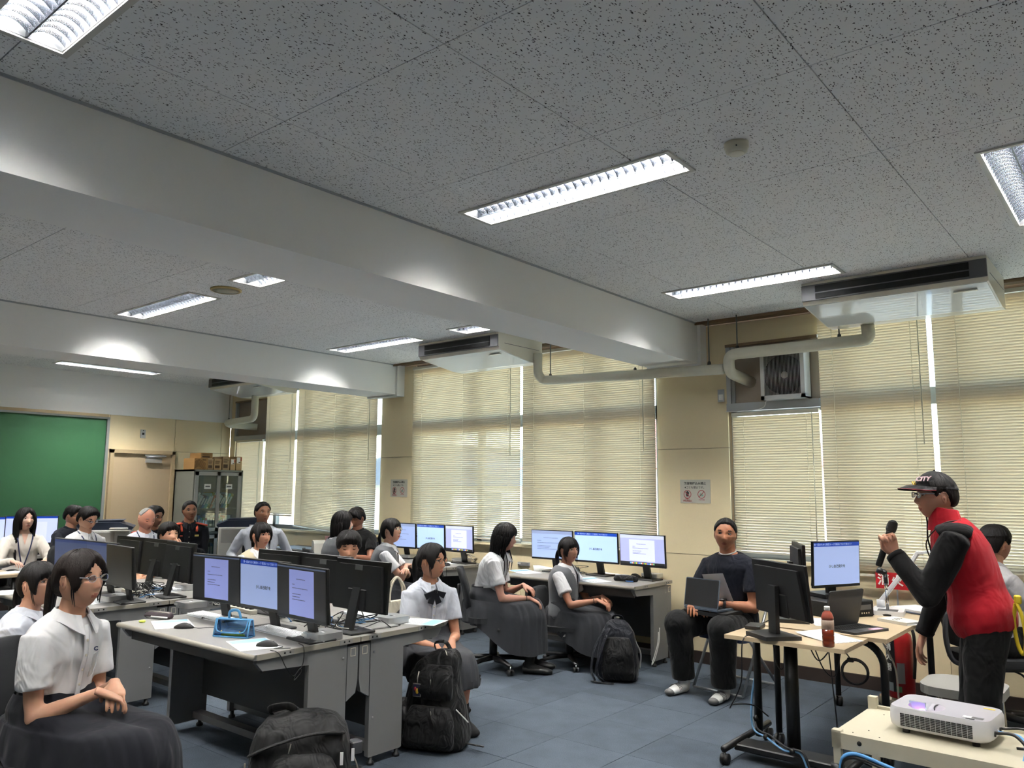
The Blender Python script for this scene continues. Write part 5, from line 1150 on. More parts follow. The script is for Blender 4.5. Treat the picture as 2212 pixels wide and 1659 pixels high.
def cloth(name, rgb, bump=.5, sc=9, rough=.85):
    """cloth with fold relief and a fine weave"""
    if name in MATS: return MATS[name]
    m = pm(name, rgb, rough, var=.04, vscale=14, spec=.25, sheen=.05); n = m.node_tree.nodes; L = m.node_tree.links; b = n['Principled BSDF']; tc = n.new('ShaderNodeTexCoord')
    mp = n.new('ShaderNodeMapping'); mp.inputs['Scale'].default_value = (1,1,.55); mp.inputs['Rotation'].default_value = (.3,.5,.2)
    nz = n.new('ShaderNodeTexNoise'); nz.inputs['Scale'].default_value = sc; nz.inputs['Detail'].default_value = 2; nz.inputs['Distortion'].default_value = 1.2
    bp = n.new('ShaderNodeBump'); bp.inputs['Strength'].default_value = bump; bp.inputs['Distance'].default_value = .05
    L.new(tc.outputs['Object'],mp.inputs[0]); L.new(mp.outputs[0],nz.inputs['Vector']); L.new(nz.outputs['Fac'],bp.inputs['Height']); L.new(bp.outputs[0],b.inputs['Normal']); return m
SHIRT = cloth('white school shirt',(212,212,214)); SHIRTB = cloth('bluish white shirt',(196,200,210)); BLOUSE = cloth('cream blouse',(222,214,204)); NAVY = cloth('navy cloth',(14,17,28)); NAVYS = cloth('navy skirt',(15,16,24),.3,6); GREYS = cloth('charcoal pleated skirt',(48,49,53),.2,6); VESTM = pm('grey knit vest',(88,90,94),.95,bump=.5,bscale=500,sheen=.3); BLACKC = cloth('black cloth',(11,11,12)); REDJ = cloth('red fleece',(150,16,30),.35,9,.95); BLKJ = cloth('black fleece',(13,12,14),.35,9,.95); CREAMV = pm('cream knit vest',(214,204,176),.95,bump=.5,bscale=500); GREYSH = cloth('pale grey shirt',(176,174,176)); UNI = cloth('navy fire uniform',(13,14,22),.4); ORANGE = pm('orange shoulder yoke',(206,84,58),.85)
SOCKW = pm('white sock',(214,214,212),.95); SOCKB = pm('black sock',(20,20,22),.95); SHOEB = pm('black shoe',(18,18,18),.5)
ALLP = {}; LENS = glassmat('spectacle lens',(248,250,252),0,.05)
def person(label, H, body, head=None, male=0, lean=4, hpitch=0, hroll=0, s=1.0, hs=1.0, sit=True, sk=(206,164,138), haircol=(15,12,12), cut='bangs', thick=.019, extra=None,
           top=SHIRT, sleeve='short', vest=None, vneck=True, bottom='skirt', bmat=NAVYS, hem=.27, arms='lap', collar=True, eyes='open', glasses=None, legdx=0, feet=SHOEB, socks=None, pz=None, seed=0, handR='relax', handL='relax', knee=(0,0), gaze=0, custom=None, group='people in the room', tuck=True, sleeve_t=None, voxel=.011, legs=None, skirtw=1.0):
    if head is None: head = body
    H = Vector(H); tl0 = (.475 if male else .445)*s; u = Vector((0,math.sin(R(lean)),math.cos(R(lean)))); fw = Vector((0,math.cos(R(lean)),-math.sin(R(lean))))
    hd = Vector((0,.025+.05*math.sin(R(lean)),.134))*s
    nbz = H.z-hd.z
    if pz is None: pz = max(.43,min(.60,nbz-tl0*u.z))
    tl = (nbz-pz)/u.z; B = Vector((0,0,pz)); NB = B+u*tl; Hl = NB+hd                          # local
    rot = Matrix.Rotation(R(body-90),4,'Z'); root = Vector((H.x,H.y,0))-(rot@Vector((Hl.x,Hl.y,0)))
    t = thing('person', label, 'person', T(root.x,root.y,0)@rot, group)
    SK = skin(sk); LIP = pm('lips %d'%sk[0], (int(sk[0]*.84),int(sk[1]*.66),int(sk[2]*.66)), .4); HM = hairmat(haircol)
    hM = T(*Hl)@RZ(head-body)@RX(hpitch)@RY(hroll)@Matrix.Scale(hs*s,4)
    sh = (.178 if male else .148)*s; S = {k: NB-u*(.088*s)+Vector((k*sh,0,0)) for k in (-1,1)}
    l1, l2 = .285*s, .245*s
    lapz = pz+.115
    poses = {'lap':{1:((.045,.27,lapz+.045),(-.6,.55,-.35),(.30,-.5,-.3)),-1:((-.05,.25,lapz+.055),(.55,.62,-.30),(-.30,-.5,-.3))},
     'knee':{1:((.10,.36,lapz+.03),(-.15,.9,-.35),(.3,-.4,-.3)),-1:((-.06,.33,lapz+.04),(.3,.8,-.35),(-.3,-.4,-.3))},
     'table':{1:((.15,.40,.76),(-.4,.9,-.1),(.4,-.3,-.5)),-1:((-.15,.40,.76),(.4,.9,-.1),(-.4,-.3,-.5))},
     'down':{1:((.25,.10,pz+.06),(0,.4,-.9),(.4,-.9,0)),-1:((-.25,.10,pz+.06),(0,.4,-.9),(-.4,-.9,0))},
     'cross':{1:((-.10,.20,pz+.24),(-1,.15,.05),(.7,.2,-.6)),-1:((.10,.235,pz+.22),(1,.10,.05),(-.7,.2,-.6))},
     'stand':{1:((.27,.05,pz-.06),(0,.3,-1),(.3,-1,0)),-1:((-.27,.05,pz-.06),(0,.3,-1),(-.3,-1,0))}}
    A = dict(poses[arms]) if arms in poses else dict(poses['lap'])
    if custom: A.update(custom)
    # ---- skin body
    mb = MB(); pts, rs = torso_rings(B,u,fw,tl,male,-.012,s); mb.tube(pts,rs,SK,18)
    mb.tube([NB-u*.06*s,NB+Vector((0,.005,.02)),Hl+Vector((0,-.012,-.055*s)),Hl+Vector((0,-.008,-.01))],[.060*s,(.050+.008*male)*s,(.049+.008*male)*s,.048*s],SK,14)
    J = {}
    for k in (-1,1):
        tgt, hdir, pole = A[k][:3]; el, wr = ik(S[k], tgt, l1, l2, pole); J[k] = (el, wr, Vector(hdir))
        a = (1.12 if male else .95)*s
        mb.tube([S[k]-Vector((k*.02,0,0)),S[k],S[k].lerp(el,.35),S[k].lerp(el,.8),el,el.lerp(wr,.25),el.lerp(wr,.75),wr],[.040*a,.046*a,.044*a,.037*a,.036*a,.038*a,.027*a,.023*a],SK,12); mb.ell(el,(.033*a,)*3,SK)
    LG = {}
    for k in (-1,1):
        hp = B+Vector((k*.085*s,0,-.01))
        if legs: kn, an = Vector(legs[k][0]), Vector(legs[k][1])
        elif sit: kn = Vector((k*.085*s+legdx,.42*s+knee[0 if k < 0 else 1],pz-.02)); an = Vector((k*.09*s+legdx*1.1,.40*s+(knee[0 if k < 0 else 1]),.075))
        else: kn = Vector((k*.09*s,.03,pz*.53)); an = Vector((k*.10*s,-.01,.075))
        LG[k] = (hp,kn,an)
        mb.tube([hp,hp.lerp(kn,.4),hp.lerp(kn,.85),kn,kn.lerp(an,.22),kn.lerp(an,.5),kn.lerp(an,.85),an],[.070*s,.064*s,.052*s,.050*s,.050*s,.050*s,.034*s,.034*s],SK,12); mb.ell(kn,(.050*s,)*3,SK)
        mb.tube([an+Vector((0,-.035,-.035)),an+Vector((0,.0,-.035)),an+Vector((k*.01,.09,-.045)),an+Vector((k*.015,.15,-.052))],[(.030,.03),(.034,.036),(.042,.026),(.030,.016)],SK,10)
    body_mb = MB(); v, f = remesh(mb, voxel, 5); body_mb.add(v, f, SK, True)
    headmesh(body_mb, hM, SK, LIP, HM, male, eyes, gaze)
    for k in (-1,1):
        el, wr, hdir = J[k]; ty = {1:handR,-1:handL}[k]; hv, hf = handmesh(ty)
        y = hdir.normalized(); pn = A[k][3] if len(A[k]) > 3 else (0,0,1); x,_,z = frame(y, pn); q = basis(wr, x, y, z)@Matrix.Scale((1.06 if male else .93)*s,4)
        if k < 0: q = q@Matrix.Scale(-1,4,(1,0,0))
        body_mb.add(hv, [g[::-1] for g in hf] if k < 0 else hf, SK, True, q)
    body_mb.build('body', t)
    # ---- hair
    hb, hm = hair(None, hM, haircol, cut, thick, male, seed+len(ALLP)*1.7)
    if extra: extra(hb, hm, hM, NB, u)
    hb.build('hair', t)
    # ---- top
    st = .62 if sleeve == 'short' else 1
    if sleeve_t: st = sleeve_t
    mb = MB(); pts, rs = torso_rings(B,u,fw,tl,male,.011 if tuck else .017,s,-.02 if tuck else -.14)
    if not tuck: rs = [(a+.012,b+.014) if i < 3 else (a,b) for i,(a,b) in enumerate(rs)]
    mb.tube(pts[:-1],rs[:-1],top,20)
    for k in (-1,1):
        el, wr, _ = J[k]; a = s
        mb.tube([S[k]-Vector((k*.05,0,.0)),S[k]+Vector((0,0,.004)),S[k].lerp(el,.3),S[k].lerp(el,min(st,.97))],[.046*a,.056*a,.061*a,(.066 if st < .9 else .050)*a],top,16)
        if st >= 1: mb.ell(el,(.051*a,)*3,top); mb.tube([el,el.lerp(wr,.5),el.lerp(wr,.97)],[.050*a,.046*a,.039*a],top,14)
    v, f = remesh(mb, .009, 4)
    fold = []
    for p in v:
        q = Vector(p); nn = noise.noise(q*7+Vector((seed,0,0)))*.006+noise.noise(q*16+Vector((seed,3,0)))*.0025; r_ = q-(B+u*((q-B).dot(u))); r_.z *= .3
        fold.append(tuple(q+(r_.normalized()*nn if r_.length > 1e-4 else Vector())))
    MB().add(fold, f, top, True).build('shirt' if vest or collar else 'top', t)
    if collar:
        mb = MB(); n = 26; vs = []; c0 = NB+u*(-.008)+Vector((0,.004,0)); gap = 16
        for i in range(n+1):
            a = R(gap+(360-2*gap)*i/n); fr = max(0,math.cos(a))**3; dx, dy = math.sin(a), math.cos(a)
            for (r,zz) in ((.056*s,.030),(.062*s,.034),(.088*s+.016*fr,-.004-.052*fr),(.084*s+.014*fr,-.008-.052*fr)):
                vs.append(tuple(c0+Vector((dx*r*1.06,dy*r+fr*.012,zz*s-.03*max(0,dy)*s*(1 if zz > 0 else .6)))))
        fs = [(i*4+j,i*4+(j+1)%4,(i+1)*4+(j+1)%4,(i+1)*4+j) for i in range(n) for j in range(4)]+[(0,1,2,3),(n*4+3,n*4+2,n*4+1,n*4)]
        MB().add(vs, fs, top).build('collar', t)
        mb = MB(); pl = [];
        for i in range(7):
            tt = .93-i*.13; pts_, rs_ = torso_rings(B,u,fw,tl,male,.0125,s); 
            for (a,b),(ra,rb) in zip(zip(pts_,pts_[1:]),zip(rs_,rs_[1:])):
                pa, pb = (a-B).dot(u)/tl,(b-B).dot(u)/tl
                if pa <= tt <= pb: w = (tt-pa)/(pb-pa); c = a.lerp(b,w)+fw*(ra[1]+(rb[1]-ra[1])*w+.003); pl.append(c); break
        if not vest and len(pl) > 3:
            mb = MB().tube(pl,[(.013,.003)]*len(pl),top,6); mb.build('placket', t)
            for c in pl[1:]: MB().lathe([(.0055,0),(.0055,.002),(.001,.0022)],CREAM,10,T(*(c+fw*.002))@RX(-90)).build('button', t)
    if vest:
        mb = MB(); pts, rs = torso_rings(B,u,fw,tl,male,.026,s,-.14); rs = [(a+.008,b+.010) if i < 3 else (a,b) for i,(a,b) in enumerate(rs)]; mb.tube(pts[:-1],rs[:-1],vest,22)
        for k in (-1,1): mb.tube([S[k]-Vector((k*.10,0,0)),S[k]-Vector((k*.012,0,-.004))],[.058*s,.060*s],vest,14)
        v, f = remesh(mb, .009, 5); zv, zt, xn = tl*(.60 if vneck else .86), tl*.96, .068*s
        bm = bmesh.new(); vv = [bm.verts.new(p) for p in v]
        for g in f: bm.faces.new([vv[i] for i in g])
        kx = xn/(zt-zv)
        for k in (-1,1):
            for pc, pn in ((B+u*zv, Vector((k,0,0))-u*kx),(Vector((k*xn,0,0)),Vector((1,0,0)))):
                bmesh.ops.bisect_plane(bm, geom=bm.verts[:]+bm.edges[:]+bm.faces[:], plane_co=pc, plane_no=pn.normalized(), dist=1e-5)
        bmesh.ops.bisect_plane(bm, geom=bm.verts[:]+bm.edges[:]+bm.faces[:], plane_co=B+u*(tl*.95), plane_no=u, dist=1e-5)
        dead = []
        for g in bm.faces:
            c = g.calc_center_median()-B; hg = c.dot(u)
            if (c.dot(fw) > 0 and hg > zv and abs(c.x) < min(xn,kx*(hg-zv))) or (hg > tl*.95 and abs(c.x) < xn): dead.append(g)
        bmesh.ops.delete(bm, geom=dead, context='FACES'); bm.verts.index_update()
        v = [tuple(q.co) for q in bm.verts]; f = [tuple(q.index for q in g.verts) for g in bm.faces]; bm.free()
        MB().add(v, f, vest, True).build('vest', t)
    # ---- bottom
    if bottom == 'skirt':
        zl = pz+.062*s; kn = .43*s+max(knee); hemz = hem
        prof = [(pz+.15*s,.0,.105,.142),(pz+.10*s,.01,.130,.168),(zl+.005,.09,.235,.178),(zl-.018,.145,.315,.190),(pz-.05,.168,.348,.204),(pz-.15,.17,.356,.214),(hemz,.172,.362,.224)]
        n = 144; rings = []
        P4 = spline([(a,b,c) for a,b,c,d in prof],5); P5 = spline([(d,0,0) for a,b,c,d in prof],5); nr = len(P4); vs = []
        for i in range(nr):
            z,yc,ly = P4[i]; wx = P5[i].x*skirtw; g = sm(i/(nr-1),.15,.9)
            ly = ly*s/1.0; yc *= s; wx *= s
            for j in range(n):
                a = 2*PI*j/n; c_, s_ = math.cos(a), math.sin(a); ex = .80
                px = wx*abs(c_)**ex*(1 if c_ > 0 else -1); py = yc+ly*abs(s_)**ex*(1 if s_ > 0 else -1)+(max(knee)*.9 if s_ > .3 else 0)*sm(i/(nr-1),.2,.5)
                ph = (j/n*26+.3*noise.noise((j*.1,seed,0)))%1; pl_ = (ph if ph < .8 else (1-ph)*4)-.4; am = .014*g*(1.0-.55*sm(s_,.55,.95))
                fold = 1+am*pl_/max(.1,wx)+.03*g*noise.noise((c_*2.2,s_*2.2,i*.13+seed))
                px2 = px*fold; py2 = yc+(py-yc)*fold; zz = z
                if 5 < i < 22: zz -= .03*(abs(px2)/wx)**2.5*sm(i,6,11)*(1-sm(i,15,22))
                if 5 < i < 20 and py2 > .05: zz += -.022*gs(px2,.035)*sm(py2,.06,.3)*(1-sm(i,13,20)) + .006*noise.noise((px2*12,py2*9,seed))
                if zz < zl: zz = zl+(zz-zl)*(.42+.58*sm(py2,-.12,.34))
                vs.append((px2+legdx*sm(py2,.1,.4),py2,zz+(.012*noise.noise((a*2,seed,i*.2)) if i > 14 else 0)))
        fs = [(i*n+j,i*n+(j+1)%n,(i+1)*n+(j+1)%n,(i+1)*n+j) for i in range(nr-1) for j in range(n)]
        fs = [g[::-1] for g in fs]; MB().add(vs, fs, bmat, True).build('skirt', t)
        wb = MB(); nW = 32; wv = [(.146*s*math.cos(2*PI*j/nW),.108*s*math.sin(2*PI*j/nW),z) for z in (pz+.118*s,pz+.158*s) for j in range(nW)]
        MB().add(wv,[(j,(j+1)%nW,nW+(j+1)%nW,nW+j) for j in range(nW)],bmat,True).build('waistband', t)
    else:
        mb = MB(); pts, rs = torso_rings(B,u,fw,tl,male,.016,s); mb.tube(pts[:3],rs[:3],bmat,18); mb.ell(B+Vector((0,0,-.03)),(.165*s,.125*s,.11*s),bmat)
        wide = 1.35 if bottom == 'wide' else 1.0
        for k in (-1,1):
            hp,kn_,an = LG[k]; mb.tube([hp+Vector((0,-.02,0)),hp.lerp(kn_,.4),hp.lerp(kn_,.85),kn_,kn_.lerp(an,.3),kn_.lerp(an,.7),kn_.lerp(an,.93)],[.098*s,.092*s,.076*s*wide,.074*s*wide,.068*s*wide,.062*s*wide,.062*s*wide],bmat,16); mb.ell(kn_,(.078*s*wide,)*3,bmat)
        v, f = remesh(mb, .011, 4); v = [tuple(Vector(p)+Vector((noise.noise(Vector(p)*8+Vector((seed,0,0))),noise.noise(Vector(p)*8+Vector((9,seed,0))),0))*.007) for p in v]
        MB().add(v, f, bmat, True).build('trousers', t)
    for k in (-1,1):
        hp,kn_,an = LG[k]
        if socks: mb = MB().tube([kn_.lerp(an,.72),an,an+Vector((0,-.01,-.02))],[.043*s,.041*s,.043*s],socks,14); mb.tube([an+Vector((0,-.045,-.036)),an+Vector((0,-.01,-.03)),an+Vector((k*.01,.09,-.042)),an+Vector((k*.016,.165,-.052)),an+Vector((k*.016,.18,-.056))],[(.026,.026),(.042,.044),(.047,.032),(.038,.022),(.014,.010)],socks,14); v,f = remesh(mb,.007,3); MB().add(v,f,socks,True).build('sock', t)
        if feet: mb = MB().tube([an+Vector((0,-.055,-.047)),an+Vector((0,-.02,-.04)),an+Vector((k*.01,.08,-.042)),an+Vector((k*.018,.165,-.050)),an+Vector((k*.018,.195,-.056))],[(.026,.026),(.044,.034),(.049,.031),(.043,.023),(.016,.012)],feet,14); v,f = remesh(mb,.008,3); MB().add(v,f,feet,True).build('shoe', t)
    if glasses:
        g = pm('glasses frame %d %d %d'%glasses[0], glasses[0], .3, .2); mb = MB(); rw, rh = glasses[1], glasses[2]; yy = headpt(0,.10,male)[1]+.010; zc_ = .010
        o = T(0,yy-.004,zc_)
        for sgn in (-1,1):
            el_ = [(sgn*.0325+rw*math.cos(2*PI*j/24)*(1 if glasses[3] == 'r' else abs(math.cos(2*PI*j/24))**-.35*abs(math.cos(2*PI*j/24))**.35), -.004*abs(math.cos(2*PI*j/24)), rh*math.sin(2*PI*j/24)) for j in range(25)]
            mb.tube(el_,glasses[4],g,6,False,hM@o); mb.tube([(sgn*(.0325+rw),-.004,.004),(sgn*.072,-.025,.007),(sgn*.076,-.085,.004),(sgn*.074,-.10,-.006)],[(.0014,.0024 if glasses[4] < .002 else .0042)]*4,g,6,True,hM@o)
            MB().add([tuple(Vector(p)) for p in el_[:-1]],[tuple(range(24))],LENS,False,hM@o).build('lens', t)
        mb.tube([(-.0325+rw,0,.002),(0,.004,.004),(.0325-rw,0,.002)],glasses[4],g,6,True,hM@o); mb.build('glasses', t)
    ALLP[label] = dict(t=t,B=B,u=u,fw=fw,tl=tl,NB=NB,S=S,J=J,hM=hM,LG=LG,pz=pz,root=root,M=T(root.x,root.y,0)@rot,Hl=Hl)
    print('PERSON %-40s root (%.2f %.2f) pz %.2f tl %.2f'%(label[:40],root.x,root.y,pz,tl))
    return ALLP[label]

def ponytail(L=.22, side=0, drop=.0, thick=.032, high=.02):
    def fn(hb,hm,hM,NB,u):
        for i in range(9):
            a = 2*PI*i/9; r = thick*.45
            dx, dz = r*math.cos(a), r*math.sin(a)
            pts = [(side*.3+dx,-.092+dz*.2,high+dz),(side*.6+dx,-.125,high+.005+dz*.6),(side+dx*1.1,-.138+dz*.3,high-.06),(side*1.1+dx,-.125-drop+dz*.3,high-.06-L*.5),(side*1.1+dx*.5,-.115-drop,high-.06-L)]
            lock(hb,hm,[hM@Vector(p) for p in pts],thick*.55,.004)
        hb.tube([hM@Vector((side*.4-.022,-.108,high)),hM@Vector((side*.4,-.130,high+.004)),hM@Vector((side*.4+.022,-.108,high))],.006,BLACK,8)
    return fn
def longhair(L=.34, front=True, fwd=0.0, spread=1.0, sides=(-1,1), seed=1):
    rnd = random.Random(seed)
    def fn(hb,hm,hM,NB,u):
        for i in range(34):
            a = R(62+236*(i+.5)/34)+rnd.uniform(-.04,.04); s_, c_ = math.sin(a), math.cos(a)
            x, y, z = headpt(a,R(-2)); k = 1.10
            e = L*rnd.uniform(.85,1.08)
            pts = [(x*.98,y*.98,z+.055),(x*k*1.03,y*k*1.02-.004,-.03),(x*1.10*spread,y*1.02-.012+fwd*.3,-.10-e*.25),(x*1.14*spread,y*1.05-.02+fwd*.7,-.10-e*.62),(x*1.05*spread,y*1.02-.015+fwd,-.10-e)]
            lock(hb,hm,[hM@Vector(p) for p in pts],.021,.004,7,.45)
        if front:
            for s_ in sides:
                for q in range(3):
                    x = s_*(.066+.006*q); y = .050-.022*q; e = L*rnd.uniform(.45,.8)
                    lock(hb,hm,[hM@Vector(p) for p in ((x*.9,y,.05),(x*1.12,y,-.02),(x*1.13,y-.008,-.09),(x*1.05,y-.01+fwd,-.10-e*.5),(x*1.0,y+fwd,-.10-e))],.012,.002,6,.5)
    return fn
def sidelocks(n=3, L=.05, side=(-1,1)):
    def fn(hb,hm,hM,NB,u):
        for s_ in side:
            for q in range(n):
                x, y = s_*.066, .046-.010*q
                lock(hb,hm,[hM@Vector(p) for p in ((x*.92,y+.006,.045),(x*1.12,y,.0),(x*1.10,y-.002,-.05),(x*.98,y+.002,-.07-L*(1-.25*q)))],.008,.0015,6,.5)
    return fn
def both(*f):
    def fn(*a):
        for g in f: g(*a)
    return fn
# ================================================================ the people of the photograph
def place(px, py, d): return Vector((0,0,CAMZ))+ray(px,py)*d
NAVYL = pm('navy lanyard',(40,48,86),.7)
def chest(P, t, x, off=.02, male=0):
    """point on the shirt front at height fraction t and offset x"""
    pts, rs = torso_rings(P['B'],P['u'],P['fw'],P['tl'],male,.011,1)
    for (a,b),(ra,rb) in zip(zip(pts,pts[1:]),zip(rs,rs[1:])):
        pa, pb = (a-P['B']).dot(P['u'])/P['tl'], (b-P['B']).dot(P['u'])/P['tl']
        if pa <= t <= pb:
            w = (t-pa)/(pb-pa); rx, ry = ra[0]+(rb[0]-ra[0])*w, ra[1]+(rb[1]-ra[1])*w
            return a.lerp(b,w)+Vector((x,0,0))+P['fw']*(ry*math.sqrt(max(0,1-(x/rx)**2))+off)
def lanyard(P, male=1, low=.30):
    mb = MB(); back = P['NB']+Vector((0,-.05,.01))
    for k in (-1,1): mb.tube(spline([back+Vector((k*.03,-.015,.01)),P['NB']+Vector((k*.075,.01,.01)),chest(P,.86,k*.065,.012,male),chest(P,.6,k*.045,.008,male),chest(P,low+.06,k*.012,.006,male)],5),[(.006,.0018)]*21,NAVYL,6)
    mb.build('lanyard', P['t']); c = chest(P,low,0,.008,male)
    tg = MB().box(c-Vector((0,0,.03)),(.055,.003,.08),PAPER).box(c+Vector((0,0,.015)),(.012,.004,.02),CHROME).build('name_badge', P['t'])
def seat(P, label, a=None, fwd=0):
    M = P['M']@T(0,fwd,0); s = (P['pz']-.085)/.45; ang = a if a is not None else 0
    Mx = M@RZ(ang)@Matrix.Diagonal((1,1,s,1)); 
    if _cf[0]: _cf[0] = False; CHP.matrix_local = Mx; return tag(CHP, label, 'chair', 'dark office chairs')
    return dup(CHP, Mx, label, 'dark office chairs')
# 1 front girl
P1 = person('girl in white shirt with clear glasses and ponytail, nearest on the left', place(172,1252,3.22), 22, 24, cut='parted', lean=7, s=1.0, hs=.98, extra=both(ponytail(.20,.0,.02,.036,.0),sidelocks(2,.03)), glasses=((150,152,160),.0205,.0135,'r',.0012), bmat=NAVYS, hem=.36, arms='lap', sk=(196,150,124), haircol=(30,23,21), seed=1, feet=SHOEB, knee=(.03,.05), skirtw=1.06, voxel=.010, top=SHIRT)
MB().tube([chest(P1,.66,-.085,.004),chest(P1,.66,-.045,.004)],.0012,SHIRT,5).tube([chest(P1,.66,-.085,.004),chest(P1,.45,-.085,.004),chest(P1,.45,-.045,.004),chest(P1,.66,-.045,.004)],.0012,SHIRT,5).build('pocket', P1['t'])
text('C',.022,NAVYL,P1['t'],T(*chest(P1,.70,-.055,.006))@RZ(150)@RX(80),'pocket_emblem',bold=.0012)
seat(P1,'dark office chair of the girl nearest on the left', 8)
# 2 girl behind her
P2 = person('girl with ponytail looking away, half hidden behind the nearest girl', place(82,1262,4.2), 48, 22, cut='bangs', lean=10, hs=.96, extra=both(ponytail(.16,.01,.0,.032,-.02),sidelocks(2,.04,(1,))), bmat=GREYS, arms='lap', sk=(200,152,128), seed=2, hem=.30, hpitch=6, top=SHIRTB)
seat(P2,'dark office chair of the girl behind the nearest one', -12)
# 3 woman far left
P3 = person('woman with long black hair, cream blouse and lanyard at the far left', place(55,1122,8.2), -8, 2, cut='longpart', hs=1.0, lean=4, extra=longhair(.36,True,.01,1.0,(-1,),3), top=BLOUSE, sleeve='long', collar=False, bottom='trousers', bmat=BLACKC, arms='table', sk=(216,176,156), seed=3)
lanyard(P3,0,.22); MB().add([tuple(chest(P3,.985,-.03,.002)),tuple(chest(P3,.985,.03,.002)),tuple(chest(P3,.74,0,.005))],[(0,2,1)],skin((216,176,156))).build('neckline', P3['t'])
seat(P3,'dark office chair of the woman in the cream blouse')
# 4 man in navy polo
P4 = person('man in a dark navy polo shirt with glasses, before the green board', place(158,1115,9.0), 24, 32, male=1, cut='short', hpitch=-14, top=NAVY, bottom='trousers', bmat=BLACKC, arms='table', sk=(176,128,104), glasses=((30,30,30),.019,.013,'r',.0014), seed=4, tuck=False)
seat(P4,'dark office chair of the man in the navy polo shirt')
# 5 man in white with lanyard
P5 = person('man in a white shirt with glasses and lanyard looking down at the left', place(189,1121,7.95), 12, 20, male=1, cut='short', hpitch=-24, top=SHIRT, bottom='trousers', bmat=BLACKC, arms='lap', sk=(196,150,124), glasses=((40,36,36),.019,.012,'r',.0013), seed=5)
lanyard(P5); seat(P5,'dark office chair of the white shirted man with lanyard and glasses')
# 6 bald man
P6 = person('balding grey haired man in a white shirt with lanyard looking down', place(316,1122,8.1), -6, 4, male=1, cut='bald', thick=.006, haircol=(140,138,134), hpitch=-18, top=SHIRTB, bottom='trousers', bmat=BLACKC, arms='lap', sk=(206,146,122), seed=6, eyes='down')
lanyard(P6); seat(P6,'dark office chair of the balding man')
# 6b uniformed man hidden behind him
P6b = person('man in dark uniform with orange shoulders hidden behind the balding man', place(333,1117,8.8), -10, 20, male=1, cut='short', top=UNI, sleeve='long', bottom='trousers', bmat=UNI, arms='lap', sk=(150,106,84), seed=16, hpitch=-10)
def yoke(P):
    for k in (-1,1):
        S = P['S'][k]; nb = P['NB']
        MB().tube([nb+Vector((k*.075,-.01,-.012)),nb.lerp(S,.55)+Vector((0,0,.036)),S+Vector((k*.03,0,.050))],[(.058,.012),(.068,.014),(.052,.012)],ORANGE,12).build('shoulder_yoke', P['t'])
        MB().tube([nb+Vector((k*.085,.045,-.02)),chest(P,.86,k*.085,.010,1),chest(P,.80,k*.08,.008,1)],[(.013,.004)]*3,ORANGE,8).build('chest_band', P['t'])
yoke(P6b); seat(P6b,'dark office chair behind the balding man')
# 7 boy covering his mouth
P7 = person('boy in white shirt with his hand over his mouth behind the left monitors', place(364,1156,7.3), -10, 2, male=1, cut='fringe', thick=.018, lean=14, hpitch=2, top=SHIRT, bottom='trousers', bmat=BLACKC, arms='table', custom={-1:((-.07,.25,.925),(.5,-.05,.8),(-.5,.2,-.7),(0,1,0))}, sk=(198,150,122), seed=7, s=.97)
seat(P7,'dark office chair of the boy covering his mouth')
# 8 uniform man
P8 = person('man in a dark uniform with orange shoulders seated before the cabinet', place(410,1104,9.4), -22, -14, male=1, cut='crop', thick=.010, haircol=(46,44,44), hroll=5, top=UNI, sleeve='long', bottom='trousers', bmat=UNI, arms='lap', custom={1:((.16,.30,.70),(-.1,.9,-.4),(.5,-.4,-.4))}, sk=(160,116,92), seed=8)
yoke(P8); MB().box(chest(P8,.70,-.085,.008,1),(.045,.003,.02),pm('gold name plate',(190,170,96),.4),None,.001).build('name_plate', P8['t']); MB().box(chest(P8,.70,.085,.008,1),(.03,.003,.012),ORANGE).build('chest_mark', P8['t'])
for k in (-1,1):
    pk = MB().box((0,0,0),(.095,.004,.09),UNI,T(*chest(P8,.56,k*.08,.005,1)),.001).box((0,.004,.035),(.10,.005,.03),UNI,T(*chest(P8,.56,k*.08,.006,1)),.001).build('chest_pocket', P8['t'])
# 9 girl in cream vest
P9 = person('girl with a low ponytail and cream vest looking right behind the nearest monitors', place(564,1157,7.35), -16, 2, cut='bangs', lean=8, extra=both(ponytail(.10,-.03,.0,.036,-.045),sidelocks(3,.07)), vest=CREAMV, bmat=GREYS, arms='table', sk=(190,140,114), seed=9)
seat(P9,'dark office chair of the girl in the cream vest')
# 10 man in white behind
P10 = person('man in a white shirt with rolled sleeves in front of the copier', place(567,1108,8.7), -30, -10, male=1, cut='crop', thick=.011, haircol=(34,32,32), top=SHIRTB, sleeve='long', sleeve_t=None, bottom='trousers', bmat=BLACKC, arms='down', sk=(150,106,82), seed=10, lean=2)
seat(P10,'dark office chair of the man before the copier')
# 11 long haired girl from behind
P11 = person('girl in grey vest with long hair turned away beside the man in black', place(739,1130,7.9), 70, 58, cut='long', extra=longhair(.26,False,.0,1.0,(1,),5), vest=VESTM, bmat=GREYS, arms='lap', sk=(210,166,146), seed=11)
seat(P11,'dark office chair of the long haired girl turned away')
# 12 man in black polo
P12 = person('man in a black polo shirt bowing his head beside the far blinds', place(771,1119,9.0), -70, -78, male=1, cut='fringe', thick=.018, haircol=(20,18,18), hpitch=-26, top=BLACKC, bottom='trousers', bmat=BLACKC, arms='table', sk=(150,102,80), seed=12, tuck=False, eyes='down')
seat(P12,'dark office chair of the man in the black polo shirt')
# 13 boy looking down
P13 = person('black haired boy in white shirt looking down behind the nearest monitors', place(753,1182,5.75), -48, -34, male=1, cut='fringe', thick=.020, lean=12, hpitch=-14, top=SHIRT, bottom='trousers', bmat=BLACKC, arms='table', sk=(204,152,124), seed=13, eyes='down', s=.97)
seat(P13,'dark office chair of the boy looking down')
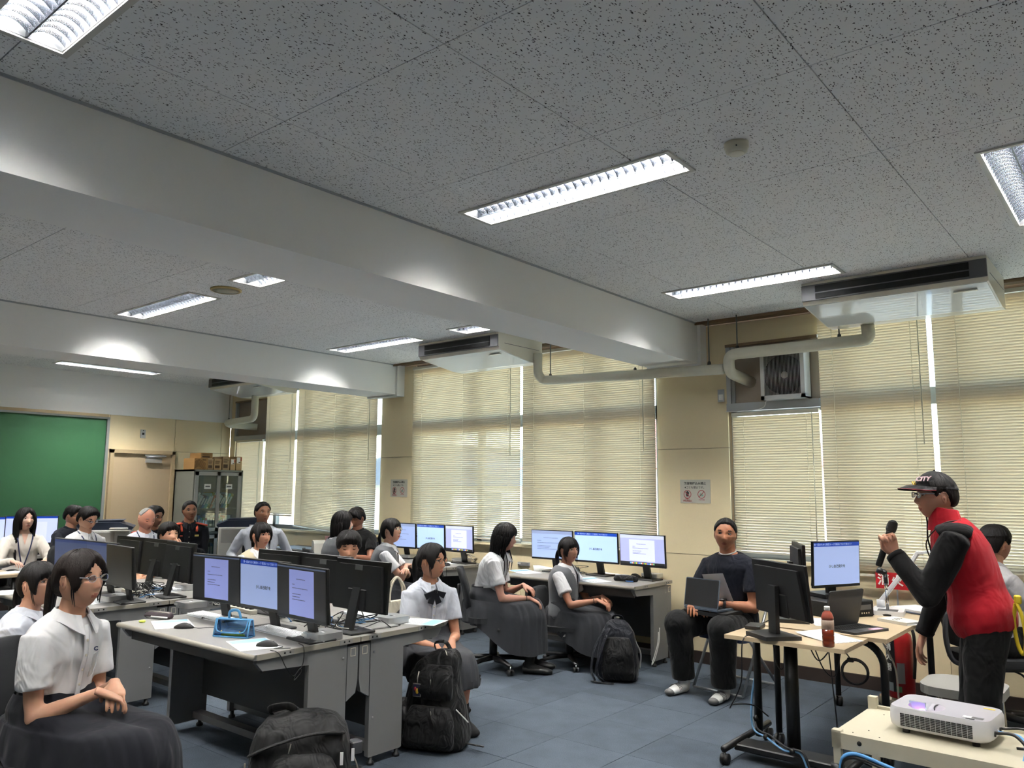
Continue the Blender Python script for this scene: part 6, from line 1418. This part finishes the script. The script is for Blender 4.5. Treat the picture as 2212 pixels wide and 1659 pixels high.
# 14 girl with folded arms
P14 = person('girl in grey vest with glasses and folded arms by the far window desk', place(845,1147,7.75), 36, 18, cut='bangs', lean=4, hpitch=8, extra=ponytail(.14,.0,.0,.030,-.02), vest=VESTM, bmat=GREYS, arms='cross', sk=(206,158,134), glasses=((60,50,50),.020,.0165,'r',.0011), seed=14)
seat(P14,'dark office chair of the girl with folded arms')
# 15 girl with bow
P15 = person('girl with black bow tie and round glasses at the end of the nearest desks', place(932,1213,5.35), -24, 12, cut='parted', lean=5, hs=1.0, extra=both(ponytail(.24,.0,.0,.032,.01),sidelocks(2,.03)), bmat=GREYS, arms='knee', custom={1:((.05,.33,.50),(-.3,.6,-.75),(.3,-.5,-.2)),-1:((-.06,.31,.53),(.45,.6,-.65),(-.3,-.5,-.2))}, sk=(190,138,110), glasses=((52,34,34),.0205,.0175,'r',.0012), seed=15, knee=(.02,.08), hem=.33, socks=SOCKB, feet=None, top=SHIRTB)
BOW = pm('black satin bow',(20,20,26),.35); bc = chest(P15,.90,0,.030)
for k,(a,w,h) in enumerate(((205,.075,.045),(-25,.075,.045),(250,.085,.042),(-70,.085,.042))):
    MB().prism([(0,-.010),(w,-h*.5),(w*1.02,h*.45),(0,.010)],-.006,.006,BOW,T(*bc)@RZ(0)@RX(82)@RZ(a)).build('bow_loop' if k < 2 else 'bow_tail', P15['t'])
MB().box(bc+Vector((0,.008,0)),(.024,.018,.026),BOW,None,.005).build('bow_knot', P15['t'])
seat(P15,'dark office chair of the girl with the bow', -6)
# 16 long haired girl at the window
P16 = person('girl with very long black hair in white shirt bending forward at the window desk', place(1090,1160,6.75), 30, 26, cut='long', lean=17, hpitch=-12, hs=1.0, extra=longhair(.33,True,.05,1.0,(1,-1),8), bmat=GREYS, arms='knee', custom={1:((.08,.40,.60),(-.1,.85,-.4),(.3,-.4,-.3))}, sk=(190,142,122), haircol=(14,12,13), seed=17, hem=.16, feet=SHOEB, socks=SOCKB, skirtw=1.12)
seat(P16,'dark office chair of the girl with very long hair', 12, .08)
# 17 girl in grey vest
P17 = person('girl in grey knit vest with short sleeves in front of the window monitors', place(1228,1189,6.95), 8, -12, cut='bangs', lean=1, hs=.98, s=.96, extra=both(ponytail(.16,.02,-.01,.030,-.02),sidelocks(4,.05)), vest=VESTM, bmat=GREYS, arms='knee', sk=(176,126,102), haircol=(16,13,13), seed=18, hem=.13, socks=SOCKW, feet=None, skirtw=1.02)
seat(P17,'dark office chair of the girl in the grey knit vest', 10, .04)
for P,k in ((P16,1),(P17,1)):
    el, wr, _ = P['J'][k]; c = el.lerp(wr,.86); d = (wr-el).normalized(); x,y,z = frame(d)
    MB().tube([c+x*(.027*math.cos(2*PI*i/16))+z*(.027*math.sin(2*PI*i/16)) for i in range(17)],.003,BLACK,6,False).build('hair_tie', P['t'])
# 18 man in navy T-shirt
TN = cloth('navy T shirt',(15,18,30)); 
P18 = person('man with cropped hair in a navy T shirt with a laptop on his lap', place(1567,1155,6.12), -98, -70, male=1, cut='crop', thick=.008, haircol=(22,20,20), lean=5, hroll=-4, top=TN, collar=False, bottom='wide', bmat=BLACKC, arms='lap', custom={-1:((-.06,.27,.665),(.35,.9,-.25),(-.5,-.5,-.3)),1:((.14,.30,.655),(-.4,.85,-.2),(.5,-.5,-.3))}, sk=(166,112,84), seed=19, socks=SOCKW, feet=None, tuck=False, s=1.06, gaze=.6, legs={-1:((-.17,.42,.50),(-.13,.36,.075)),1:((.20,.43,.50),(.20,.38,.075))})
MB().tube([P18['NB']+Vector((.062*math.sin(2*PI*i/20),.058*math.cos(2*PI*i/20)+.006,.012-.02*math.cos(2*PI*i/20))) for i in range(21)],.006,WHITEM,8,False).build('neck_band', P18['t'])
el, wr, _ = P18['J'][-1]; c = el.lerp(wr,.90); x,y,z = frame((wr-el)); MB().tube([c+x*(.031*math.cos(2*PI*i/16))+z*(.031*math.sin(2*PI*i/16)) for i in range(17)],[(.010,.004)]*17,BLACK,6,False).box(c+Vector((0,0,.032)),(.04,.045,.012),BLACK,None,.004).build('wrist_watch', P18['t'])
for k in (-1,1):
    an = P18['LG'][k][2]
    for i in range(4): MB().tube([an+Vector((k*.012+.0475*math.cos(2*PI*j/14),.055+i*.014,-.036+.0345*math.sin(2*PI*j/14))) for j in range(15)],.0022,DGREY,5,False).build('sock_stripe', P18['t'])
    MB().ell(an+Vector((k*.016,.155,-.051)),(.041,.036,.025),DGREY).build('sock_toe', P18['t'])
M = P18['M']; LBL = pm('blue grey laptop shell',(104,116,130),.4,.3)
t = thing('laptop_case','black soft laptop case on the lap of the man in navy','case',M@T(.0,.27,.590)@RX(-2)); MB().prism(rrect(.37,.27,.03,4),0,.028,BLACKM).build('cover', t); MB().tube([(-.17,-.12,.014),(-.18,0,.014),(-.17,.12,.014)],.004,DGREY,6).build('zip', t)
lp18 = laptop('open blue grey laptop on the lap of the man in navy', M@T(.0,.30,.622)@RZ(10), LBL, 100)
lp18.matrix_local = M@T(.02,.29,.621)@RZ(176)@RZ(180)
t = paper('printed leaflet held up behind the laptop of the man in navy', M@T(-.03,.24,.76)@RX(68)@RZ(-8), lines=14, blue=True, w=.19, h=.26)
# folding chairs
def folding_chair(label, P, a=0):
    t = thing('folding_chair', label, 'chair', P['M']@RZ(a), 'folding chairs'); FT = pm('folding chair tube',(170,172,174),.3,.8); FP = pm('blue vinyl pad',(36,52,84),.5); sh_ = P['pz']-.095
    MB().prism(rrect(.40,.40,.05,4),sh_-.04,sh_,FP).build('seat', t); MB().tube([(-.19,-.26,.78),(0,-.30,.79),(.19,-.26,.78)],[(.012,.075)]*3,FP,10).build('backrest', t)
    for s_ in (-1,1): MB().rod((s_*.21,.24,.02),(s_*.21,-.27,.82),.011,FT,10).build('leg', t); MB().rod((s_*.195,-.28,.02),(s_*.195,.10,sh_-.03),.011,FT,10).build('leg', t)
    MB().rod((-.21,.24,.02),(.21,.24,.02),.010,FT,8).rod((-.195,-.28,.02),(.195,-.28,.02),.010,FT,8).build('foot_rail', t)
folding_chair('folding chair of the man in navy with the laptop',P18); folding_chair('folding chair of the uniformed man before the cabinet',P8)
# 19 the speaker
P19 = person('speaker in a red and black jacket with cap and white glasses holding a microphone', place(2022,1072,3.98), 192, 214, male=1, sit=False, pz=.90, cut='short', thick=.010, lean=16, hpitch=-2, s=1.0, hs=1.0, top=REDJ, sleeve='long', collar=False, bottom='trousers', bmat=BLACKC, sk=(190,140,116), seed=20, tuck=False, arms='stand',
  custom={-1:((-.10,.37,1.195),(.15,.35,.95),(-.35,-.5,-1),(.9,.1,-.2)),1:((.24,.27,.74),(.1,.35,-1),(.3,-1,0))}, handL='grip', handR='relax', glasses=((222,222,226),.020,.014,'r',.0026), legs={-1:((-.10,.03,.48),(-.11,-.05,.075)),1:((.10,.05,.48),(.11,.02,.075))}, eyes='open')
t19 = P19['t']; M = P19['M']
# black sleeves and shoulders as jacket panels
mb = MB()
for k in (-1,1):
    el, wr, _ = P19['J'][k]; S = P19['S'][k]
    mb = MB(); mb.tube([S-Vector((k*.055,.01,-.004)),S+Vector((k*.004,0,.008)),S.lerp(el,.35),S.lerp(el,.97)],[.067,.071,.069,.058],BLKJ,16); mb.ell(el,(.058,)*3,BLKJ); mb.tube([el,el.lerp(wr,.5),el.lerp(wr,.99)],[.057,.052,.046],BLKJ,14)
    v,f = remesh(mb,.009,4); v = [tuple(Vector(p)+Vector((noise.noise(Vector(p)*11),noise.noise(Vector(p)*11+Vector((5,0,0))),noise.noise(Vector(p)*11+Vector((0,7,0)))))*.006) for p in v]; MB().add(v,f,BLKJ,True).build('sleeve', t19)
    MB().tube([el.lerp(wr,.90),el.lerp(wr,1.0)],[.047,.043],BLKJ,14).build('cuff', t19)
NB = P19['NB']; vs = []; n = 24
for k in (-1,1): MB().tube([NB+Vector((k*.045,-.03,-.012)),NB.lerp(P19['S'][k],.6)+Vector((0,-.012,.030)),P19['S'][k]+Vector((k*.02,-.005,.040))],[(.070,.022),(.084,.030),(.070,.028)],BLKJ,14).build('shoulder_yoke', t19)
for i,(r,z,dy) in enumerate(((.088,-.035,0),(.074,.02,.006),(.070,.075,.014),(.066,.078,.014),(.064,.02,.006))): vs += [tuple(NB+Vector((r*math.sin(2*PI*j/n),r*math.cos(2*PI*j/n)+dy,z+.012*math.cos(2*PI*j/n)*(i in (2,3))))) for j in range(n)]
f = [(i*n+j,(i+1)*n+j,(i+1)*n+(j+1)%n,i*n+(j+1)%n) for i in range(4) for j in range(n)]; MB().add(vs,f,REDJ,True).build('high_collar', t19)
MB().tube([chest(P19,t_,0,.012,1) for t_ in (.0,.3,.6,.9)]+[NB+Vector((0,.085,.0)),NB+Vector((0,.090,.07))],[(.012,.004)]*6,BLKJ,8).build('zip_placket', t19)
MB().tube([chest(P19,.62,-.12,.010,1),chest(P19,.72,-.10,.012,1),chest(P19,.74,-.03,.012,1)],[(.004,.002)]*3,DARK,6).build('chest_pocket', t19)
MB().tube(spline([NB+Vector((-.075,-.06,.02)),NB+Vector((-.095,.02,.0)),chest(P19,.88,-.06,.022,1),chest(P19,.70,-.03,.020,1),chest(P19,.5,-.02,.016,1)],5),.0035,pm('brown cord',(62,50,44),.7),6).build('neck_cord', t19)
mb = MB(); c = P19['B']+Vector((-.12,-.13,.06)); YC = pm('yellow cord',(214,190,40),.7); mb.tube(spline([c+Vector(p) for p in ((0,0,.05),(-.01,-.02,-.02),(.0,-.03,-.12),(.02,-.02,-.20),(.03,.0,-.16),(.02,.01,-.06),(.01,0,.03))],5),[(.011,.007)]*31,YC,8); mb.box(c+Vector((0,-.01,.05)),(.03,.03,.04),YC,None,.006); mb.build('yellow_strap', t19)
# cap
CAPM = cloth('black cap cloth',(11,11,14),.2,20); hM = P19['hM']; vs = []; na, ne = 48, 18
for i in range(ne):
    e = R(16+74*i/(ne-1))
    for j in range(na): a = 2*PI*j/na; x,y,z = headpt(a,e,1); x0,y0,z0 = .0775*math.cos(e)*math.sin(a),.093*math.cos(e)*math.cos(a),.116*math.sin(e); k = 1.14+.02*math.sin(e*2); vs.append((x0*k,y0*k-.004,z0*1.06+.022*math.cos(a)*(1-i/ne)*.4+.004))
f = [(i*na+j,(i+1)*na+j,(i+1)*na+(j+1)%na,i*na+(j+1)%na) for i in range(ne-1) for j in range(na)]+[tuple((ne-1)*na+j for j in range(na))[::-1]]
cp = MB().add(vs,[g[::-1] for g in f],CAPM,True,hM).build('cap', t19)
vs = []; nb = 20
for q,(l,dz) in enumerate(((0,0),(.035,.004),(.072,-.006))):
    for j in range(nb+1): a = R(-78+156*j/nb); r = .088+l*math.cos(a)**.6; vs.append((r*.93*math.sin(a),(.100+l)*math.cos(a)**.9*1.02+ -.002,.060+dz-.014*math.sin(a)**2-.005*(q)))
N = len(vs); vs += [(x,y,z-.005) for x,y,z in vs]; m_ = nb+1
f = [(i*m_+j,i*m_+j+1,(i+1)*m_+j+1,(i+1)*m_+j) for i in range(2) for j in range(nb)]; f += [tuple(N+q for q in g[::-1]) for g in f]+[(2*m_+j,2*m_+j+1,N+2*m_+j+1,N+2*m_+j) for j in range(nb)]
MB().add(vs,f,CAPM,False,hM).build('cap_peak', cp); MB().tube([hM@Vector(v) for v in vs[2*m_:3*m_]],.0022,pm('dark red piping',(130,20,34),.6),6).build('peak_piping', cp)
MB().lathe([(.006,0),(.006,.004),(.001,.006)],CAPM,10,hM@T(0,-.004,.127)).build('cap_button', cp)
text('CITY',.036,pm('cap lettering',(226,190,196),.6),cp,hM@T(-.044,.072,.088)@RZ(33)@RZ(180)@RX(56),'lettering',bold=.0014,ext=.0015)
MB().tube([(-.012,0,.012),(-.012,0,-.004),(0,0,-.016),(.012,0,-.004),(.012,0,.012)],.0028,pm('gold badge',(206,160,50),.4,.6),6,True,hM@T(-.012,.106,.066)@RX(-20)).build('badge', cp)
# microphone in his left hand
el, wr, hd = P19['J'][-1]; hdn = hd.normalized(); mp0 = wr+hdn*.060+Vector((.028,.012,.0)); ax = Vector((.06,-.34,.94)).normalized(); x,y,z = frame(ax)
Mm = M@basis(mp0,x,z,ax); t = thing('microphone','black handheld microphone in the hand of the speaker','microphone',Mm); MB().lathe([(.012,-.13),(.0155,-.125),(.0165,-.04),(.018,.05),(.020,.055)],BLACK,18).build('handle', t); MB().lathe([(.0205,.055),(.0245,.062),(.0255,.085),(.022,.106),(.010,.116),(.001,.118)],pm('microphone grille',(38,38,40),.5,.6,bump=.8,bscale=900),20).build('grille', t); MB().b2((-.002,.0165,-.03),(.002,.0185,.03),CHROME).build('switch', t)
# 20 person behind the speaker
P20 = person('person in a pale grey shirt seated behind the speaker at the right edge', place(2150,1175,5.15), 40, 55, male=1, cut='short', thick=.018, top=GREYSH, bottom='trousers', bmat=BLACKC, arms='table', sk=(170,120,96), seed=21)
seat(P20,'dark office chair behind the speaker')
# ================================================================ bags and small belongings
NYL = cloth('black nylon',(9,9,10),.6,14,.6); NYLN = cloth('dark navy nylon',(9,13,24),.5,14,.6); STEEL = pm('zip pull steel',(190,184,170),.3,.9)
def softbox(rings, m, vox=.010, fold=.008, seed=0, n=22, ex=.55):
    """stack of superellipse rings (z, cx, cy, rx, ry)"""
    vs = []
    for z,cx,cy,rx,ry in rings:
        for j in range(n):
            a = 2*PI*j/n; c,s_ = math.cos(a), math.sin(a); vs.append((cx+rx*abs(c)**ex*(1 if c > 0 else -1), cy+ry*abs(s_)**ex*(1 if s_ > 0 else -1), z))
    k = len(rings); fs = [(i*n+j,i*n+(j+1)%n,(i+1)*n+(j+1)%n,(i+1)*n+j) for i in range(k-1) for j in range(n)]+[tuple(range(n-1,-1,-1)),tuple((k-1)*n+j for j in range(n))]
    v, f = remesh(MB().add(vs,fs,m), vox, 6); out = []
    for p in v:
        q = Vector(p); d = Vector((noise.noise(q*9+Vector((seed,0,0))),noise.noise(q*9+Vector((0,seed+4,0))),noise.noise(q*9+Vector((0,0,seed+8)))*.5)); w = Vector((p[0],p[1],max(.003,p[2]+d.z*fold if p[2] > .03 else p[2]))); out.append((p[0]+d.x*fold,p[1]+d.y*fold,w.z))
    return MB().add(out, f, m, True)
def strap(t, pts, w, m, name='strap', th=.004): return MB().tube(spline(pts,6),[(w,th)]*((len(pts)-1)*6+1),m,8).build(name, t)
def zippull(t, p, d=(0,0,-1)): p, d = Vector(p), Vector(d); return MB().tube([p,p+d*.01,p+d*.032],[(.003,.002),(.004,.002),(.003,.002)],STEEL,6).build('zip_pull', t)
# sports bag with white lettering (local: front face -y)
t = thing('sports_bag','black sports backpack with white lettering on the floor by the nearest desk','bag',T(-3.29,2.43,0)@RZ(50)@Matrix.Diagonal((1.18,1.18,1.30,1)))
softbox([(.0,0,0,.18,.10),(.02,0,0,.20,.12),(.12,0,0,.205,.13),(.22,0,.005,.195,.12),(.28,0,.015,.18,.10),(.32,0,.025,.14,.07),(.335,0,.03,.07,.04)],NYL,.009,.009,3).build('body', t)
softbox([(.015,.02,-.125,.13,.03),(.05,.02,-.14,.145,.045),(.15,.02,-.14,.14,.045),(.205,.02,-.125,.11,.03),(.22,.02,-.115,.07,.02)],NYL,.008,.005,5).build('front_pocket', t)
MB().tube(spline([(-.19,-.09,.215),(-.10,-.125,.255),(.05,-.115,.285),(.17,-.07,.275)],6),[(.016,.006)]*19,NYL,8).build('zip_flap', t); zippull(t,(-.03,-.133,.262),(-.25,-.2,-1)); zippull(t,(-.205,-.08,.19),(0,0,-1))
text('FILA',.052,pm('white lettering',(232,232,232),.5),t,T(.05,-.187,.165)@RZ(4)@RX(84)@RZ(6),'lettering',bold=.0016,ext=.0015)
MB().tube([(-.06,-.188,.085),(.06,-.192,.115),(.15,-.17,.14)],[(.006,.004)]*3,pm('teal zip tape',(90,170,182),.4),8).build('teal_zip', t)
strap(t,[(-.10,.06,.30),(-.13,.02,.345),(-.06,.0,.36),(-.02,.05,.325)],.014,NYL,'top_handle')
for s_ in (-1,1):
    MB().box((s_*.195,-.09,.11 if s_ < 0 else .20),(.05,.05,.045),pm('side release buckle',(60,60,64),.4),RZ(s_*30),.004).build('buckle', t)
    MB().box((s_*.19,-.118,.11 if s_ < 0 else .20),(.012,.006,.042),pm('white stripe web',(222,222,222),.7),RZ(s_*10)).box((s_*.165,-.125,.11 if s_ < 0 else .20),(.012,.006,.042),pm('white stripe web',(222,222,222),.7)).build('striped_web', t)
softbox([(.0,.20,-.02,.04,.05),(.08,.215,-.02,.045,.06),(.13,.215,-.02,.04,.055)],NYL,.008,.004,9).build('side_pocket', t)
MB().tube(spline([(.205,-.06,.20),(.225,-.07,.16),(.23,-.06,.12),(.235,-.04,.10)],6),.003,STEEL,6).build('chain', t)
# big black backpack held by the girl with the bow
bp = onz(935,1612,0)
t = thing('backpack','large black backpack with a picture tag standing before the girl with the bow','backpack',T(bp.x-.02,bp.y+.02,0)@RZ(22))
softbox([(.0,0,0,.19,.12),(.025,0,0,.215,.14),(.12,0,0,.215,.14),(.22,0,.01,.19,.125),(.30,.0,.02,.165,.115),(.40,.0,.03,.15,.105),(.47,.02,.035,.13,.09),(.52,.05,.04,.09,.06),(.545,.07,.04,.05,.035)],NYL,.010,.012,7).build('body', t)
softbox([(.02,.03,-.13,.15,.035),(.06,.03,-.15,.16,.05),(.18,.03,-.14,.15,.045),(.25,.03,-.115,.12,.03)],NYL,.009,.007,11).build('front_pocket', t); softbox([(.28,.03,-.08,.12,.03),(.33,.03,-.095,.125,.04),(.42,.04,-.075,.11,.035),(.47,.05,-.05,.08,.02)],NYL,.009,.006,13).build('upper_pocket', t)
zippull(t,(.05,-.165,.235),(.15,-.1,-1)); zippull(t,(.03,-.125,.40)); zippull(t,(.14,-.06,.43),(-.5,-.2,-.9)); strap(t,[(.0,.06,.50),(-.02,.05,.57),(.05,.045,.585),(.09,.05,.53)],.016,NYL,'top_handle'); strap(t,[(-.12,.10,.44),(-.19,.06,.30),(-.19,.0,.14),(-.15,.06,.04)],.024,NYL); strap(t,[(.17,-.02,.04),(.26,-.03,.035),(.33,-.03,.03)],.010,NYL,'loose_strap'); strap(t,[(-.15,-.09,.28),(-.13,-.14,.23),(-.11,-.165,.17)],.016,NYL,'compression_strap')
k = MB().tube([(-.055,-.10,.435),(-.056,-.118,.40),(-.056,-.118,.375)],.004,STEEL,8).build('snap_hook', t); tg = MB().box((-.056,-.122,.335),(.05,.006,.075),STEEL,None,.001).box((-.056,-.126,.335),(.042,.004,.066),pm('tag picture navy',(40,40,60),.4)).build('picture_tag', t); MB().ell((-.052,-.129,.330),(.010,.002,.016),pm('tag yellow',(226,180,60),.5)).ell((-.064,-.129,.342),(.008,.002,.012),pm('tag red',(170,50,60),.5)).build('tag_picture', tg)
MB().tube(spline([(.17,-.07,.23),(.20,-.06,.20),(.24,-.05,.16)],6),.004,pm('white cord',(214,214,210),.6),6).build('cord', t); MB().tube(spline([(.075,-.01,.545),(.10,-.03,.50),(.105,-.04,.45)],5),.003,STEEL,5).build('chain', t)
# navy backpack by the window desk
t = thing('backpack','navy backpack leaning by the feet of the girl in the grey vest','backpack',T(-3.50,5.62,0)@RZ(28))
softbox([(.0,0,0,.15,.10),(.02,0,0,.165,.12),(.14,0,0,.165,.12),(.26,0,.01,.155,.11),(.36,0,.015,.13,.09),(.43,0,.02,.09,.06),(.46,0,.02,.05,.035)],NYLN,.010,.010,17).build('body', t)
softbox([(.02,.01,-.115,.12,.03),(.08,.01,-.13,.13,.045),(.24,.01,-.12,.12,.04),(.34,.01,-.09,.09,.025)],NYL,.009,.006,19).build('front_pocket', t); strap(t,[(-.10,-.08,.40),(-.17,-.12,.26),(-.20,-.14,.10),(-.17,-.16,.015)],.022,NYLN); strap(t,[(-.06,-.10,.41),(-.12,-.15,.25),(-.16,-.16,.08),(-.10,-.17,.012)],.020,NYLN); strap(t,[(-.20,-.16,.012),(-.12,-.19,.01),(-.02,-.20,.01)],.009,NYL,'loose_strap'); strap(t,[(-.04,.03,.44),(-.03,.02,.485),(.03,.02,.485),(.04,.03,.44)],.012,NYLN,'top_handle'); MB().ell((.0,.02,.475),(.016,.01,.008),STEEL).build('charm', t); strap(t,[(.14,.0,.30),(.18,.02,.2),(.17,.03,.08)],.012,pm('white mesh strap',(200,200,196),.8),'side_strap')
# cream tote hanging on the chair of the girl with the bow
CAN = cloth('cream canvas',(206,198,178),.4,12); M = ALLP[[k for k in ALLP if 'bow tie' in k][0]]['M']
t = thing('tote_bag','cream canvas tote hanging on the chair of the girl with the bow','bag',M@T(.10,-.36,.40)@RZ(20)); softbox([(.0,0,0,.13,.03),(.03,0,0,.14,.035),(.18,0,0,.145,.03),(.31,0,0,.14,.018)],CAN,.008,.008,23).build('body', t)
for dy in (-.015,.015): MB().tube(spline([(-.07,dy,.30),(-.06,dy,.40),(0,dy*.3,.47),(.06,dy,.40),(.07,dy,.30)],6),[(.009,.002)]*25,CAN,6).build('strap', t)
# blue clear pencil pouch
q = onz(505,1375,.70); BLT = pm('blue vinyl piping',(96,164,214),.35,coat=.3); CLR = glassmat('blue clear vinyl',(170,200,232))
t = thing('pencil_pouch','transparent blue pencil pouch with handle on the nearest desk','pencil case',T(q.x,q.y,.70)@RZ(24)); w, h, d = .105, .092, .034
sec = [(-d,0),(d,0),(.012,h),(-.012,h)]
mb = MB(); mb.prism(sec,-w,w,CLR,RZ(90)@RX(90)); mb.build('clear_body', t)
pp = MB()
for s_ in (-1,1): pp.tube([(s_*w,-d,.003),(s_*w,-.012,h),(s_*w,.012,h),(s_*w,d,.003),(s_*w,-d,.003)],[(.0045,.0045)]*5,BLT,8)
for y,z in ((-d,.003),(d,.003),(-.012,h),(.012,h)): pp.tube([(-w,y,z),(w,y,z)],.0042,BLT,8)
pp.build('piping', t); MB().tube(spline([(-w+.01,-.015,h),(-w+.015,-.031,h*.5),(-w+.045,-.036,h*.30),(w-.045,-.036,h*.30),(w-.015,-.031,h*.5),(w-.01,-.015,h)],5),.0035,BLT,8).build('flap_piping', t)
MB().tube(spline([(-.035,0,h),(-.03,0,h+.04),(.02,0,h+.045),(.04,0,h)],6),[(.008,.0025)]*19,BLT,8).build('handle', t)
for x in (-.055,.06): MB().lathe([(.005,0),(.004,.003),(.001,.004)],pm('brass snap',(200,170,110),.3,.8),10,T(x,-.035,.032)@RX(90)).build('snap', t)
for i,(c,y) in enumerate((((226,220,60),-.012),((60,64,70),.004),((220,220,224),-.004))): tag(MB().rod((-.07,y,.008),(.07-.02*i,y+.006,.010),.005,pm('pen %d'%i,c,.4),8).build('pen', None, T(q.x,q.y,.70)@RZ(24)@T(0,0,.001)), ['yellow marker inside the blue pouch','dark pen inside the blue pouch','white pen inside the blue pouch'][i], 'pen', 'pens in the blue pouch')
# dark pencil case left
q = onz(340,1335,.70); t = thing('pencil_case','dark open pencil case with pens at the left of the nearest desk','pencil case',T(q.x,q.y,.70)@RZ(14)); softbox([(.001,0,.01,.105,.035),(.012,0,.01,.11,.04),(.03,.0,.015,.10,.03),(.038,0,.018,.08,.02)],pm('plum pencil case',(42,26,34),.6),.006,.004,31).build('body', t); MB().rod((-.02,-.03,.012),(.11,-.025,.012),.005,WHITEM,8).rod((-.05,-.04,.008),(.08,-.045,.008),.0045,DGREY,8).build('pens', t); MB().tube(spline([(-.10,-.01,.03),(-.02,-.02,.042),(.10,.0,.036)],6),.002,STEEL,5).build('zip', t)
tag(MB().box((0,0,.008),(.035,.022,.014),pm('lime eraser',(206,220,90),.5),None,.005,2).build('eraser',None,atp(307,1345,20)),'lime green eraser in front of the dark pencil case','eraser')
# black pencil case on the window desk
q = onz(1352,1256,.70); t = thing('pencil_case','black fabric pencil case with a blue pen on the window desk','pencil case',T(q.x,q.y,.70)@RZ(6)); softbox([(.001,0,0,.11,.03),(.02,0,0,.118,.038),(.04,0,0,.11,.032),(.055,0,0,.09,.018)],NYL,.007,.004,37).build('body', t); MB().tube([(.02,-.045,.008),(.09,-.04,.008)],.006,pm('blue pen',(50,90,150),.4),8).build('blue_pen', t); MB().tube(spline([(-.10,-.01,.05),(0,-.02,.062),(.10,-.01,.05)],5),.002,STEEL,5).build('zip', t)
tag(MB().box((0,0,.005),(.075,.15,.009),BLACK,None,.002).box((0,0,.0098),(.07,.145,.0006),DARK).build('smartphone',None,atp(800,1207,30)),'black phone on the desk before the man in black','phone')
# pink card in hand of the man in black
P = ALLP[[k for k in ALLP if 'black polo' in k][0]]
tag(MB().box((0,0,0),(.11,.004,.15),pm('pink card',(226,180,176),.6)).build('card',None,P['M']@T(.12,.42,.90)@RX(-12)),'pink card held up by the man in the black polo shirt','card')
